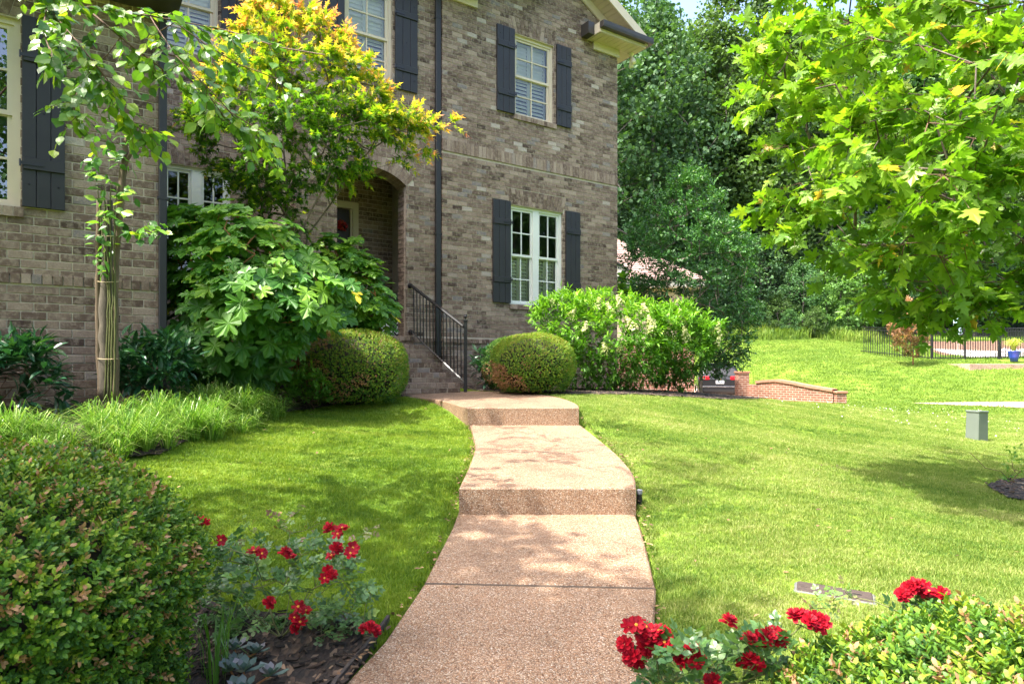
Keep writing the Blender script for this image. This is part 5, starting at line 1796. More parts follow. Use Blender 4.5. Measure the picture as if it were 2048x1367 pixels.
leafy_shrub("nandina_shrub", "low lime green shrub under the oakleaf hydrangea, beside the grassy border", "shrub", [(445, 770), (455, 740), (490, 735), (520, 755), (515, 785), (460, 790)], 7.7, .2, 34, (-3.15, 7.7), 84, M_lime, T_ovate, (.035, .06), R=.13, twigs=4, leaves=7, group="low lime green shrubs", stems=4, hgt=.2)
leafy_shrub("nandina_shrub", "low lime green shrub in the middle of its row of three", "shrub", [(525, 785), (530, 760), (560, 755), (585, 770), (580, 800), (540, 808)], 7.9, .2, 34, (-2.8, 7.9), 85, M_lime, T_ovate, (.035, .06), R=.13, twigs=4, leaves=7, group="low lime green shrubs", stems=4, hgt=.15)
leafy_shrub("nandina_shrub", "low lime green shrub touching the browned boxwood globe", "shrub", [(585, 790), (590, 755), (620, 740), (650, 755), (665, 780), (645, 803), (600, 805)], 8.0, .2, 46, (-2.42, 8.1), 86, M_lime, T_ovate, (.035, .065), R=.14, twigs=4, leaves=7, group="low lime green shrubs", stems=4, hgt=.18)

# holly tree behind the bed
M_holly = foliage("holly_leaf", [(0, (.018, .055, .014)), (.4, (.035, .11, .020)), (.75, (.085, .20, .025)), (1, (.22, .34, .05))], trans=.2, rough=.42, spec=.35, noise_amt=.25)
def holly():
    r = np.random.default_rng(91)
    b = np.array([4.15, 14.6, gz(4.15, 14.6)])
    t = tag(empty("holly_tree", b), "dark glossy holly tree behind the panicle hydrangeas, in front of the pink roofed garage", "tree")
    poly = [(1250, 545), (1262, 470), (1290, 420), (1330, 385), (1355, 345), (1385, 335), (1420, 370), (1460, 420), (1490, 470), (1510, 510), (1500, 580), (1515, 640), (1500, 690), (1470, 730), (1430, 745), (1400, 700), (1330, 640), (1270, 600)]
    C, tt = poly_clusters(poly, 14.5, 1.1, 420, 92, shell=.6)
    out = unit(C - np.array([4.0, 14.5, CZ + 2.0]))
    sk = Skel(9)
    sk.path([b + (0, 0, -.1), b + (0, 0, .8), b + (-.03, 0, 1.8), b + (-.02, 0, 2.8), b + (-.05, 0, 3.8), b + (-.1, 0, 4.6)])
    for i in np.argsort(np.linalg.norm(C - b, axis=1)): sk.connect(C[i], .4, .05, up=.3)
    sk.mesh("trunk", M_bark, t, rtip=.005, p=.42)
    pos, d, nr, ci, seg = sprays(C, .34, r, 6, 11, up=.35, droop=.1, out=out, nup=.6, nr=.8)
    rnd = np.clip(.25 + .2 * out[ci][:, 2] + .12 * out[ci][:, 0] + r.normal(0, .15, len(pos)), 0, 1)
    leaf_obj("crown", [scatter(T_rhomb, pos, d, nr, r.uniform(.05, .085, len(pos)), rnd)], M_holly, t)
holly()

# ------------------------------------------------------------------ roses
M_rose_leaf = foliage("rose_leaf", [(0, (.024, .066, .020)), (.4, (.052, .118, .034)), (.75, (.09, .175, .048)), (.9, (.14, .23, .05)), (1, (.16, .07, .05))], trans=.28, rough=.34, spec=.6, noise_amt=.15, nscale=5)
M_petal = foliage("red_petal", [(0, (.15, .001, .010)), (.6, (.32, .003, .014)), (1, (.46, .007, .02))], trans=.2, rough=.55, spec=.2, tint=(1.1, .6, .6), noise_amt=.15, nscale=20, gain=1)
M_stamen = plain("yellow_stamen", (.6, .30, .03), .7, .2, 80)


def flower_mesh(seed, double):
    r = np.random.default_rng(seed)
    mb = MB()
    layers = [(6, .50, .05, .42), (5, .42, .12, .36)] if not double else [(6, .50, .0, .44), (6, .44, .10, .40), (5, .34, .18, .32), (4, .2, .24, .24)]
    for k, (n, R, z0, wdt) in enumerate(layers):
        for i in range(n):
            a = 2 * math.pi * i / n + k * .6 + r.normal(0, .12)
            ca, sa = math.cos(a), math.sin(a)
            up = .15 + .35 * k + r.normal(0, .08)
            prof = [(.06, z0), (R * .55, z0 + up * .25 * R), (R, z0 + up * .6 * R + r.normal(0, .04))]
            ws = [.08, wdt * .55, wdt * .45]
            V = []
            for (rad, z), w in zip(prof, ws):
                for s, lift in ((-1, .05), (0, 0), (1, .05)):
                    x, y = rad, s * w * .62
                    V.append((x * ca - y * sa, x * sa + y * ca, z + lift * (.5 + k * .5) + r.normal(0, .012)))
            Fs = []
            for q in range(2):
                for c in range(2):
                    j = q * 3 + c; Fs.append((j, j + 1, j + 4, j + 3))
            mb.add(V, Fs, float(np.clip(r.uniform(.1, 1), 0, 1)), 0)
    if not double:
        mb.lathe([(.02, .1), (.10, .12), (.09, .17), (.02, .19)], 8, m=1)
    return mb.mesh("flower", mats=[M_petal, M_stamen], smooth=True)
FLW = [flower_mesh(1, False), flower_mesh(2, True), flower_mesh(3, True), flower_mesh(4, False)]
CMP = make_compound()


def rose(label, poly, zc, dz, n, base, seed, flowers, wisps=()):
    r = np.random.default_rng(seed)
    b = np.array([base[0], base[1], gz(*base)])
    t = tag(empty("rose_bush", b), label, "rose bush", "red roses beside the walkway")
    C, tt = poly_clusters(poly, zc, dz, n, seed, shell=.8)
    gzs = ground(C[:, 0], C[:, 1]) + .04
    C[:, 2] = np.maximum(C[:, 2], gzs)
    sk = Skel(seed)
    root = sk.path([b + (0, 0, -.05), b + (0, 0, .02)])
    for k in range(8):
        a = k * .8; sk.path([b + (.05 * math.cos(a), .05 * math.sin(a), .06), b + (.16 * math.cos(a), .16 * math.sin(a), .2)], root[-1])
    FP = np.array([W(x, y, z) for x, y, z in flowers])
    WP = np.array([W(x, y, z) for x, y, z in wisps]) if len(wisps) else np.zeros((0, 3))
    A = np.r_[C, FP - np.array([0, 0, .02]), WP]
    for i in np.argsort(np.linalg.norm(A - b, axis=1)): sk.connect(A[i], .08, .06, up=.5)
    sk.mesh("stem", foliage("rose_stem", [(0, (.06, .09, .03)), (1, (.14, .13, .05))], .05), t, rtip=.0014, p=.36)
    ci = np.repeat(np.arange(len(C)), 4)
    out = unit(C - (b + np.array([0, 0, .1])))
    d = unit(rdir(r, len(ci)) * np.array([1, 1, .5]) + out[ci] * .6 + np.array([0, 0, .1])); nr = unit(np.array([0, -.25, 1]) + rdir(r, len(ci)) * .45)
    rnd = np.clip(r.beta(2.2, 2.5, len(ci)), 0, .9)
    pos = C[ci] + rdir(r, len(ci)) * .015; size = r.uniform(.05, .09, len(ci))
    if len(WP):
        wi = np.repeat(np.arange(len(WP)), 4)
        pos = np.r_[pos, WP[wi] + rdir(r, len(wi)) * .02]; d = np.r_[d, unit(rdir(r, len(wi)) + np.array([.3, 0, .2]))]; nr = np.r_[nr, unit(np.array([0, -.2, 1]) + rdir(r, len(wi)) * .6)]
        size = np.r_[size, r.uniform(.03, .06, len(wi))]; rnd = np.r_[rnd, r.uniform(.8, 1.02, len(wi))]
    leaf_obj("foliage", [scatter(CMP, pos, d, nr, size, rnd)], M_rose_leaf, t)
    for k, p in enumerate(FP):
        o = link("flower", FLW[int(r.integers(0, 4))], t, loc=tuple(p - b))
        s = r.uniform(.046, .062); o.scale = (s, s, s)
        tocam = unit(np.array([0, 0, CZ]) - p)
        ax = unit(np.array([0, 0, 1.0]) * .75 + tocam * .75 + rdir(r, 1)[0] * .55)
        o.rotation_euler = Vector(ax).to_track_quat('Z', 'Y').to_euler()

def fl(lst, z, seed):
    r = np.random.default_rng(seed)
    return [(x, y, zz + r.normal(0, .02)) for (x, y, zz) in [(q[0], q[1], z if len(q) < 3 else q[2]) for q in lst]]
rose("red rose bush in the mulch between the large boxwood and the walkway",
     [(410, 1120), (430, 1085), (500, 1090), (560, 1100), (640, 1080), (700, 1090), (735, 1150), (760, 1220), (720, 1270), (640, 1280), (560, 1270), (500, 1320), (430, 1310), (405, 1220)], 2.85, .22, 150, (-.98, 2.82), 111,
     fl([(395, 1043), (410, 1047), (384, 1040), (391, 1086), (441, 1080), (508, 1104), (523, 1107), (570, 1107), (580, 1114), (660, 1058), (676, 1068), (684, 1058), (672, 1098), (664, 1112), (705, 1096), (700, 1108), (655, 1140), (648, 1156), (664, 1150), (538, 1205), (597, 1213), (612, 1222), (588, 1236), (600, 1246), (592, 1256), (728, 1258), (741, 1252), (748, 1262)], 2.62, 5),
     wisps=fl([(490, 1040), (500, 1060), (545, 1030), (570, 1040), (600, 1020), (640, 1045), (560, 1055), (520, 1070), (610, 1060), (735, 1060), (755, 1050), (720, 1070), (480, 1075), (580, 1065)], 2.95, 6))
rose("red rose bush between the walkway and the low boxwood at the lower right",
     [(1290, 1300), (1340, 1275), (1400, 1290), (1460, 1290), (1520, 1270), (1570, 1260), (1600, 1280), (1560, 1330), (1500, 1367), (1400, 1380), (1310, 1370)], 1.95, .15, 66, (.70, 1.95), 112,
     fl([(1256, 1252), (1290, 1256), (1305, 1262), (1272, 1250), (1250, 1288), (1264, 1312), (1276, 1318), (1262, 1325), (1300, 1280), (1318, 1262), (1326, 1272), (1310, 1292), (1285, 1268), (1330, 1287), (1290, 1296), (1372, 1305), (1385, 1300), (1368, 1318), (1392, 1316), (1457, 1244), (1498, 1280), (1515, 1278), (1535, 1272), (1548, 1268), (1560, 1276), (1488, 1326), (1502, 1322), (1515, 1330), (1590, 1232), (1604, 1236), (1618, 1244), (1630, 1238), (1642, 1246), (1425, 1362)], 1.9, 7),
     wisps=fl([(1640, 1205), (1655, 1215), (1620, 1215)], 2.0, 9))
rose("small red rose spray rising behind the low boxwood, right of the valve box",
     [(1800, 1225), (1850, 1215), (1890, 1225), (1880, 1290), (1810, 1290)], 2.15, .06, 14, (1.32, 2.2), 113,
     fl([(1806, 1190), (1820, 1178), (1832, 1172), (1846, 1176), (1858, 1184), (1870, 1190), (1882, 1190), (1852, 1194), (1838, 1186)], 2.15, 8),
     wisps=fl([(1675, 1190), (1690, 1182), (1700, 1192), (1665, 1200)], 2.3, 10))
# ------------------------------------------------------------------ small things in the near lawn
M_lid = plain("weathered_lid", (.06, .043, .036), .8, .25, 30, bmp=.3)
M_rim = plain("grey_plastic_rim", (.13, .13, .125), .6, .15, 20)
def valve_box():
    c = W(1668, 1186, 3.25)
    z = gz(c[0], c[1]) + .004
    rz = math.radians(-25)
    ux, uy = math.cos(rz), math.sin(rz)
    e = .2
    sx = (gz(c[0] + ux * e, c[1] + uy * e) - gz(c[0] - ux * e, c[1] - uy * e)) / (2 * e)
    sy = (gz(c[0] - uy * e, c[1] + ux * e) - gz(c[0] + uy * e, c[1] - ux * e)) / (2 * e)
    t = tag(empty("valve_box", (c[0], c[1], z)), "brown rectangular valve box lid with grey rim set flush in the right lawn", "utility cover")
    t.rotation_euler = (math.atan(sy), -math.atan(sx), rz)
    rm = MB(); L, Wd = .185, .066
    rm.cbox(-L, L, -Wd, Wd, -.08, .006, .012); rm.build("rim", M_rim, t)
    ld = MB(); ld.cbox(-L + .018, L - .018, -Wd + .012, Wd - .012, .0, .012, .005); ld.build("lid", M_lid, t)
    sl = MB(); sl.box(.08, .12, -.005, .005, .0122, .0128); sl.build("slot", M_black, t)
    nb = MB(); nb.box(-.15, -.09, -.015, .02, .0122, .0132); nb.build("plate", M_lid, t)
valve_box()

def path_lamp():
    c = W(1279, 1012, 4.66)
    z = gz(c[0], c[1]) - .03
    top = CZ + (HY - 978) / F * 4.66
    t = tag(empty("path_lamp", (c[0], c[1], z)), "small black path lamp tight against the end of the lower step riser", "lamp")
    mb = MB(); mb.lathe([(.018, 0), (.018, top - z - .03)], 10); mb.build("post", M_black, t)
    mb = MB(); mb.lathe([(.018, 0), (.021, .008), (.021, .03), (.014, .034)], 14, (0, 0, top - z - .034)); mb.build("lamp_head", plain("grey_cap", (.2, .21, .23), .4, .1), t)
path_lamp()

def edging():
    pts = [(-.665, 2.25), (-.655, 2.5), (-.60, 2.75), (-.565, 2.95), (-.555, 3.02)]
    mb = MB()
    P = np.array(pts); z = ground(P[:, 0], P[:, 1]) - .02
    h = np.array([htop1(y) for y in P[:, 1]]) + .022
    for i in range(len(P) - 1):
        a, b = P[i], P[i + 1]
        n = np.array([-(b - a)[1], (b - a)[0]]); n /= np.linalg.norm(n); w = n * .014
        V = [(*(a), z[i]), (*(b), z[i + 1]), (*(b + w), z[i + 1]), (*(a + w), z[i]), (*(a), h[i]), (*(b), h[i + 1]), (*(b + w), h[i + 1]), (*(a + w), h[i])]
        mb.add([(x - P[0, 0], y - P[0, 1], zz_ - z[0]) for x, y, zz_ in V], [(0, 3, 2, 1), (4, 5, 6, 7), (0, 1, 5, 4), (1, 2, 6, 5), (2, 3, 7, 6), (3, 0, 4, 7)])
    o = mb.build("edging_strip", plain("dark_timber", (.05, .04, .035), .8, .3, 30), loc=(P[0, 0], P[0, 1], z[0]))
    tag(o, "dark edging strip between the rose mulch and the walkway slab", "edging")
edging()

# sedum rosettes
M_sedum = foliage("sedum_leaf", [(0, (.05, .085, .075)), (.6, (.09, .13, .115)), (1, (.14, .135, .15))], .12, rough=.5, spec=.3, noise_amt=.2, nscale=12)
T_fat = (np.array([(0, 0, 0), (-.16, .35, .03), (.16, .35, .03), (-.27, .72, .06), (.27, .72, .06), (0, 1, .1), (0, .4, -.05), (0, .75, -.03)]), T_ovate[1])
def sedum(x, y, zz, label, seed, S):
    r = np.random.default_rng(seed)
    c = W(x, y, zz); b = np.array([c[0], c[1], gz(c[0], c[1])])
    t = tag(empty("sedum", b), label, "plant", "grey sedums by the boxwood")
    mb = MB()
    fl_ = [i for f in T_fat[1] for i in f]; cn = [len(f) for f in T_fat[1]]
    pr = [np_mesh("leaf", T_fat[0], fl_, cn, mat=M_sedum, smooth=True, attrs={"rnd": np.full(8, v)}) for v in (.1, .4, .7, .95)]
    heads = [(0, 0, .10), (.09, .03, .07), (-.07, .05, .08), (.02, -.07, .06)]
    for hx, hy, hz in heads:
        h = np.array([hx, hy, hz]) * S
        mb.tube([(0, 0, 0), h * .5 + (0, 0, .01), h], .004, 5, cap=False)
        for k in range(11):
            a = k * 2.4; el = .25 + .09 * k
            d = np.array([math.cos(a) * math.cos(el), math.sin(a) * math.cos(el), math.sin(el)])
            X, Y, Z = frames(d[None], np.array([[0, 0, 1.0]]))
            s = S * (.085 - .004 * k) * r.uniform(.85, 1.1)
            o = bpy.data.objects.new("leaf", pr[int(r.integers(0, 4))]); o.parent = t
            o.matrix_basis = Matrix(((X[0, 0] * s, Y[0, 0] * s, Z[0, 0] * s, h[0]), (X[0, 1] * s, Y[0, 1] * s, Z[0, 1] * s, h[1]), (X[0, 2] * s, Y[0, 2] * s, Z[0, 2] * s, h[2]), (0, 0, 0, 1)))
            COL.objects.link(o)
    mb.build("stem", M_redtwig, t)
sedum(487, 1360, 2.42, "grey green sedum rosette at the bottom edge beside the large boxwood", 5, .95)
sedum(470, 1300, 2.6, "smaller grey sedum just behind the other, under the rose leaves", 6, .8)

# mulch chips and fallen leaves over the near beds, joined
def chips():
    r = np.random.default_rng(12)
    V = []
    P = []
    for poly, n in ((bed_hedge, 2600), (bed_right, 700), (bed_left, 1500), (bed_house, 700), (bed_maple, 500)):
        A = np.array(poly); q = r.uniform(A.min(0), A.max(0), (n * 3, 2)); q = q[inpoly(q, A)][:n]; P.append(q)
    P = np.concatenate(P)
    z = ground(P[:, 0], P[:, 1]) + .03
    pos = np.c_[P, z]
    d = unit(rdir(r, len(P)) * np.array([1, 1, .25])); nr = unit(np.array([0, 0, 1.0]) + rdir(r, len(P)) * .5)
    T = (np.array([(-.16, 0, 0), (.16, 0, 0), (.12, 1, 0), (-.12, 1, 0), (-.16, 0, .16), (.16, 0, .16), (.12, 1, .12), (-.12, 1, .12)]), [(4, 5, 6, 7), (0, 1, 5, 4), (1, 2, 6, 5), (2, 3, 7, 6), (3, 0, 4, 7)])
    m, nt, b = nmat("bark_chip")
    at = nt.nodes.new("ShaderNodeAttribute"); at.attribute_name = "rnd"
    rp = ramp(nt, [(0, (.010, .008, .006)), (.6, (.045, .028, .018)), (.9, (.10, .062, .036)), (1, (.24, .16, .10))], at.outputs["Fac"])
    nt.links.new(rp.outputs[0], b.inputs["Base Color"]); b.inputs["Roughness"].default_value = .9
    v, l, c, rr_ = scatter(T, pos, d, nr, r.uniform(.015, .05, len(P)), r.uniform(0, 1, len(P)) ** 1.4)
    tag(link("bark_chips", np_mesh("bark_chips", v, l, c, mat=m, attrs={"rnd": rr_})), "dark bark chips scattered over the mulch beds", "mulch", kind="stuff")
chips()

# ------------------------------------------------------------------ liriope border
M_lir = foliage("liriope_blade", [(0, (.035, .10, .014)), (.4, (.08, .18, .018)), (.75, (.18, .28, .045)), (1, (.38, .42, .18))], .35, rough=.35, spec=.45, noise_amt=.2, nscale=3)
def blades(centres, r, per, hgt, spread, w):
    n = len(centres) * per
    ci = np.repeat(np.arange(len(centres)), per)
    a = r.uniform(0, 6.283, n); lean = np.abs(r.normal(.55, .28, n)) * spread
    H = (hgt[ci] if np.ndim(hgt) else hgt) * r.uniform(.55, 1.1, n)
    dirh = np.c_[np.cos(a), np.sin(a), 0 * a]
    b = centres[ci] + dirh * (r.uniform(0, .05, n))[:, None]
    t = np.array([0, .35, .7, 1.0])
    up = np.array([0, .44, .66, .50]); ou = np.array([0, .12, .46, .95])
    side = np.c_[-np.sin(a), np.cos(a), 0 * a]
    ww = np.array([1, 1, .75, .05]) * w
    P = b[:, None] + H[:, None, None] * (up[None, :, None] * np.array([0, 0, 1.2]) * (1 - .25 * lean[:, None, None]) + ou[None, :, None] * dirh[:, None] * lean[:, None, None])
    L = P - side[:, None] * ww[None, :, None]; R = P + side[:, None] * ww[None, :, None]
    V = np.stack([L, R], 2).reshape(-1, 3)
    q = []
    for s in range(3): q += [s * 2, s * 2 + 1, s * 2 + 3, s * 2 + 2]
    loops = (np.arange(n)[:, None] * 8 + np.array(q)[None]).ravel()
    rn = np.repeat(np.clip(r.beta(2, 2, n), 0, 1), 8)
    return V, loops, np.full(n * 3, 4), rn
def liriope():
    r = np.random.default_rng(33)
    # a band between the wall bed and the lawn edge
    path = np.array([(-7.2, 3.25), (-5.2, 4.05), (-4.0, 4.55), (-3.3, 4.95), (-2.98, 5.5), (-2.95, 6.4), (-2.95, 7.3)])
    C = []
    for a, b in zip(path[:-1], path[1:]):
        L = np.linalg.norm(b - a)
        for k in range(int(L / .10)):
            p = a + (b - a) * (k + .5) / (L / .10)
            nrm = np.array([-(b - a)[1], (b - a)[0]]) / L
            for off in (-.40, -.25, -.10, .05, .20):
                C.append(p + nrm * (off + r.normal(0, .05)) + r.normal(0, .05, 2))
    C = np.array(C)
    Mo = []
    for a, b in zip(path[:-1], path[1:]):
        L = np.linalg.norm(b - a); nrm = np.array([-(b - a)[1], (b - a)[0]]) / L
        for k in range(max(1, int(L / .42))):
            for off in (-.30, .08): Mo.append(a + (b - a) * (k + .5 + (.4 if off > 0 else 0)) / (L / .42) + nrm * off + r.normal(0, .05, 2))
    dm = np.linalg.norm(C[:, None] - np.array(Mo)[None], axis=2).min(1)
    g_ = np.exp(-(dm / .19) ** 2)
    k = r.random(len(C)) < g_ + .35
    C, g_ = C[k], g_[k]; z = ground(C[:, 0], C[:, 1])
    v, l, c, rn = blades(np.c_[C, z], r, 70, .26 + .24 * g_, 1.5, .0030)
    tag(link("liriope_border", np_mesh("liriope_border", v, l, c, mat=M_lir, attrs={"rnd": rn})), "pale green grassy liriope border between the left wing bed and the lawn", "ornamental grass", kind="stuff")
liriope()
def grassy_weeds():
    r = np.random.default_rng(34)
    c = np.array([W(x, y, z) for x, y, z in [(425, 1290, 2.5), (440, 1300, 2.55), (430, 1330, 2.4)]]); c[:, 2] = ground(c[:, 0], c[:, 1])
    v, l, cc, rn = blades(c, r, 9, .42, .6, .0026)
    b = c[0]
    o = link("grass_clump", np_mesh("grass_clump", v - b, l, cc, mat=M_lir, attrs={"rnd": rn * .5}), loc=tuple(b))
    tag(o, "long thin grass blades between the large boxwood and the red rose bush", "grass clump")
    c = np.array([W(x, y, z) for x, y, z in [(1418, 1367, 1.9), (1440, 1360, 1.95)]]); c[:, 2] = ground(c[:, 0], c[:, 1])
    v, l, cc, rn = blades(c, r, 4, .36, .45, .0035)
    b = c[0]
    o = link("grass_clump", np_mesh("grass_clump", v - b, l, cc, mat=M_lir, attrs={"rnd": rn * .5}), loc=tuple(b))
    tag(o, "few long leaf blades rising among the red roses right of the walkway", "grass clump")
grassy_weeds()

# surface roots in the maple ring
M_root = bark("pale_root", (.14, .10, .07), (.30, .24, .18), 30)
for k, pts in enumerate([[(4.45, 5.55), (4.8, 5.5), (5.2, 5.62), (5.7, 6.1)], [(4.75, 6.2), (5.05, 6.15), (5.4, 6.25), (5.7, 6.35)], [(4.95, 6.55), (5.2, 6.4), (5.55, 6.38)]]):
    P = np.array(pts); z = ground(P[:, 0], P[:, 1]) + .015
    mb = MB(); mb.tube(np.c_[P, z] - np.array([P[0, 0], P[0, 1], z[0]]), np.linspace(.012, .03, len(P)), 7, cap=False)
    o = mb.build("tree_root", M_root, loc=(P[0, 0], P[0, 1], z[0]), smooth=True)
    tag(o, ["long pale surface root along the near edge of the mulch ring", "curved surface root in the middle of the mulch ring", "short surface root at the back of the mulch ring"][k], "root", "surface roots in the maple mulch ring")
leafy_shrub("seedling", "thin twiggy seedling with reddish leaves at the back of the mulch ring", "plant", [(1985, 905), (1995, 895), (2030, 905), (2048, 940), (2035, 975), (2000, 960)], 6.6, .15, 10, (4.95, 6.6), 190, M_lime, T_ovate, (.03, .05), R=.1, twigs=2, leaves=4, stems=2, hgt=.3)

# ------------------------------------------------------------------ utility pedestal
def pedestal():
    c = W(1953, 878, 11.0); z = gz(c[0], c[1]) - .02
    h = CZ + (HY - 821) / F * 11.0 - z
    M_ped = plain("pale_green_steel", (.125, .15, .128), .5, .05, 3)
    t = tag(empty("utility_pedestal", (c[0], c[1], z), math.radians(24)), "pale green metal utility pedestal standing on the lawn", "utility box")
    t.rotation_euler = (0, math.radians(2.2), math.radians(24))
    mb = MB()
    a0, a1, b0, b1 = .125, .118, .105, .10
    V = [(-a0, -b0, 0), (a0, -b0, 0), (a0, b0, 0), (-a0, b0, 0), (-a1, -b1, h - .03), (a1, -b1, h - .03), (a1, b1, h - .03), (-a1, b1, h - .03)]
    mb.add(V, [(0, 3, 2, 1), (0, 1, 5, 4), (1, 2, 6, 5), (2, 3, 7, 6), (3, 0, 4, 7), (4, 5, 6, 7)])
    mb.build("body", M_ped, t)
    mb = MB(); mb.cbox(-a1 - .012, a1 + .012, -b1 - .012, b1 + .012, h - .029, h + .006, .008); mb.build("cap", M_ped, t)
    mb = MB(); mb.tube([(a0 - .001, 0, .05), (a0 + .012, 0, .05)], .016, 8); mb.build("lock", M_black, t)
    mb = MB(); mb.box(-a0 - .01, a0 + .01, -b0 - .01, b0 + .01, -.05, .018); mb.build("base", M_rim, t)
pedestal()

# ------------------------------------------------------------------ low red brick retaining wall with piers
def mat_redbrick():
    m, nt, b = nmat("red_brick")
    tc = nt.nodes.new("ShaderNodeTexCoord")
    mp = nt.nodes.new("ShaderNodeMapping"); nt.links.new(tc.outputs["UV"], mp.inputs[0])
    bt = nt.nodes.new("ShaderNodeTexBrick")
    bt.inputs["Scale"].default_value = 1.0
    bt.inputs["Brick Width"].default_value = .21; bt.inputs["Row Height"].default_value = .0762; bt.inputs["Mortar Size"].default_value = .010
    bt.inputs["Color1"].default_value = (.30, .115, .07, 1); bt.inputs["Color2"].default_value = (.19, .075, .05, 1); bt.inputs["Mortar"].default_value = (.44, .34, .27, 1)
    nt.links.new(mp.outputs[0], bt.inputs["Vector"])
    n = noise(nt, 3, 4, .6, wpos(nt)); rn = ramp(nt, [(.3, (.75, .72, .7)), (.7, (1.15, 1.1, 1.1))], n.outputs["Fac"])
    c = mix(nt, bt.outputs["Color"], rn.outputs[0], 1.0, 'MULTIPLY')
    nt.links.new(c, b.inputs["Base Color"]); b.inputs["Roughness"].default_value = .9
    iv = nt.nodes.new("ShaderNodeMath"); iv.operation = 'SUBTRACT'; iv.inputs[0].default_value = 1; nt.links.new(bt.outputs["Fac"], iv.inputs[1])
    bump(nt, iv.outputs[0], b, .6, .01)
    return m
M_redbrick = mat_redbrick()
M_cap = plain("brick_cap", (.36, .17, .11), .85, .2, 10, bmp=.2)
def uvbox(me):
    """box projected uv in metres, per face"""
    uv = me.uv_layers.new(name="UVMap")
    for p in me.polygons:
        n = p.normal
        for li in p.loop_indices:
            v = me.vertices[me.loops[li].vertex_index].co
            if abs(n.z) > .8: uv.data[li].uv = (v.x, v.y)
            else:
                tx = Vector((-n.y, n.x, 0)).normalized()
                uv.data[li].uv = (v.dot(tx), v.z)
def retaining():
    p0 = W(1516, 797, 23.2); p1 = W(1670, 800, 21.0); pier = W(1485, 797, 23.6)
    b = np.array([p1[0], p1[1], gz(p1[0], p1[1]) - .15])
    t = tag(empty("retaining_wall", b), "low curved topped red brick retaining wall with piers beside the parking court", "wall")
    def hz(py, z): return CZ + (HY - py) / F * z - b[2]
    A = p0[:2] - b[:2]; B = p1[:2] - b[:2]
    tops = [(0, 766), (.12, 764), (.28, 763), (.45, 767), (.7, 775), (1.0, 783)]
    zz_ = [23.2 + (21.0 - 23.2) * k for k, _ in tops]
    n = np.array([-(B - A)[1], (B - A)[0]]); n /= np.linalg.norm(n); w = n * .12
    mb = MB(); cp = MB()
    for i in range(len(tops) - 1):
        a = A + (B - A) * tops[i][0]; c = A + (B - A) * tops[i + 1][0]
        ha, hc = hz(tops[i][1], zz_[i]), hz(tops[i + 1][1], zz_[i + 1])
        mb.add([(*(a - w), -.6), (*(c - w), -.6), (*(c + w), -.6), (*(a + w), -.6), (*(a - w), ha), (*(c - w), hc), (*(c + w), hc), (*(a + w), ha)], [(0, 1, 5, 4), (2, 3, 7, 6), (4, 5, 6, 7)])
        w2 = w * 1.35
        cp.add([(*(a - w2), ha + .002), (*(c - w2), hc + .002), (*(c + w2), hc + .002), (*(a + w2), ha + .002), (*(a - w2), ha + .085), (*(c - w2), hc + .085), (*(c + w2), hc + .085), (*(a + w2), ha + .085)], [(0, 3, 2, 1), (0, 1, 5, 4), (2, 3, 7, 6), (4, 5, 6, 7)])
    o = mb.build("wall_body", M_redbrick, t); uvbox(o.data)
    cp.build("coping", M_cap, t)
    def pil(c, hw, top, nm):
        m2 = MB(); m2.box(c[0] - hw, c[0] + hw, c[1] - hw, c[1] + hw, -.6, top); o = m2.build(nm, M_redbrick, t); uvbox(o.data)
        m3 = MB(); m3.cbox(c[0] - hw - .03, c[0] + hw + .03, c[1] - hw - .03, c[1] + hw + .03, top + .001, top + .07, .01); m3.build("pier_cap", M_cap, t)
    pil(W(1484, 797, 23.6)[:2] - b[:2], .19, hz(746, 23.6), "pier")
    pil(W(1679, 800, 20.9)[:2] - b[:2], .15, hz(786, 20.9), "pier")
    m2 = MB(); a = pier[:2] - b[:2]; m2.add([(*(a + (0, .12)), -.6), (*(A + (0, .06)), -.6), (*(A + (0, -.06)), -.6), (*(a + (0, -.1)), -.6), (*(a + (0, .12)), hz(768, 23.4)), (*(A + (0, .06)), hz(768, 23.3)), (*(A + (0, -.06)), hz(768, 23.3)), (*(a + (0, -.1)), hz(768, 23.4))], [(0, 1, 5, 4), (2, 3, 7, 6), (4, 5, 6, 7)])
    o = m2.build("link_wall", M_redbrick, t); uvbox(o.data)
retaining()

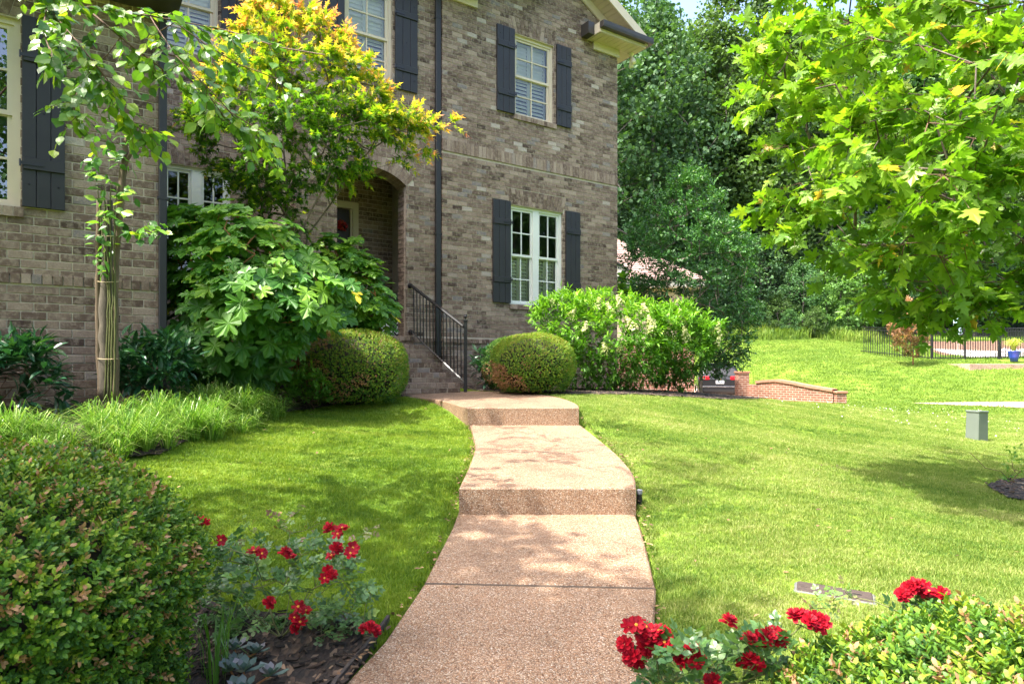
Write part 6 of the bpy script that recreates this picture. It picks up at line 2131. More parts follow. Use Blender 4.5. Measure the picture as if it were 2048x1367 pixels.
# ------------------------------------------------------------------ parked car (rear view)
def car():
    zc_ = 28.5
    c = W(1440, 790, zc_)
    g = gz(c[0], c[1]) + .03
    M_paint = plain("dark_grey_car_paint", (.016, .017, .020), .25, .05, 2, spec=.5)
    M_cglass = plain("dark_car_glass", (.16, .19, .22), .06, .05, 2, spec=.8)
    M_tail = plain("red_tail_lamp", (.5, .01, .02), .2, .1, 20, spec=.6)
    M_chrome = plain("chrome", (.6, .62, .64), .2, .05, 3, metal=1)
    M_rub = plain("tyre_rubber", (.015, .015, .016), .8, .2, 20)
    t = tag(empty("parked_car", (c[0], c[1], g), math.radians(-14)), "dark grey suv parked with its rear towards the lawn behind the hydrangeas", "car")
    # cross sections along y (0 = rear bumper face, + forward)
    prof = [  # y, z low, z belt, z top, half width low, half width belt, half width top
        (0.00, .42, .86, .95, .80, .84, .82), (.06, .30, .92, 1.10, .88, .90, .80), (.22, .26, .96, 1.42, .90, .92, .70), (.50, .26, .98, 1.60, .91, .925, .64), (1.2, .26, .98, 1.66, .91, .925, .62), (2.2, .26, .97, 1.64, .91, .92, .62),
        (3.0, .26, .96, 1.30, .91, .91, .66), (3.4, .28, .94, 1.02, .90, .90, .74), (4.2, .30, .84, .90, .86, .86, .74), (4.55, .36, .62, .70, .74, .76, .62)]
    mb = MB(); V = []; nn = 10
    for (y, zl_, zb_, zt_, wl, wb, wt) in prof:
        V += [(-wl * .9, y, zl_), (-wl, y, zl_ + .12), (-wb, y, zb_), (-wt - (wb - wt) * .35, y, zb_ + (zt_ - zb_) * .55), (-wt * .92, y, zt_ - .02), (wt * .92, y, zt_ - .02), (wt + (wb - wt) * .35, y, zb_ + (zt_ - zb_) * .55), (wb, y, zb_), (wl, y, zl_ + .12), (wl * .9, y, zl_)]
    Fs = [tuple(range(nn))[::-1], tuple(range((len(prof) - 1) * nn, len(prof) * nn))]
    for i in range(len(prof) - 1):
        for j in range(nn):
            k = (j + 1) % nn
            Fs.append((i * nn + j, i * nn + k, (i + 1) * nn + k, (i + 1) * nn + j))
    mb.add(V, Fs); body = mb.build("body", M_paint, t)
    bv = body.modifiers.new("bevel", 'BEVEL'); bv.width = .03; bv.segments = 2; bv.limit_method = 'ANGLE'
    # rear glass leaning forward
    gl = MB(); gl.add([(-.66, .075, 1.06), (.66, .075, 1.06), (.60, .33, 1.50), (-.60, .33, 1.50), (-.66, .10, 1.05), (.66, .10, 1.05), (.60, .36, 1.49), (-.60, .36, 1.49)], [(0, 1, 2, 3), (7, 6, 5, 4), (0, 4, 5, 1), (1, 5, 6, 2), (2, 6, 7, 3), (3, 7, 4, 0)]); gl.build("rear_window", M_cglass, t)
    sp = MB(); sp.cbox(-.60, .60, .22, .50, 1.58, 1.63, .012); sp.build("spoiler", M_paint, t)
    for s in (-1, 1):
        x0, x1 = (.42, .86) if s > 0 else (-.86, -.42)
        tl = MB(); tl.cbox(x0, x1, -.012, .12, .90, 1.06, .02); o = tl.build("tail_lamp", M_tail, t)
        cl = MB(); cl.cbox(min(s * .60, s * .70), max(s * .60, s * .70), -.018, -.0125, .93, 1.0, .002); cl.build("lens", M_chrome, o)
        rf = MB(); rf.box(min(s * .66, s * .80), max(s * .66, s * .80), -.006, .02, .52, .56); rf.build("reflector", M_tail, t)
        sg = MB(); sg.add([(s * .905, .9, 1.02), (s * .905, 2.6, 1.0), (s * .74, 2.3, 1.48), (s * .74, 1.0, 1.50)], [(0, 1, 2, 3)]); sg.build("side_window", M_cglass, t)
        for y in (.85, 3.6):
            w = MB(); w.tube([(s * .72, y, .34), (s * .93, y, .34)], .34, 22); o = w.build("wheel", M_rub, t)
            rm = MB(); rm.tube([(s * .935, y, .34), (s * .945, y, .34)], .22, 14); rm.build("rim", M_chrome, o)
    pl = MB(); pl.cbox(-.17, .17, -.012, .0, .74, .88, .003); o = pl.build("number_plate", plain("plate_white", (.7, .72, .75), .5, .03), t)
    pm = MB()
    for k in range(3): pm.box(-.09 + k * .065, -.05 + k * .065, -.0165, -.0125, .78, .84)
    pm.build("plate_mark", plain("plate_blue", (.03, .05, .12), .6, .1), o)
    bp = MB(); bp.cbox(-.84, .84, -.03, .10, .44, .66, .03); bp.build("bumper", M_paint, t)
    ch = MB(); ch.cbox(-.80, .80, -.04, -.031, .60, .625, .003); ch.build("chrome_strip", M_chrome, t)
    lg = MB(); lg.cbox(-.06, .06, -.012, .0, .93, .965, .003); lg.build("badge", plain("gold_badge", (.55, .4, .12), .3, .05, metal=.8), t)
    vl = MB(); vl.box(-.7, .7, -.032, -.03, .40, .50); vl.build("valance", M_rub, t)
car()

# ------------------------------------------------------------------ garage building behind, pink grey roof
M_cream2 = plain("cream_stucco", (.58, .47, .32), .85, .06, 3)
M_cream3 = plain("pale_fascia", (.66, .62, .54), .6, .05, 3)
def garage():
    zc_ = 21.5
    c = W(1310, 700, zc_)
    b = np.array([c[0] - .6, c[1] + 2, CZ - 1.0])
    t = tag(empty("garage", b), "cream garage with pinkish grey shingled hip roof behind the holly tree", "garage")
    x0 = W(1120, 600, zc_)[0] - b[0]; x1 = W(1392, 600, zc_)[0] - b[0]
    ze = CZ + (HY - 556) / F * zc_ - b[2]; y0 = zc_ - b[1]
    mb = MB(); zq = CZ + .80 - b[2]; mb.box(x0, x1, y0 + .3, y0 + 8, zq, ze - .28); mb.build("wall", M_cream2, t)
    mb = MB(); mb.box(x0 - .02, x1 + .02, y0 + .28, y0 + 8.02, -.8, zq - .002); o = mb.build("plinth", M_redbrick, t); uvbox(o.data)
    mb = MB(); mb.cbox(x0 - .3, x1 + .3, y0, y0 + 8.3, ze - .27, ze - .06, .01); mb.build("fascia", M_cream3, t)
    mb = MB(); mb.box(x0 - .29, x1 + .29, y0 + .01, y0 + .29, ze - .31, ze - .271); mb.build("soffit", M_soffit, t)
    # hip roof built of shingle courses
    zr = CZ + (HY - 470) / F * (zc_ + 4.2) - b[2]
    N = 24
    m2, nt, bs = nmat("pink_grey_shingle")
    at = nt.nodes.new("ShaderNodeAttribute"); at.attribute_name = "rnd"
    n = noise(nt, 9, 4, .7, wpos(nt))
    rp = ramp(nt, [(.3, (.20, .125, .105)), (.7, (.34, .235, .205))], n.outputs["Fac"])
    nt.links.new(rp.outputs[0], bs.inputs["Base Color"]); bs.inputs["Roughness"].default_value = .95
    xa, xb, yb = x0 - .35, x1 + .35, y0 + 8.3
    for k in range(N):
        t0, t1 = k / N, (k + 1.12) / N
        mb = MB()
        def P(x, y, tt, lift): 
            half = 4.15
            return (xa + (min(half, (xb - xa) / 2)) * tt if x == 0 else xb - (min(half, (xb - xa) / 2)) * tt, y0 - .05 + half * tt if y == 0 else yb - half * tt, ze - .05 + (zr - ze) * tt + lift)
        up = .03
        ring0 = [P(0, 0, t0, up), P(1, 0, t0, up), P(1, 1, t0, up), P(0, 1, t0, up)]
        ring1 = [P(0, 0, t1, 0.0), P(1, 0, t1, 0), P(1, 1, t1, 0), P(0, 1, t1, 0)]
        ringb = [P(0, 0, t0, -.02), P(1, 0, t0, -.02), P(1, 1, t0, -.02), P(0, 1, t0, -.02)]
        mb.add(ring0 + ring1 + ringb, [(0, 1, 5, 4), (1, 2, 6, 5), (2, 3, 7, 6), (3, 0, 4, 7), (8, 9, 1, 0), (9, 10, 2, 1), (10, 11, 3, 2), (11, 8, 0, 3)])
        mb.build("shingle", m2, t)
    # small dormer-like return near the corner of the house
    mb = MB(); q = W(1242, 545, zc_ - .4) - b
    mb.prism([(-.35, -.3), (.2, -.3), (.2, .05), (-.35, .42)], (1, 0, 0), (0, 0, 1), (0, 1, 0), -.1, .1, origin=q); mb.build("gable_return", M_cream3, t)
    mb = MB(); mb.prism([(-.42, .44), (.26, .02), (.26, .08), (-.42, .50)], (1, 0, 0), (0, 0, 1), (0, 1, 0), -.16, .16, origin=q); mb.build("gable_trim", M_gutter, t)
garage()
leafy_shrub("corner_shrub", "lobed leaf shrub with yellow flowers just past the right corner of the house", "shrub", [(1236, 560), (1255, 560), (1275, 590), (1285, 610), (1240, 610)], 15.5, .35, 40, (2.9, 15.6), 191, M_pan, T_ovate, (.10, .18), R=.25, twigs=3, leaves=5, stems=4, hgt=.9)

# ------------------------------------------------------------------ fence, gate, pool side on the far right
def fence():
    zf = 30.0
    b = W(1862, 722, zf); b[2] = gz(b[0], b[1])
    t = tag(empty("metal_fence", b), "black metal picket fence with gate beyond the browned conifer", "fence")
    def P(px, dz=0): 
        p = W(px, 720, zf); p[2] = gz(p[0], p[1]); return p - b + np.array([0, 0, dz])
    H = 1.36
    pickm = MB(); pickm.box(-.012, .012, -.012, .012, 0, H); pm = pickm.mesh("picket", M_black)
    px = 1866
    k = 0
    while px < 2075:
        link("picket", pm, t, loc=tuple(P(px, .06))); px += 5.0; k += 1
    for x0, x1 in ((1864, 1928), (1933, 1995), (2003, 2075)):
        for dz in (.10, H - .12, H + .02):
            mb = MB(); mb.tube([P(x0, dz), P(x1, dz)], .02, 4); mb.build("rail", M_black, t)
    for x in (1863, 1930, 1997, 2001, 2074):
        mb = MB(); q = P(x); mb.cbox(q[0] - .035, q[0] + .035, q[1] - .035, q[1] + .035, q[2], q[2] + H + .14, .006); mb.build("post", M_black, t)
    # side run going back
    for j in range(26):
        q = np.array([0, .22 * (j + 1), gz(b[0], b[1] + .22 * (j + 1)) - b[2] + .06]); link("picket", pm, t, loc=tuple(q))
    for dz in (.10, H - .12, H + .02):
        mb = MB(); mb.tube([(0, 0, dz), (0, 6, gz(b[0], b[1] + 6) - b[2] + dz)], .02, 4); mb.build("rail", M_black, t)
fence()

M_conif = foliage("browned_conifer", [(0, (.05, .08, .02)), (.3, (.12, .10, .04)), (.6, (.30, .155, .09)), (1, (.42, .24, .16))], .25, rough=.7, noise_amt=.3)
def conifer():
    r = np.random.default_rng(60)
    b = W(1826, 715, 28.5); b[2] = gz(b[0], b[1])
    t = tag(empty("conifer", b), "browned leaning conifer shrub at the corner of the black fence", "shrub")
    poly = [(1778, 655), (1800, 620), (1815, 600), (1835, 610), (1850, 650), (1852, 690), (1835, 716), (1820, 716), (1790, 700)]
    C, tt = poly_clusters(poly, 28.5, .8, 170, 8)
    sk = Skel(60); sk.path([b + (0, 0, -.1), b + (0, 0, .4), b + (-.1, 0, 1.2), b + (-.15, 0, 2.2)])
    for i in np.argsort(np.linalg.norm(C - b, axis=1)): sk.connect(C[i], .4, .04)
    sk.mesh("trunk", M_redtwig, t, rtip=.006, p=.4)
    out = unit(C - (b + (0, 0, .3)))
    pos, d, nr, ci, seg = sprays(C, .26, r, 4, 9, up=.6, droop=.1, out=out, spread=.4)
    leaf_obj("foliage", [scatter(T_rhomb, pos, d, nr, r.uniform(.07, .12, len(pos)), np.clip(.45 + .2 * (pos[:, 2] - b[2] - 1) + r.normal(0, .2, len(pos)), 0, 1))], M_conif, t)
conifer()

def pool_side():
    M_blue = plain("cobalt_glaze", (.02, .05, .32), .25, .1, 6, spec=.6)
    c = W(2028, 716, 28.6); z = gz(c[0], c[1]) + .05
    t = tag(empty("flower_pot", (c[0], c[1], z)), "cobalt blue pot with a yellow green plant beside the fence gate", "flower pot")
    mb = MB(); mb.lathe([(.13, 0), (.19, .22), (.22, .40), (.235, .42), (.235, .46), (.20, .46), (.19, .40)], 18); mb.build("pot", M_blue, t, smooth=True)
    r = np.random.default_rng(70)
    v, l, cc, rn = blades(np.array([[0, 0, .42], [.05, .03, .42], [-.05, -.03, .42]]), r, 40, .75, .9, .02)
    link("plant", np_mesh("plant", v, l, cc, mat=foliage("lime_blade", [(0, (.15, .22, .03)), (1, (.50, .48, .10))], .3), attrs={"rnd": rn}), t)
    # patio slab in front of the pot
    mb = MB(); q = W(2030, 722, 27.8); zz_ = gz(q[0], q[1]); mb.cbox(-2.6, 6, -1.2, 1.6, -.35, .06, .015)
    tag(mb.build("patio", M_drive, loc=(q[0] + .3, q[1] + .6, zz_ + .02)), kind="structure")
    # white rocks
    M_rock = plain("white_rock", (.55, .54, .53), .85, .15, 12)
    rk = []
    for s in range(4):
        rr_ = np.random.default_rng(300 + s)
        d = rdir(rr_, 14); 
        import bmesh
        bm = bmesh.new()
        for p in d * np.array([.13, .10, .07]) * rr_.uniform(.8, 1.1, (14, 1)): bm.verts.new(p)
        bmesh.ops.convex_hull(bm, input=bm.verts)
        me = bpy.data.meshes.new("rock"); bm.to_mesh(me); bm.free(); me.materials.append(M_rock); rk.append(me)
    for k in range(46):
        x = 1988 + 62 * r.random(); q = W(x, 700, 31.2 + r.random() * 2.4); zg = gz(q[0], q[1])
        o = link("rock", rk[k % 4], loc=(q[0], q[1], zg + .05 + .28 * r.random() * (1 if x > 2000 else .3)))
        o.rotation_euler = (0, 0, r.uniform(0, 6)); s = r.uniform(.8, 1.6); o.scale = (s, s, s)
        tag(o, "small white rock in the bed beside the gate", "rock", "white rocks by the gate")
    # pale paving behind the gate
    draped("paving", [(21.5, 31.2), (24.3, 31.2), (27, 35), (33, 38), (24, 38)], plain("pale_paving", (.55, .52, .48), .85, .05, 2), .05, .6, rough=0)
    draped("bare_bed", [(21.6, 33.5), (23, 33.2), (24, 36), (33, 38.3), (33, 44), (26.4, 43)], plain("brown_bed", (.16, .09, .06), .95, .3, 2), .03, .5, rough=.02)
    # closed pale blue umbrella and its pole
    q = W(1916, 705, 35.0); zg = gz(q[0], q[1])
    t = tag(empty("patio_umbrella", (q[0], q[1], zg)), "pale blue folded patio umbrella behind the black fence, half hidden by maple leaves", "umbrella")
    mb = MB(); mb.tube([(0, 0, 0), (0, 0, 3.3)], .03, 8); mb.build("pole", M_cream3, t)
    mb = MB(); mb.lathe([(.10, 1.0), (.22, 1.1), (.20, 2.0), (.12, 2.8), (.04, 3.25)], 14); mb.build("canopy", plain("pale_blue_cloth", (.42, .58, .66), .8, .1, 5), t)
pool_side()

# planter with chevron pattern in the porch
def planter():
    s, z = sh(772, 672, D_M + .55)
    p = HW(s, D_M + .55, Z_floor)
    t = tag(empty("planter", p, ANG), "black and white chevron planter with dark leaves inside the porch arch", "planter")
    m, nt, b = nmat("chevron_print")
    tc = nt.nodes.new("ShaderNodeTexCoord"); sp = nt.nodes.new("ShaderNodeSeparateXYZ"); nt.links.new(tc.outputs["Object"], sp.inputs[0])
    def M(op, a, b_=None, v=None):
        q = nt.nodes.new("ShaderNodeMath"); q.operation = op
        nt.links.new(a, q.inputs[0])
        if b_ is not None: nt.links.new(b_, q.inputs[1])
        elif v is not None: q.inputs[1].default_value = v
        return q.outputs[0]
    tri = M('PINGPONG', sp.outputs[0], v=.07)
    h = M('SUBTRACT', sp.outputs[2], tri)
    f = M('FRACT', M('MULTIPLY', h, v=11.0)); g = M('GREATER_THAN', f, v=.5)
    nt.links.new(mix(nt, (.015, .015, .015), (.7, .7, .68), g), b.inputs["Base Color"])
    mb = MB(); mb.cbox(-.19, .19, -.16, .16, 0, .46, .01); mb.build("pot", m, t)
    r = np.random.default_rng(4)
    n = 160
    pos = np.c_[r.normal(0, .13, n), r.normal(0, .12, n), .5 + np.abs(r.normal(.18, .12, n))]
    v, l, c, rn = scatter(T_ovate, pos, rdir(r, n), unit(np.array([0, -.4, .8]) + rdir(r, n) * .5), r.uniform(.07, .13, n), r.uniform(0, 1, n))
    link("foliage", np_mesh("foliage", v, l, c, mat=M_laurel, attrs={"rnd": rn}), t, kind="stuff")
    mb = MB(); mb.tube([(0, 0, .44), (0, 0, .7)], .015, 6); mb.build("stem", M_twig, t)
planter()

# ------------------------------------------------------------------ woodland on the hillside
FMAT = [foliage("woodland_leaf_haze", [(0, (.024, .055, .025)), (.5, (.054, .112, .042)), (1, (.125, .21, .065))], .28, rough=.55, spec=.25, noise_amt=.3, nscale=.25),  # slight blue of distant haze put into this leaf colour
        foliage("woodland_leaf_green", [(0, (.028, .07, .028)), (.5, (.06, .14, .040)), (1, (.14, .245, .06))], .30, rough=.55, spec=.25, noise_amt=.3, nscale=.25),
        foliage("woodland_leaf_bright", [(0, (.05, .11, .03)), (.5, (.09, .19, .04)), (1, (.18, .30, .06))], .32, rough=.55, spec=.25, noise_amt=.3, nscale=.3)]
FMAT.append(foliage("woodland_leaf_olive", [(0, (.030, .058, .018)), (.5, (.070, .130, .030)), (1, (.15, .225, .05))], .30, rough=.55, spec=.25, noise_amt=.3, nscale=.25))
M_trunkf = bark("woodland_bark", (.045, .040, .035), (.15, .13, .11), 4)


def forest_proto(seed, H, R, base_frac, ncl, leaf, per):
    """(trunk mesh, crown mesh): trunk with limbs, crown of leaf clumps in uneven masses"""
    r = np.random.default_rng(seed)
    C = []
    nb = 15
    for k in range(nb):
        t = base_frac + (1 - base_frac) * (k + .5) / nb
        rad = R * (math.sin(math.pi * min(1, (t - base_frac) / (1 - base_frac) * .85 + .15)) ** .7)
        for j in range(max(2, int(ncl / nb))):
            a = r.uniform(0, 6.283); q = rad * math.sqrt(r.uniform(.15, 1)) * r.uniform(.8, 1.2)
            C.append((q * math.cos(a), q * math.sin(a), H * t + r.normal(0, H * .03)))
    C = np.array(C)
    sk = Skel(seed)
    sk.path([(0, 0, -.4), (0, 0, H * .12), (r.normal(0, .15), r.normal(0, .15), H * .3), (r.normal(0, .3), r.normal(0, .3), H * .5), (r.normal(0, .4), r.normal(0, .4), H * .72), (r.normal(0, .4), r.normal(0, .4), H * .93)])
    for i in np.argsort(C[:, 2] * .4 + np.hypot(C[:, 0], C[:, 1])): sk.connect(C[i], 1.2, .06, up=.4, pen=1.0)
    n = len(sk.p)
    dummy = bpy.data.objects.new("x", None)
    o = sk.mesh("trunk", M_trunkf, dummy, rtip=.018, p=.47)
    tm = o.data; bpy.data.objects.remove(o); bpy.data.objects.remove(dummy)
    ci = np.repeat(np.arange(len(C)), per)
    off = rdir(r, len(ci)) * (r.uniform(0, 1, (len(ci), 1)) ** .5) * np.array([1.25, 1.25, .8]) * R * .24
    pos = C[ci] + off
    nr = unit(np.array([0, 0, 1.0]) * .8 + rdir(r, len(ci)) * .8 + unit(off) * .4); d = rdir(r, len(ci))
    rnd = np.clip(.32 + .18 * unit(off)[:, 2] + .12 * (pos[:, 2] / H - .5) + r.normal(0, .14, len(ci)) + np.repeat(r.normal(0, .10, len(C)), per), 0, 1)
    v, l, c, rr_ = scatter(T_clump, pos, d, nr, leaf * r.uniform(.6, 1.3, len(ci)), rnd)
    cms = []
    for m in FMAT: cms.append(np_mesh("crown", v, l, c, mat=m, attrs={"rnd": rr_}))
    return tm, cms

FP_ = [forest_proto(900, 24, 5.2, .30, 150, .29, 84), forest_proto(901, 27, 4.6, .38, 150, .28, 84), forest_proto(902, 20, 4.8, .22, 140, .29, 84), forest_proto(903, 15, 3.8, .12, 120, .26, 76), forest_proto(904, 9, 3.0, .06, 110, .23, 64)]
def ftree(x, y, k, mi, s, rz, name, label, cat, group):
    z = gz(x, y)
    t = tag(empty(name, (x, y, z), rz), label, cat, group)
    t.scale = (s, s, s * 1.0)
    tm, cms = FP_[k]
    link("trunk", tm, t); link("crown", cms[mi], t)
rf = np.random.default_rng(55)
spots = []
for row, (yy, n, ks) in enumerate([(49, 13, (2, 3, 0)), (55, 12, (0, 1, 2)), (62, 12, (1, 0, 2)), (72, 13, (0, 1)), (86, 13, (0, 1)), (104, 13, (1, 0))]):
    x0, x1 = .10 * yy, .86 * yy
    for i in range(n):
        x = x0 + (x1 - x0) * (i + .5 + rf.normal(0, .2)) / n
        spots.append((x, yy + rf.normal(0, 1.6), int(rf.choice(ks)), row))
for (x, y, k, row) in spots:
    px = HX + x / y * F
    if 1425 < px < 1470 and row >= 3: 
        if rf.random() < .6: k = 2
    s = float(rf.uniform(.85, 1.12))
    if 1425 < px < 1470: s *= .9
    mi = int(rf.choice([0, 1, 3], p=[.35, .37, .28]))
    lab = "tall %s tree %s the hillside woodland behind the neighbour's lawn" % ({0: "blue green", 1: "mid green", 3: "olive green"}[mi], "at the front of" if row < 2 else ("in the middle of" if row < 4 else "high at the back of"))
    ftree(x, y, k, mi, s, float(rf.uniform(0, 6.28)), "woodland_tree", lab, "tree", "hillside woodland trees")
# dark understorey along the wood's edge
for i in range(20):
    x = 5 + i * 1.7 + rf.normal(0, .5); y = 47.2 + rf.normal(0, 1.0) + (1.5 if x > 18 else 0)
    ftree(x, y, 4, 0, float(rf.uniform(.55, .95)), float(rf.uniform(0, 6.28)), "understorey_tree", "small dark understorey tree along the shaded edge of the wood", "tree", "understorey trees at the wood's edge")
# bright shrubs at the edge of the lawn
EDGE = [(1605, 676, 43.5, .52, 1, "tall blue green shrub at the wood's edge above the lawn, left of the pale one"), (1728, 672, 43, .80, 2, "large pale green sunlit bush at the wood's edge behind the browned conifer"),
        (1556, 684, 43, .30, 3, "low olive green shrub at the left end of the sunlit thicket"), (1655, 680, 42.6, .36, 2, "low yellow green shrub between the two tall bushes"), (1695, 678, 42.4, .30, 2, "rounded light green shrub at the foot of the large pale bush"),
        (1580, 694, 42.2, .20, 1, "tiny shrub in the rough grass below the wood"), (1790, 672, 42.4, .42, 1, "green shrub right of the large pale bush, behind the conifer"), (1630, 690, 42, .22, 3, "small olive shrub in front of the tall blue green one"),
        (1520, 690, 43.5, .24, 1, "small dark green shrub nearest the holly in the rough grass"), (1760, 664, 44, .62, 3, "olive green bush tucked between the large pale bush and the conifer"), (1680, 660, 45, .66, 2, "upright pale green sapling just left of the large pale bush")]
for (px, py, z, s, mi, lab) in EDGE:
    p = W(px, py, z)
    ftree(p[0], p[1], 4, mi, s, float(rf.uniform(0, 6)), "edge_shrub", lab, "shrub", "sunlit shrubs at the edge of the wood")
# unseen trees; the first shades the walkway, the rest show in window panes
for i, (x, y, k, sc_) in enumerate([(-4.5, .4, 3, .62), (17, 6, 2, .62), (20, 2.5, 2, .7), (24, 5.5, 0, .6), (27, .5, 2, .75), (14, 1, 3, .6), (9, -16, 2, .7), (-3, -16, 2, .6), (3, -24, 0, .7), (18, -12, 0, .7)]):
    ftree(x, y, k, 1, sc_, float(i), "street_tree", "tree out of view, one of those shading the walkway and reflected in the window panes", "tree", "street trees behind the camera")

# fallen leaves on the lawn and along the slabs
def litter():
    n = 210
    r = np.random.default_rng(640)
    P = np.c_[r.uniform(-2.6, 4.2, n), r.uniform(2.6, 8.5, n)]
    E = []
    for poly, hf in SLABS[:4]:
        A = np.array(poly)
        for i in range(len(A)):
            a, b = A[i], A[(i + 1) % len(A)]
            if abs(b[1] - a[1]) < .15: continue
            for q in range(9): E.append(a + (b - a) * r.random() + np.array([np.sign(a[0] - .2) * r.uniform(.0, .05), 0]))
    P = np.r_[P, np.array(E)]
    z = ground(P[:, 0], P[:, 1]) + .035
    onw = in_walk(P)
    for poly, hf in SLABS:
        k = inpoly(P, poly); z[k] = hf(P[k, 1]) + .004
    keep = ~(onw & (r.random(len(P)) < .75))
    P, z = P[keep], z[keep]
    m, nt, b = nmat("dry_leaf")
    at = nt.nodes.new("ShaderNodeAttribute"); at.attribute_name = "rnd"
    rp = ramp(nt, [(0, (.07, .035, .018)), (.6, (.20, .11, .05)), (1, (.34, .22, .10))], at.outputs["Fac"]); nt.links.new(rp.outputs[0], b.inputs["Base Color"]); b.inputs["Roughness"].default_value = .8
    v, l, c, rn = scatter(T_ovate, np.c_[P, z], unit(rdir(r, len(P)) * np.array([1, 1, .15])), unit(np.array([0, 0, 1.0]) + rdir(r, len(P)) * .35), r.uniform(.018, .042, len(P)), r.random(len(P)))
    tag(link("fallen_leaves", np_mesh("fallen_leaves", v, l, c, mat=m, attrs={"rnd": rn})), "dry brown leaves lying on the lawn and along the walkway edges", "fallen leaves", kind="stuff")
litter()
# ------------------------------------------------------------------ lawn grass: blades instanced by geometry nodes
def mat_grass(name, stops, nscale=.9, trans=.4):
    m, nt, b = nmat(name)
    at = nt.nodes.new("ShaderNodeAttribute"); at.attribute_name = "rnd"
    oi = nt.nodes.new("ShaderNodeObjectInfo")
    p = wpos(nt)
    n = noise(nt, nscale, 4, .6, p)
    mp = nt.nodes.new("ShaderNodeMapping"); mp.inputs["Rotation"].default_value = (0, 0, math.radians(50)); mp.inputs["Scale"].default_value = (.35, 3.2, 1)
    nt.links.new(p, mp.inputs[0])
    n2 = noise(nt, nscale * 1.3, 4, .65, mp.outputs[0])
    def M(op, a, b_, c=None):
        q = nt.nodes.new("ShaderNodeMath"); q.operation = op
        for i, v in enumerate((a, b_, c)):
            if v is None: continue
            if isinstance(v, (int, float)): q.inputs[i].default_value = v
            else: nt.links.new(v, q.inputs[i])
        return q.outputs[0]
    f = M('ADD', M('MULTIPLY_ADD', at.outputs["Fac"], .42, M('MULTIPLY', oi.outputs["Random"], .22)), M('MULTIPLY_ADD', n.outputs["Fac"], .70, M('MULTIPLY', n2.outputs["Fac"], .85)))
    f = M('MULTIPLY_ADD', f, 1.0, -.66)
    r = ramp(nt, stops, f)
    nt.links.new(r.outputs[0], b.inputs["Base Color"])
    b.inputs["Roughness"].default_value = .5
    b.inputs["Specular IOR Level"].default_value = .25
    tr = nt.nodes.new("ShaderNodeBsdfTranslucent")
    nt.links.new(mix(nt, r.outputs[0], (1.2, 1.2, .5), 1.0, 'MULTIPLY'), tr.inputs["Color"])
    ms = nt.nodes.new("ShaderNodeMixShader"); ms.inputs[0].default_value = trans
    nt.links.new(b.outputs[0], ms.inputs[1]); nt.links.new(tr.outputs[0], ms.inputs[2]); nt.links.new(ms.outputs[0], nt.nodes["Material Output"].inputs["Surface"])
    return m
GR_R = mat_grass("lawn_blade", [(0, (.060, .14, .020)), (.25, (.125, .22, .032)), (.45, (.225, .305, .055)), (.65, (.345, .385, .12)), (.85, (.48, .44, .23)), (1, (.54, .48, .31))])
GR_L = mat_grass("lawn_blade_lush", [(0, (.05, .12, .012)), (.3, (.115, .215, .016)), (.55, (.21, .31, .024)), (.8, (.32, .38, .055)), (1, (.46, .42, .19))])


def tuft(seed, n, h, spread, w, mat):
    r = np.random.default_rng(seed)
    a = r.uniform(0, 6.283, n); q = spread * np.sqrt(r.uniform(0, 1, n))
    b = np.c_[q * np.cos(a), q * np.sin(a), np.full(n, -.01)]
    la = r.uniform(0, 6.283, n); lean = np.abs(r.normal(.45, .3, n))
    H = h * r.uniform(.55, 1.1, n)
    dh = np.c_[np.cos(la), np.sin(la), 0 * la]; sd = np.c_[-np.sin(la), np.cos(la), 0 * la]
    t = np.array([0, .55, 1.0]); ww = np.array([1, .8, .08]) * w
    P = b[:, None] + H[:, None, None] * (np.array([0, .55, .92])[None, :, None] * np.array([0, 0, 1.0]) + (np.array([0, .18, .75])[None, :, None] * lean[:, None, None]) * dh[:, None])
    V = np.stack([P - sd[:, None] * ww[None, :, None], P + sd[:, None] * ww[None, :, None]], 2).reshape(-1, 3)
    qd = np.array([0, 1, 3, 2, 2, 3, 5, 4])
    loops = (np.arange(n)[:, None] * 6 + qd[None]).ravel()
    rn = np.repeat(r.uniform(0, 1, n), 6)
    return np_mesh("grass_tuft", V, loops, np.full(n * 2, 4), mat=mat, attrs={"rnd": rn})


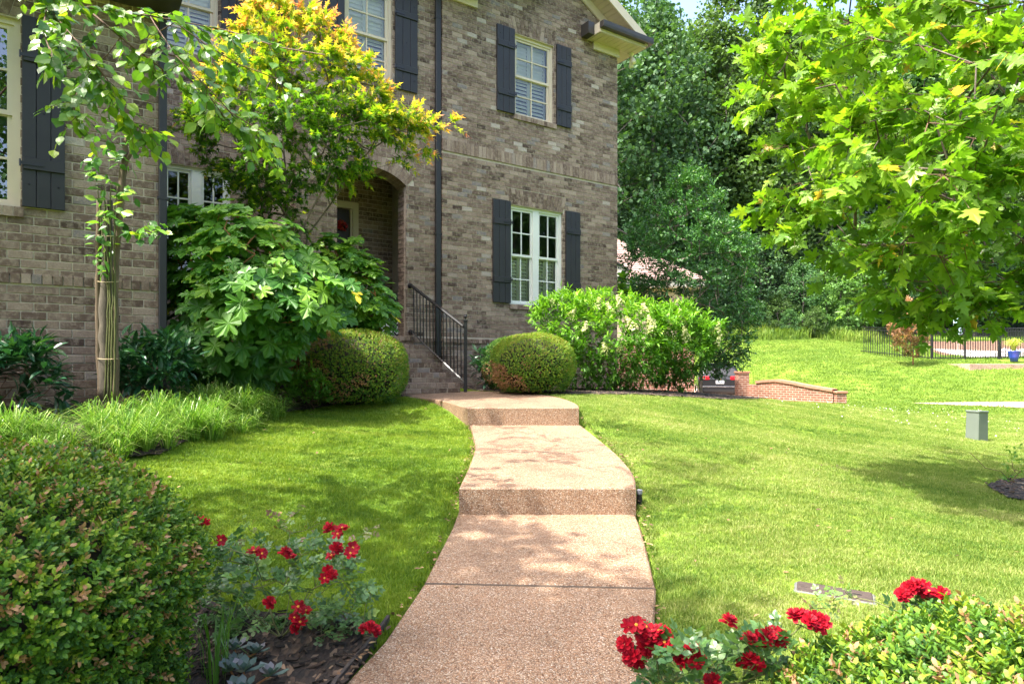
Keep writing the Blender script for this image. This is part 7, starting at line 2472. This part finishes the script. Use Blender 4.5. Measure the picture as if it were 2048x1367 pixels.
def grass(name, P, tufts, scale, label, rng_):
    """point mesh + geometry nodes that set one of the tufts on every point"""
    n = len(P)
    me = bpy.data.meshes.new(name)
    me.vertices.add(n); me.vertices.foreach_set("co", P.astype(np.float32).ravel())
    a = me.attributes.new("spin", 'FLOAT_VECTOR', 'POINT')
    a.data.foreach_set("vector", np.c_[rng_.normal(0, .12, n), rng_.normal(0, .12, n), rng_.uniform(0, 6.283, n)].astype(np.float32).ravel())
    a = me.attributes.new("size", 'FLOAT', 'POINT'); a.data.foreach_set("value", scale.astype(np.float32))
    a = me.attributes.new("pick", 'INT', 'POINT'); a.data.foreach_set("value", rng_.integers(0, len(tufts), n).astype(np.int32))
    o = link(name, me)
    tag(o, label, "grass", kind="stuff")
    ng = bpy.data.node_groups.new(name, 'GeometryNodeTree')
    ng.interface.new_socket("Geometry", in_out='INPUT', socket_type='NodeSocketGeometry')
    ng.interface.new_socket("Geometry", in_out='OUTPUT', socket_type='NodeSocketGeometry')
    gi = ng.nodes.new("NodeGroupInput"); go = ng.nodes.new("NodeGroupOutput")
    iop = ng.nodes.new("GeometryNodeInstanceOnPoints"); iop.inputs["Pick Instance"].default_value = True
    jg = ng.nodes.new("GeometryNodeJoinGeometry")
    for t in reversed(tufts):
        ob = bpy.data.objects.new("grass_tuft", t)
        oi = ng.nodes.new("GeometryNodeObjectInfo"); oi.inputs["Object"].default_value = ob; oi.inputs["As Instance"].default_value = True
        ng.links.new(oi.outputs["Geometry"], jg.inputs[0])
    def na(nm, ty):
        q = ng.nodes.new("GeometryNodeInputNamedAttribute"); q.data_type = ty; q.inputs["Name"].default_value = nm
        return [s for s in q.outputs if s.enabled and s.name == "Attribute"][0]
    ng.links.new(gi.outputs[0], iop.inputs["Points"]); ng.links.new(jg.outputs[0], iop.inputs["Instance"])
    ng.links.new(na("pick", 'INT'), iop.inputs["Instance Index"]); ng.links.new(na("spin", 'FLOAT_VECTOR'), iop.inputs["Rotation"]); ng.links.new(na("size", 'FLOAT'), iop.inputs["Scale"])
    ng.links.new(iop.outputs[0], go.inputs[0])
    md = o.modifiers.new("tufts", 'NODES'); md.node_group = ng
    return o

def lawn_points(n, xr, yr, dens, r, keep):
    out = []
    area = (xr[1] - xr[0]) * (yr[1] - yr[0])
    return out

rg = np.random.default_rng(88)
def gen(dmax, x0, x1, y0, y1, densf):
    n = int(dmax * (x1 - x0) * (y1 - y0))
    P = np.c_[rg.uniform(x0, x1, n), rg.uniform(y0, y1, n)]
    k = rg.random(n) < densf(P) / dmax
    P = P[k]
    ang = np.abs(P[:, 0]) < .80 * P[:, 1] + 1.2
    P = P[ang]
    bad = in_walk(P, .03)
    for b in BEDS: bad |= inpoly(P, b)
    bad |= (P[:, 0] < -2.7) & (P[:, 1] < 9.5)
    bad |= inpoly(P, [(1.62, 3.0), (1.86, 3.2), (1.62, 3.55), (1.38, 3.35)]) & False
    return P[~bad]
dens = lambda P: np.clip(3800 * (3.2 / np.maximum(P[:, 1], 2.0)) ** 1.65, 90, 3800)
Pa = np.r_[gen(3800, -3.2, 4.5, 2.2, 5, dens), gen(1900, -3.2, 8, 5, 9, dens), gen(760, -2.7, 14, 9, 16, dens)]
bnd = -.0
left = Pa[:, 0] < .1
def place(P): return np.c_[P, ground(P[:, 0], P[:, 1])]
TL = [tuft(s, 18, .038, .035, .0018, GR_L) for s in range(5)]
TRr = [tuft(10 + s, 18, .036, .035, .0018, GR_R) for s in range(5)]
def sc(P): return np.clip(.82 + .05 * (P[:, 1] - 2.5), .8, 1.5) * rg.uniform(.75, 1.2, len(P))
# keep the valve box lid clear
vb = W(1668, 1187, 3.25)
dv = Pa - vb[:2]; ca, sa = math.cos(math.radians(-25)), math.sin(math.radians(-25))
lx = dv[:, 0] * ca + dv[:, 1] * sa; ly = -dv[:, 0] * sa + dv[:, 1] * ca
clear = (np.abs(lx) < .19) & (np.abs(ly) < .075)
Pl = Pa[left & ~clear]; Pr = Pa[~left & ~clear]
grass("lawn_grass", place(Pl), TL, sc(Pl), "lush mown grass of the lawn left of the walkway", rg)
grass("lawn_grass", place(Pr), TRr, sc(Pr), "pale green mown grass of the bank right of the walkway", rg)
# far lawn beyond the crest
def genf(n, x0, x1, y0, y1, dref):
    P = np.c_[rg.uniform(x0, x1, n), rg.uniform(y0, y1, n)]
    P = P[(P[:, 0] < .82 * P[:, 1] + 2) & (P[:, 0] > .02 * P[:, 1])]
    bad = inpoly(P, [(12.3, 20.6), (14.5, 20.6), (18, 20.4), (26, 20.2), (40, 20), (40, 14), (26, 14.6), (18, 16.2), (14.5, 18.2), (13, 19.6)])
    bad |= inpoly(P, [(3.4, 17.5), (6.8, 18.2), (8.0, 23.0), (10.3, 25.5), (10.5, 33), (4, 33), (2.5, 22)])
    bad |= inpoly(P, [(21.6, 33.5), (23, 33.2), (24, 36), (33, 38.3), (33, 44), (26.4, 43)]) | inpoly(P, [(21.5, 31.2), (24.3, 31.2), (27, 35), (33, 38), (24, 38)])
    bad |= inpoly(P, [(21.4, 27), (30, 27), (30, 30), (21.4, 30)])
    return P[~bad & ~inpoly(P, tree_line)]
Pf = genf(42000, 0, 36, 16, 44.5, 1)
GR_F = mat_grass("far_lawn_blade", [(0, (.07, .15, .02)), (.4, (.15, .25, .035)), (.7, (.25, .33, .06)), (1, (.36, .38, .11))], nscale=.35)
TF = [tuft(20 + s, 22, .04, .14, .006, GR_F) for s in range(4)]
grass("far_lawn_grass", place(Pf), TF, rg.uniform(.8, 1.6, len(Pf)) * (1 + .012 * Pf[:, 1]), "bright mown grass of the neighbour's rising lawn", rg)
# long rough grass below the wood
Pm = np.c_[rg.uniform(12.0, 24, 2200), rg.uniform(40.2, 46.5, 2200)]
Pm = Pm[(np.sin(Pm[:, 0] * 1.7) * np.sin(Pm[:, 1] * 1.3 + 1) + rg.normal(0, .5, len(Pm))) > -.1]
Pm = Pm[Pm[:, 1] > 41.5 + .5 * np.sin(Pm[:, 0] * 1.1) - .12 * (Pm[:, 0] - 14)]
grass("rough_grass", place(Pm), [tuft(30 + s, 26, .55, .25, .016, GR_F) for s in range(3)], rg.uniform(.4, 1.7, len(Pm)), "long rough grass at the edge of the wood", rg)
# clover flowers
def clover():
    n = 240
    P = np.c_[rg.uniform(3.5, 12, n), rg.uniform(11.0, 18, n)]
    pr = project(place(P))
    P = P[(pr[:, 1] > 795) & (pr[:, 0] > 1440) & (pr[:, 0] < 2060) & (rg.random(n) < .9)]
    pos = place(P) + np.array([0, 0, .07])
    v, l, c, rn = scatter(T_clump, pos, rdir(rg, len(P)), np.tile(np.array([[0, -.3, 1.0]]), (len(P), 1)), rg.uniform(.018, .03, len(P)), rg.uniform(0, 1, len(P)))
    tag(link("clover_flowers", np_mesh("clover_flowers", v, l, c, mat=plain("clover_white", (.62, .62, .55), .8, .05), attrs={"rnd": rn})), "white clover flowers dotted along the crest of the lawn", "clover", kind="stuff")
clover()
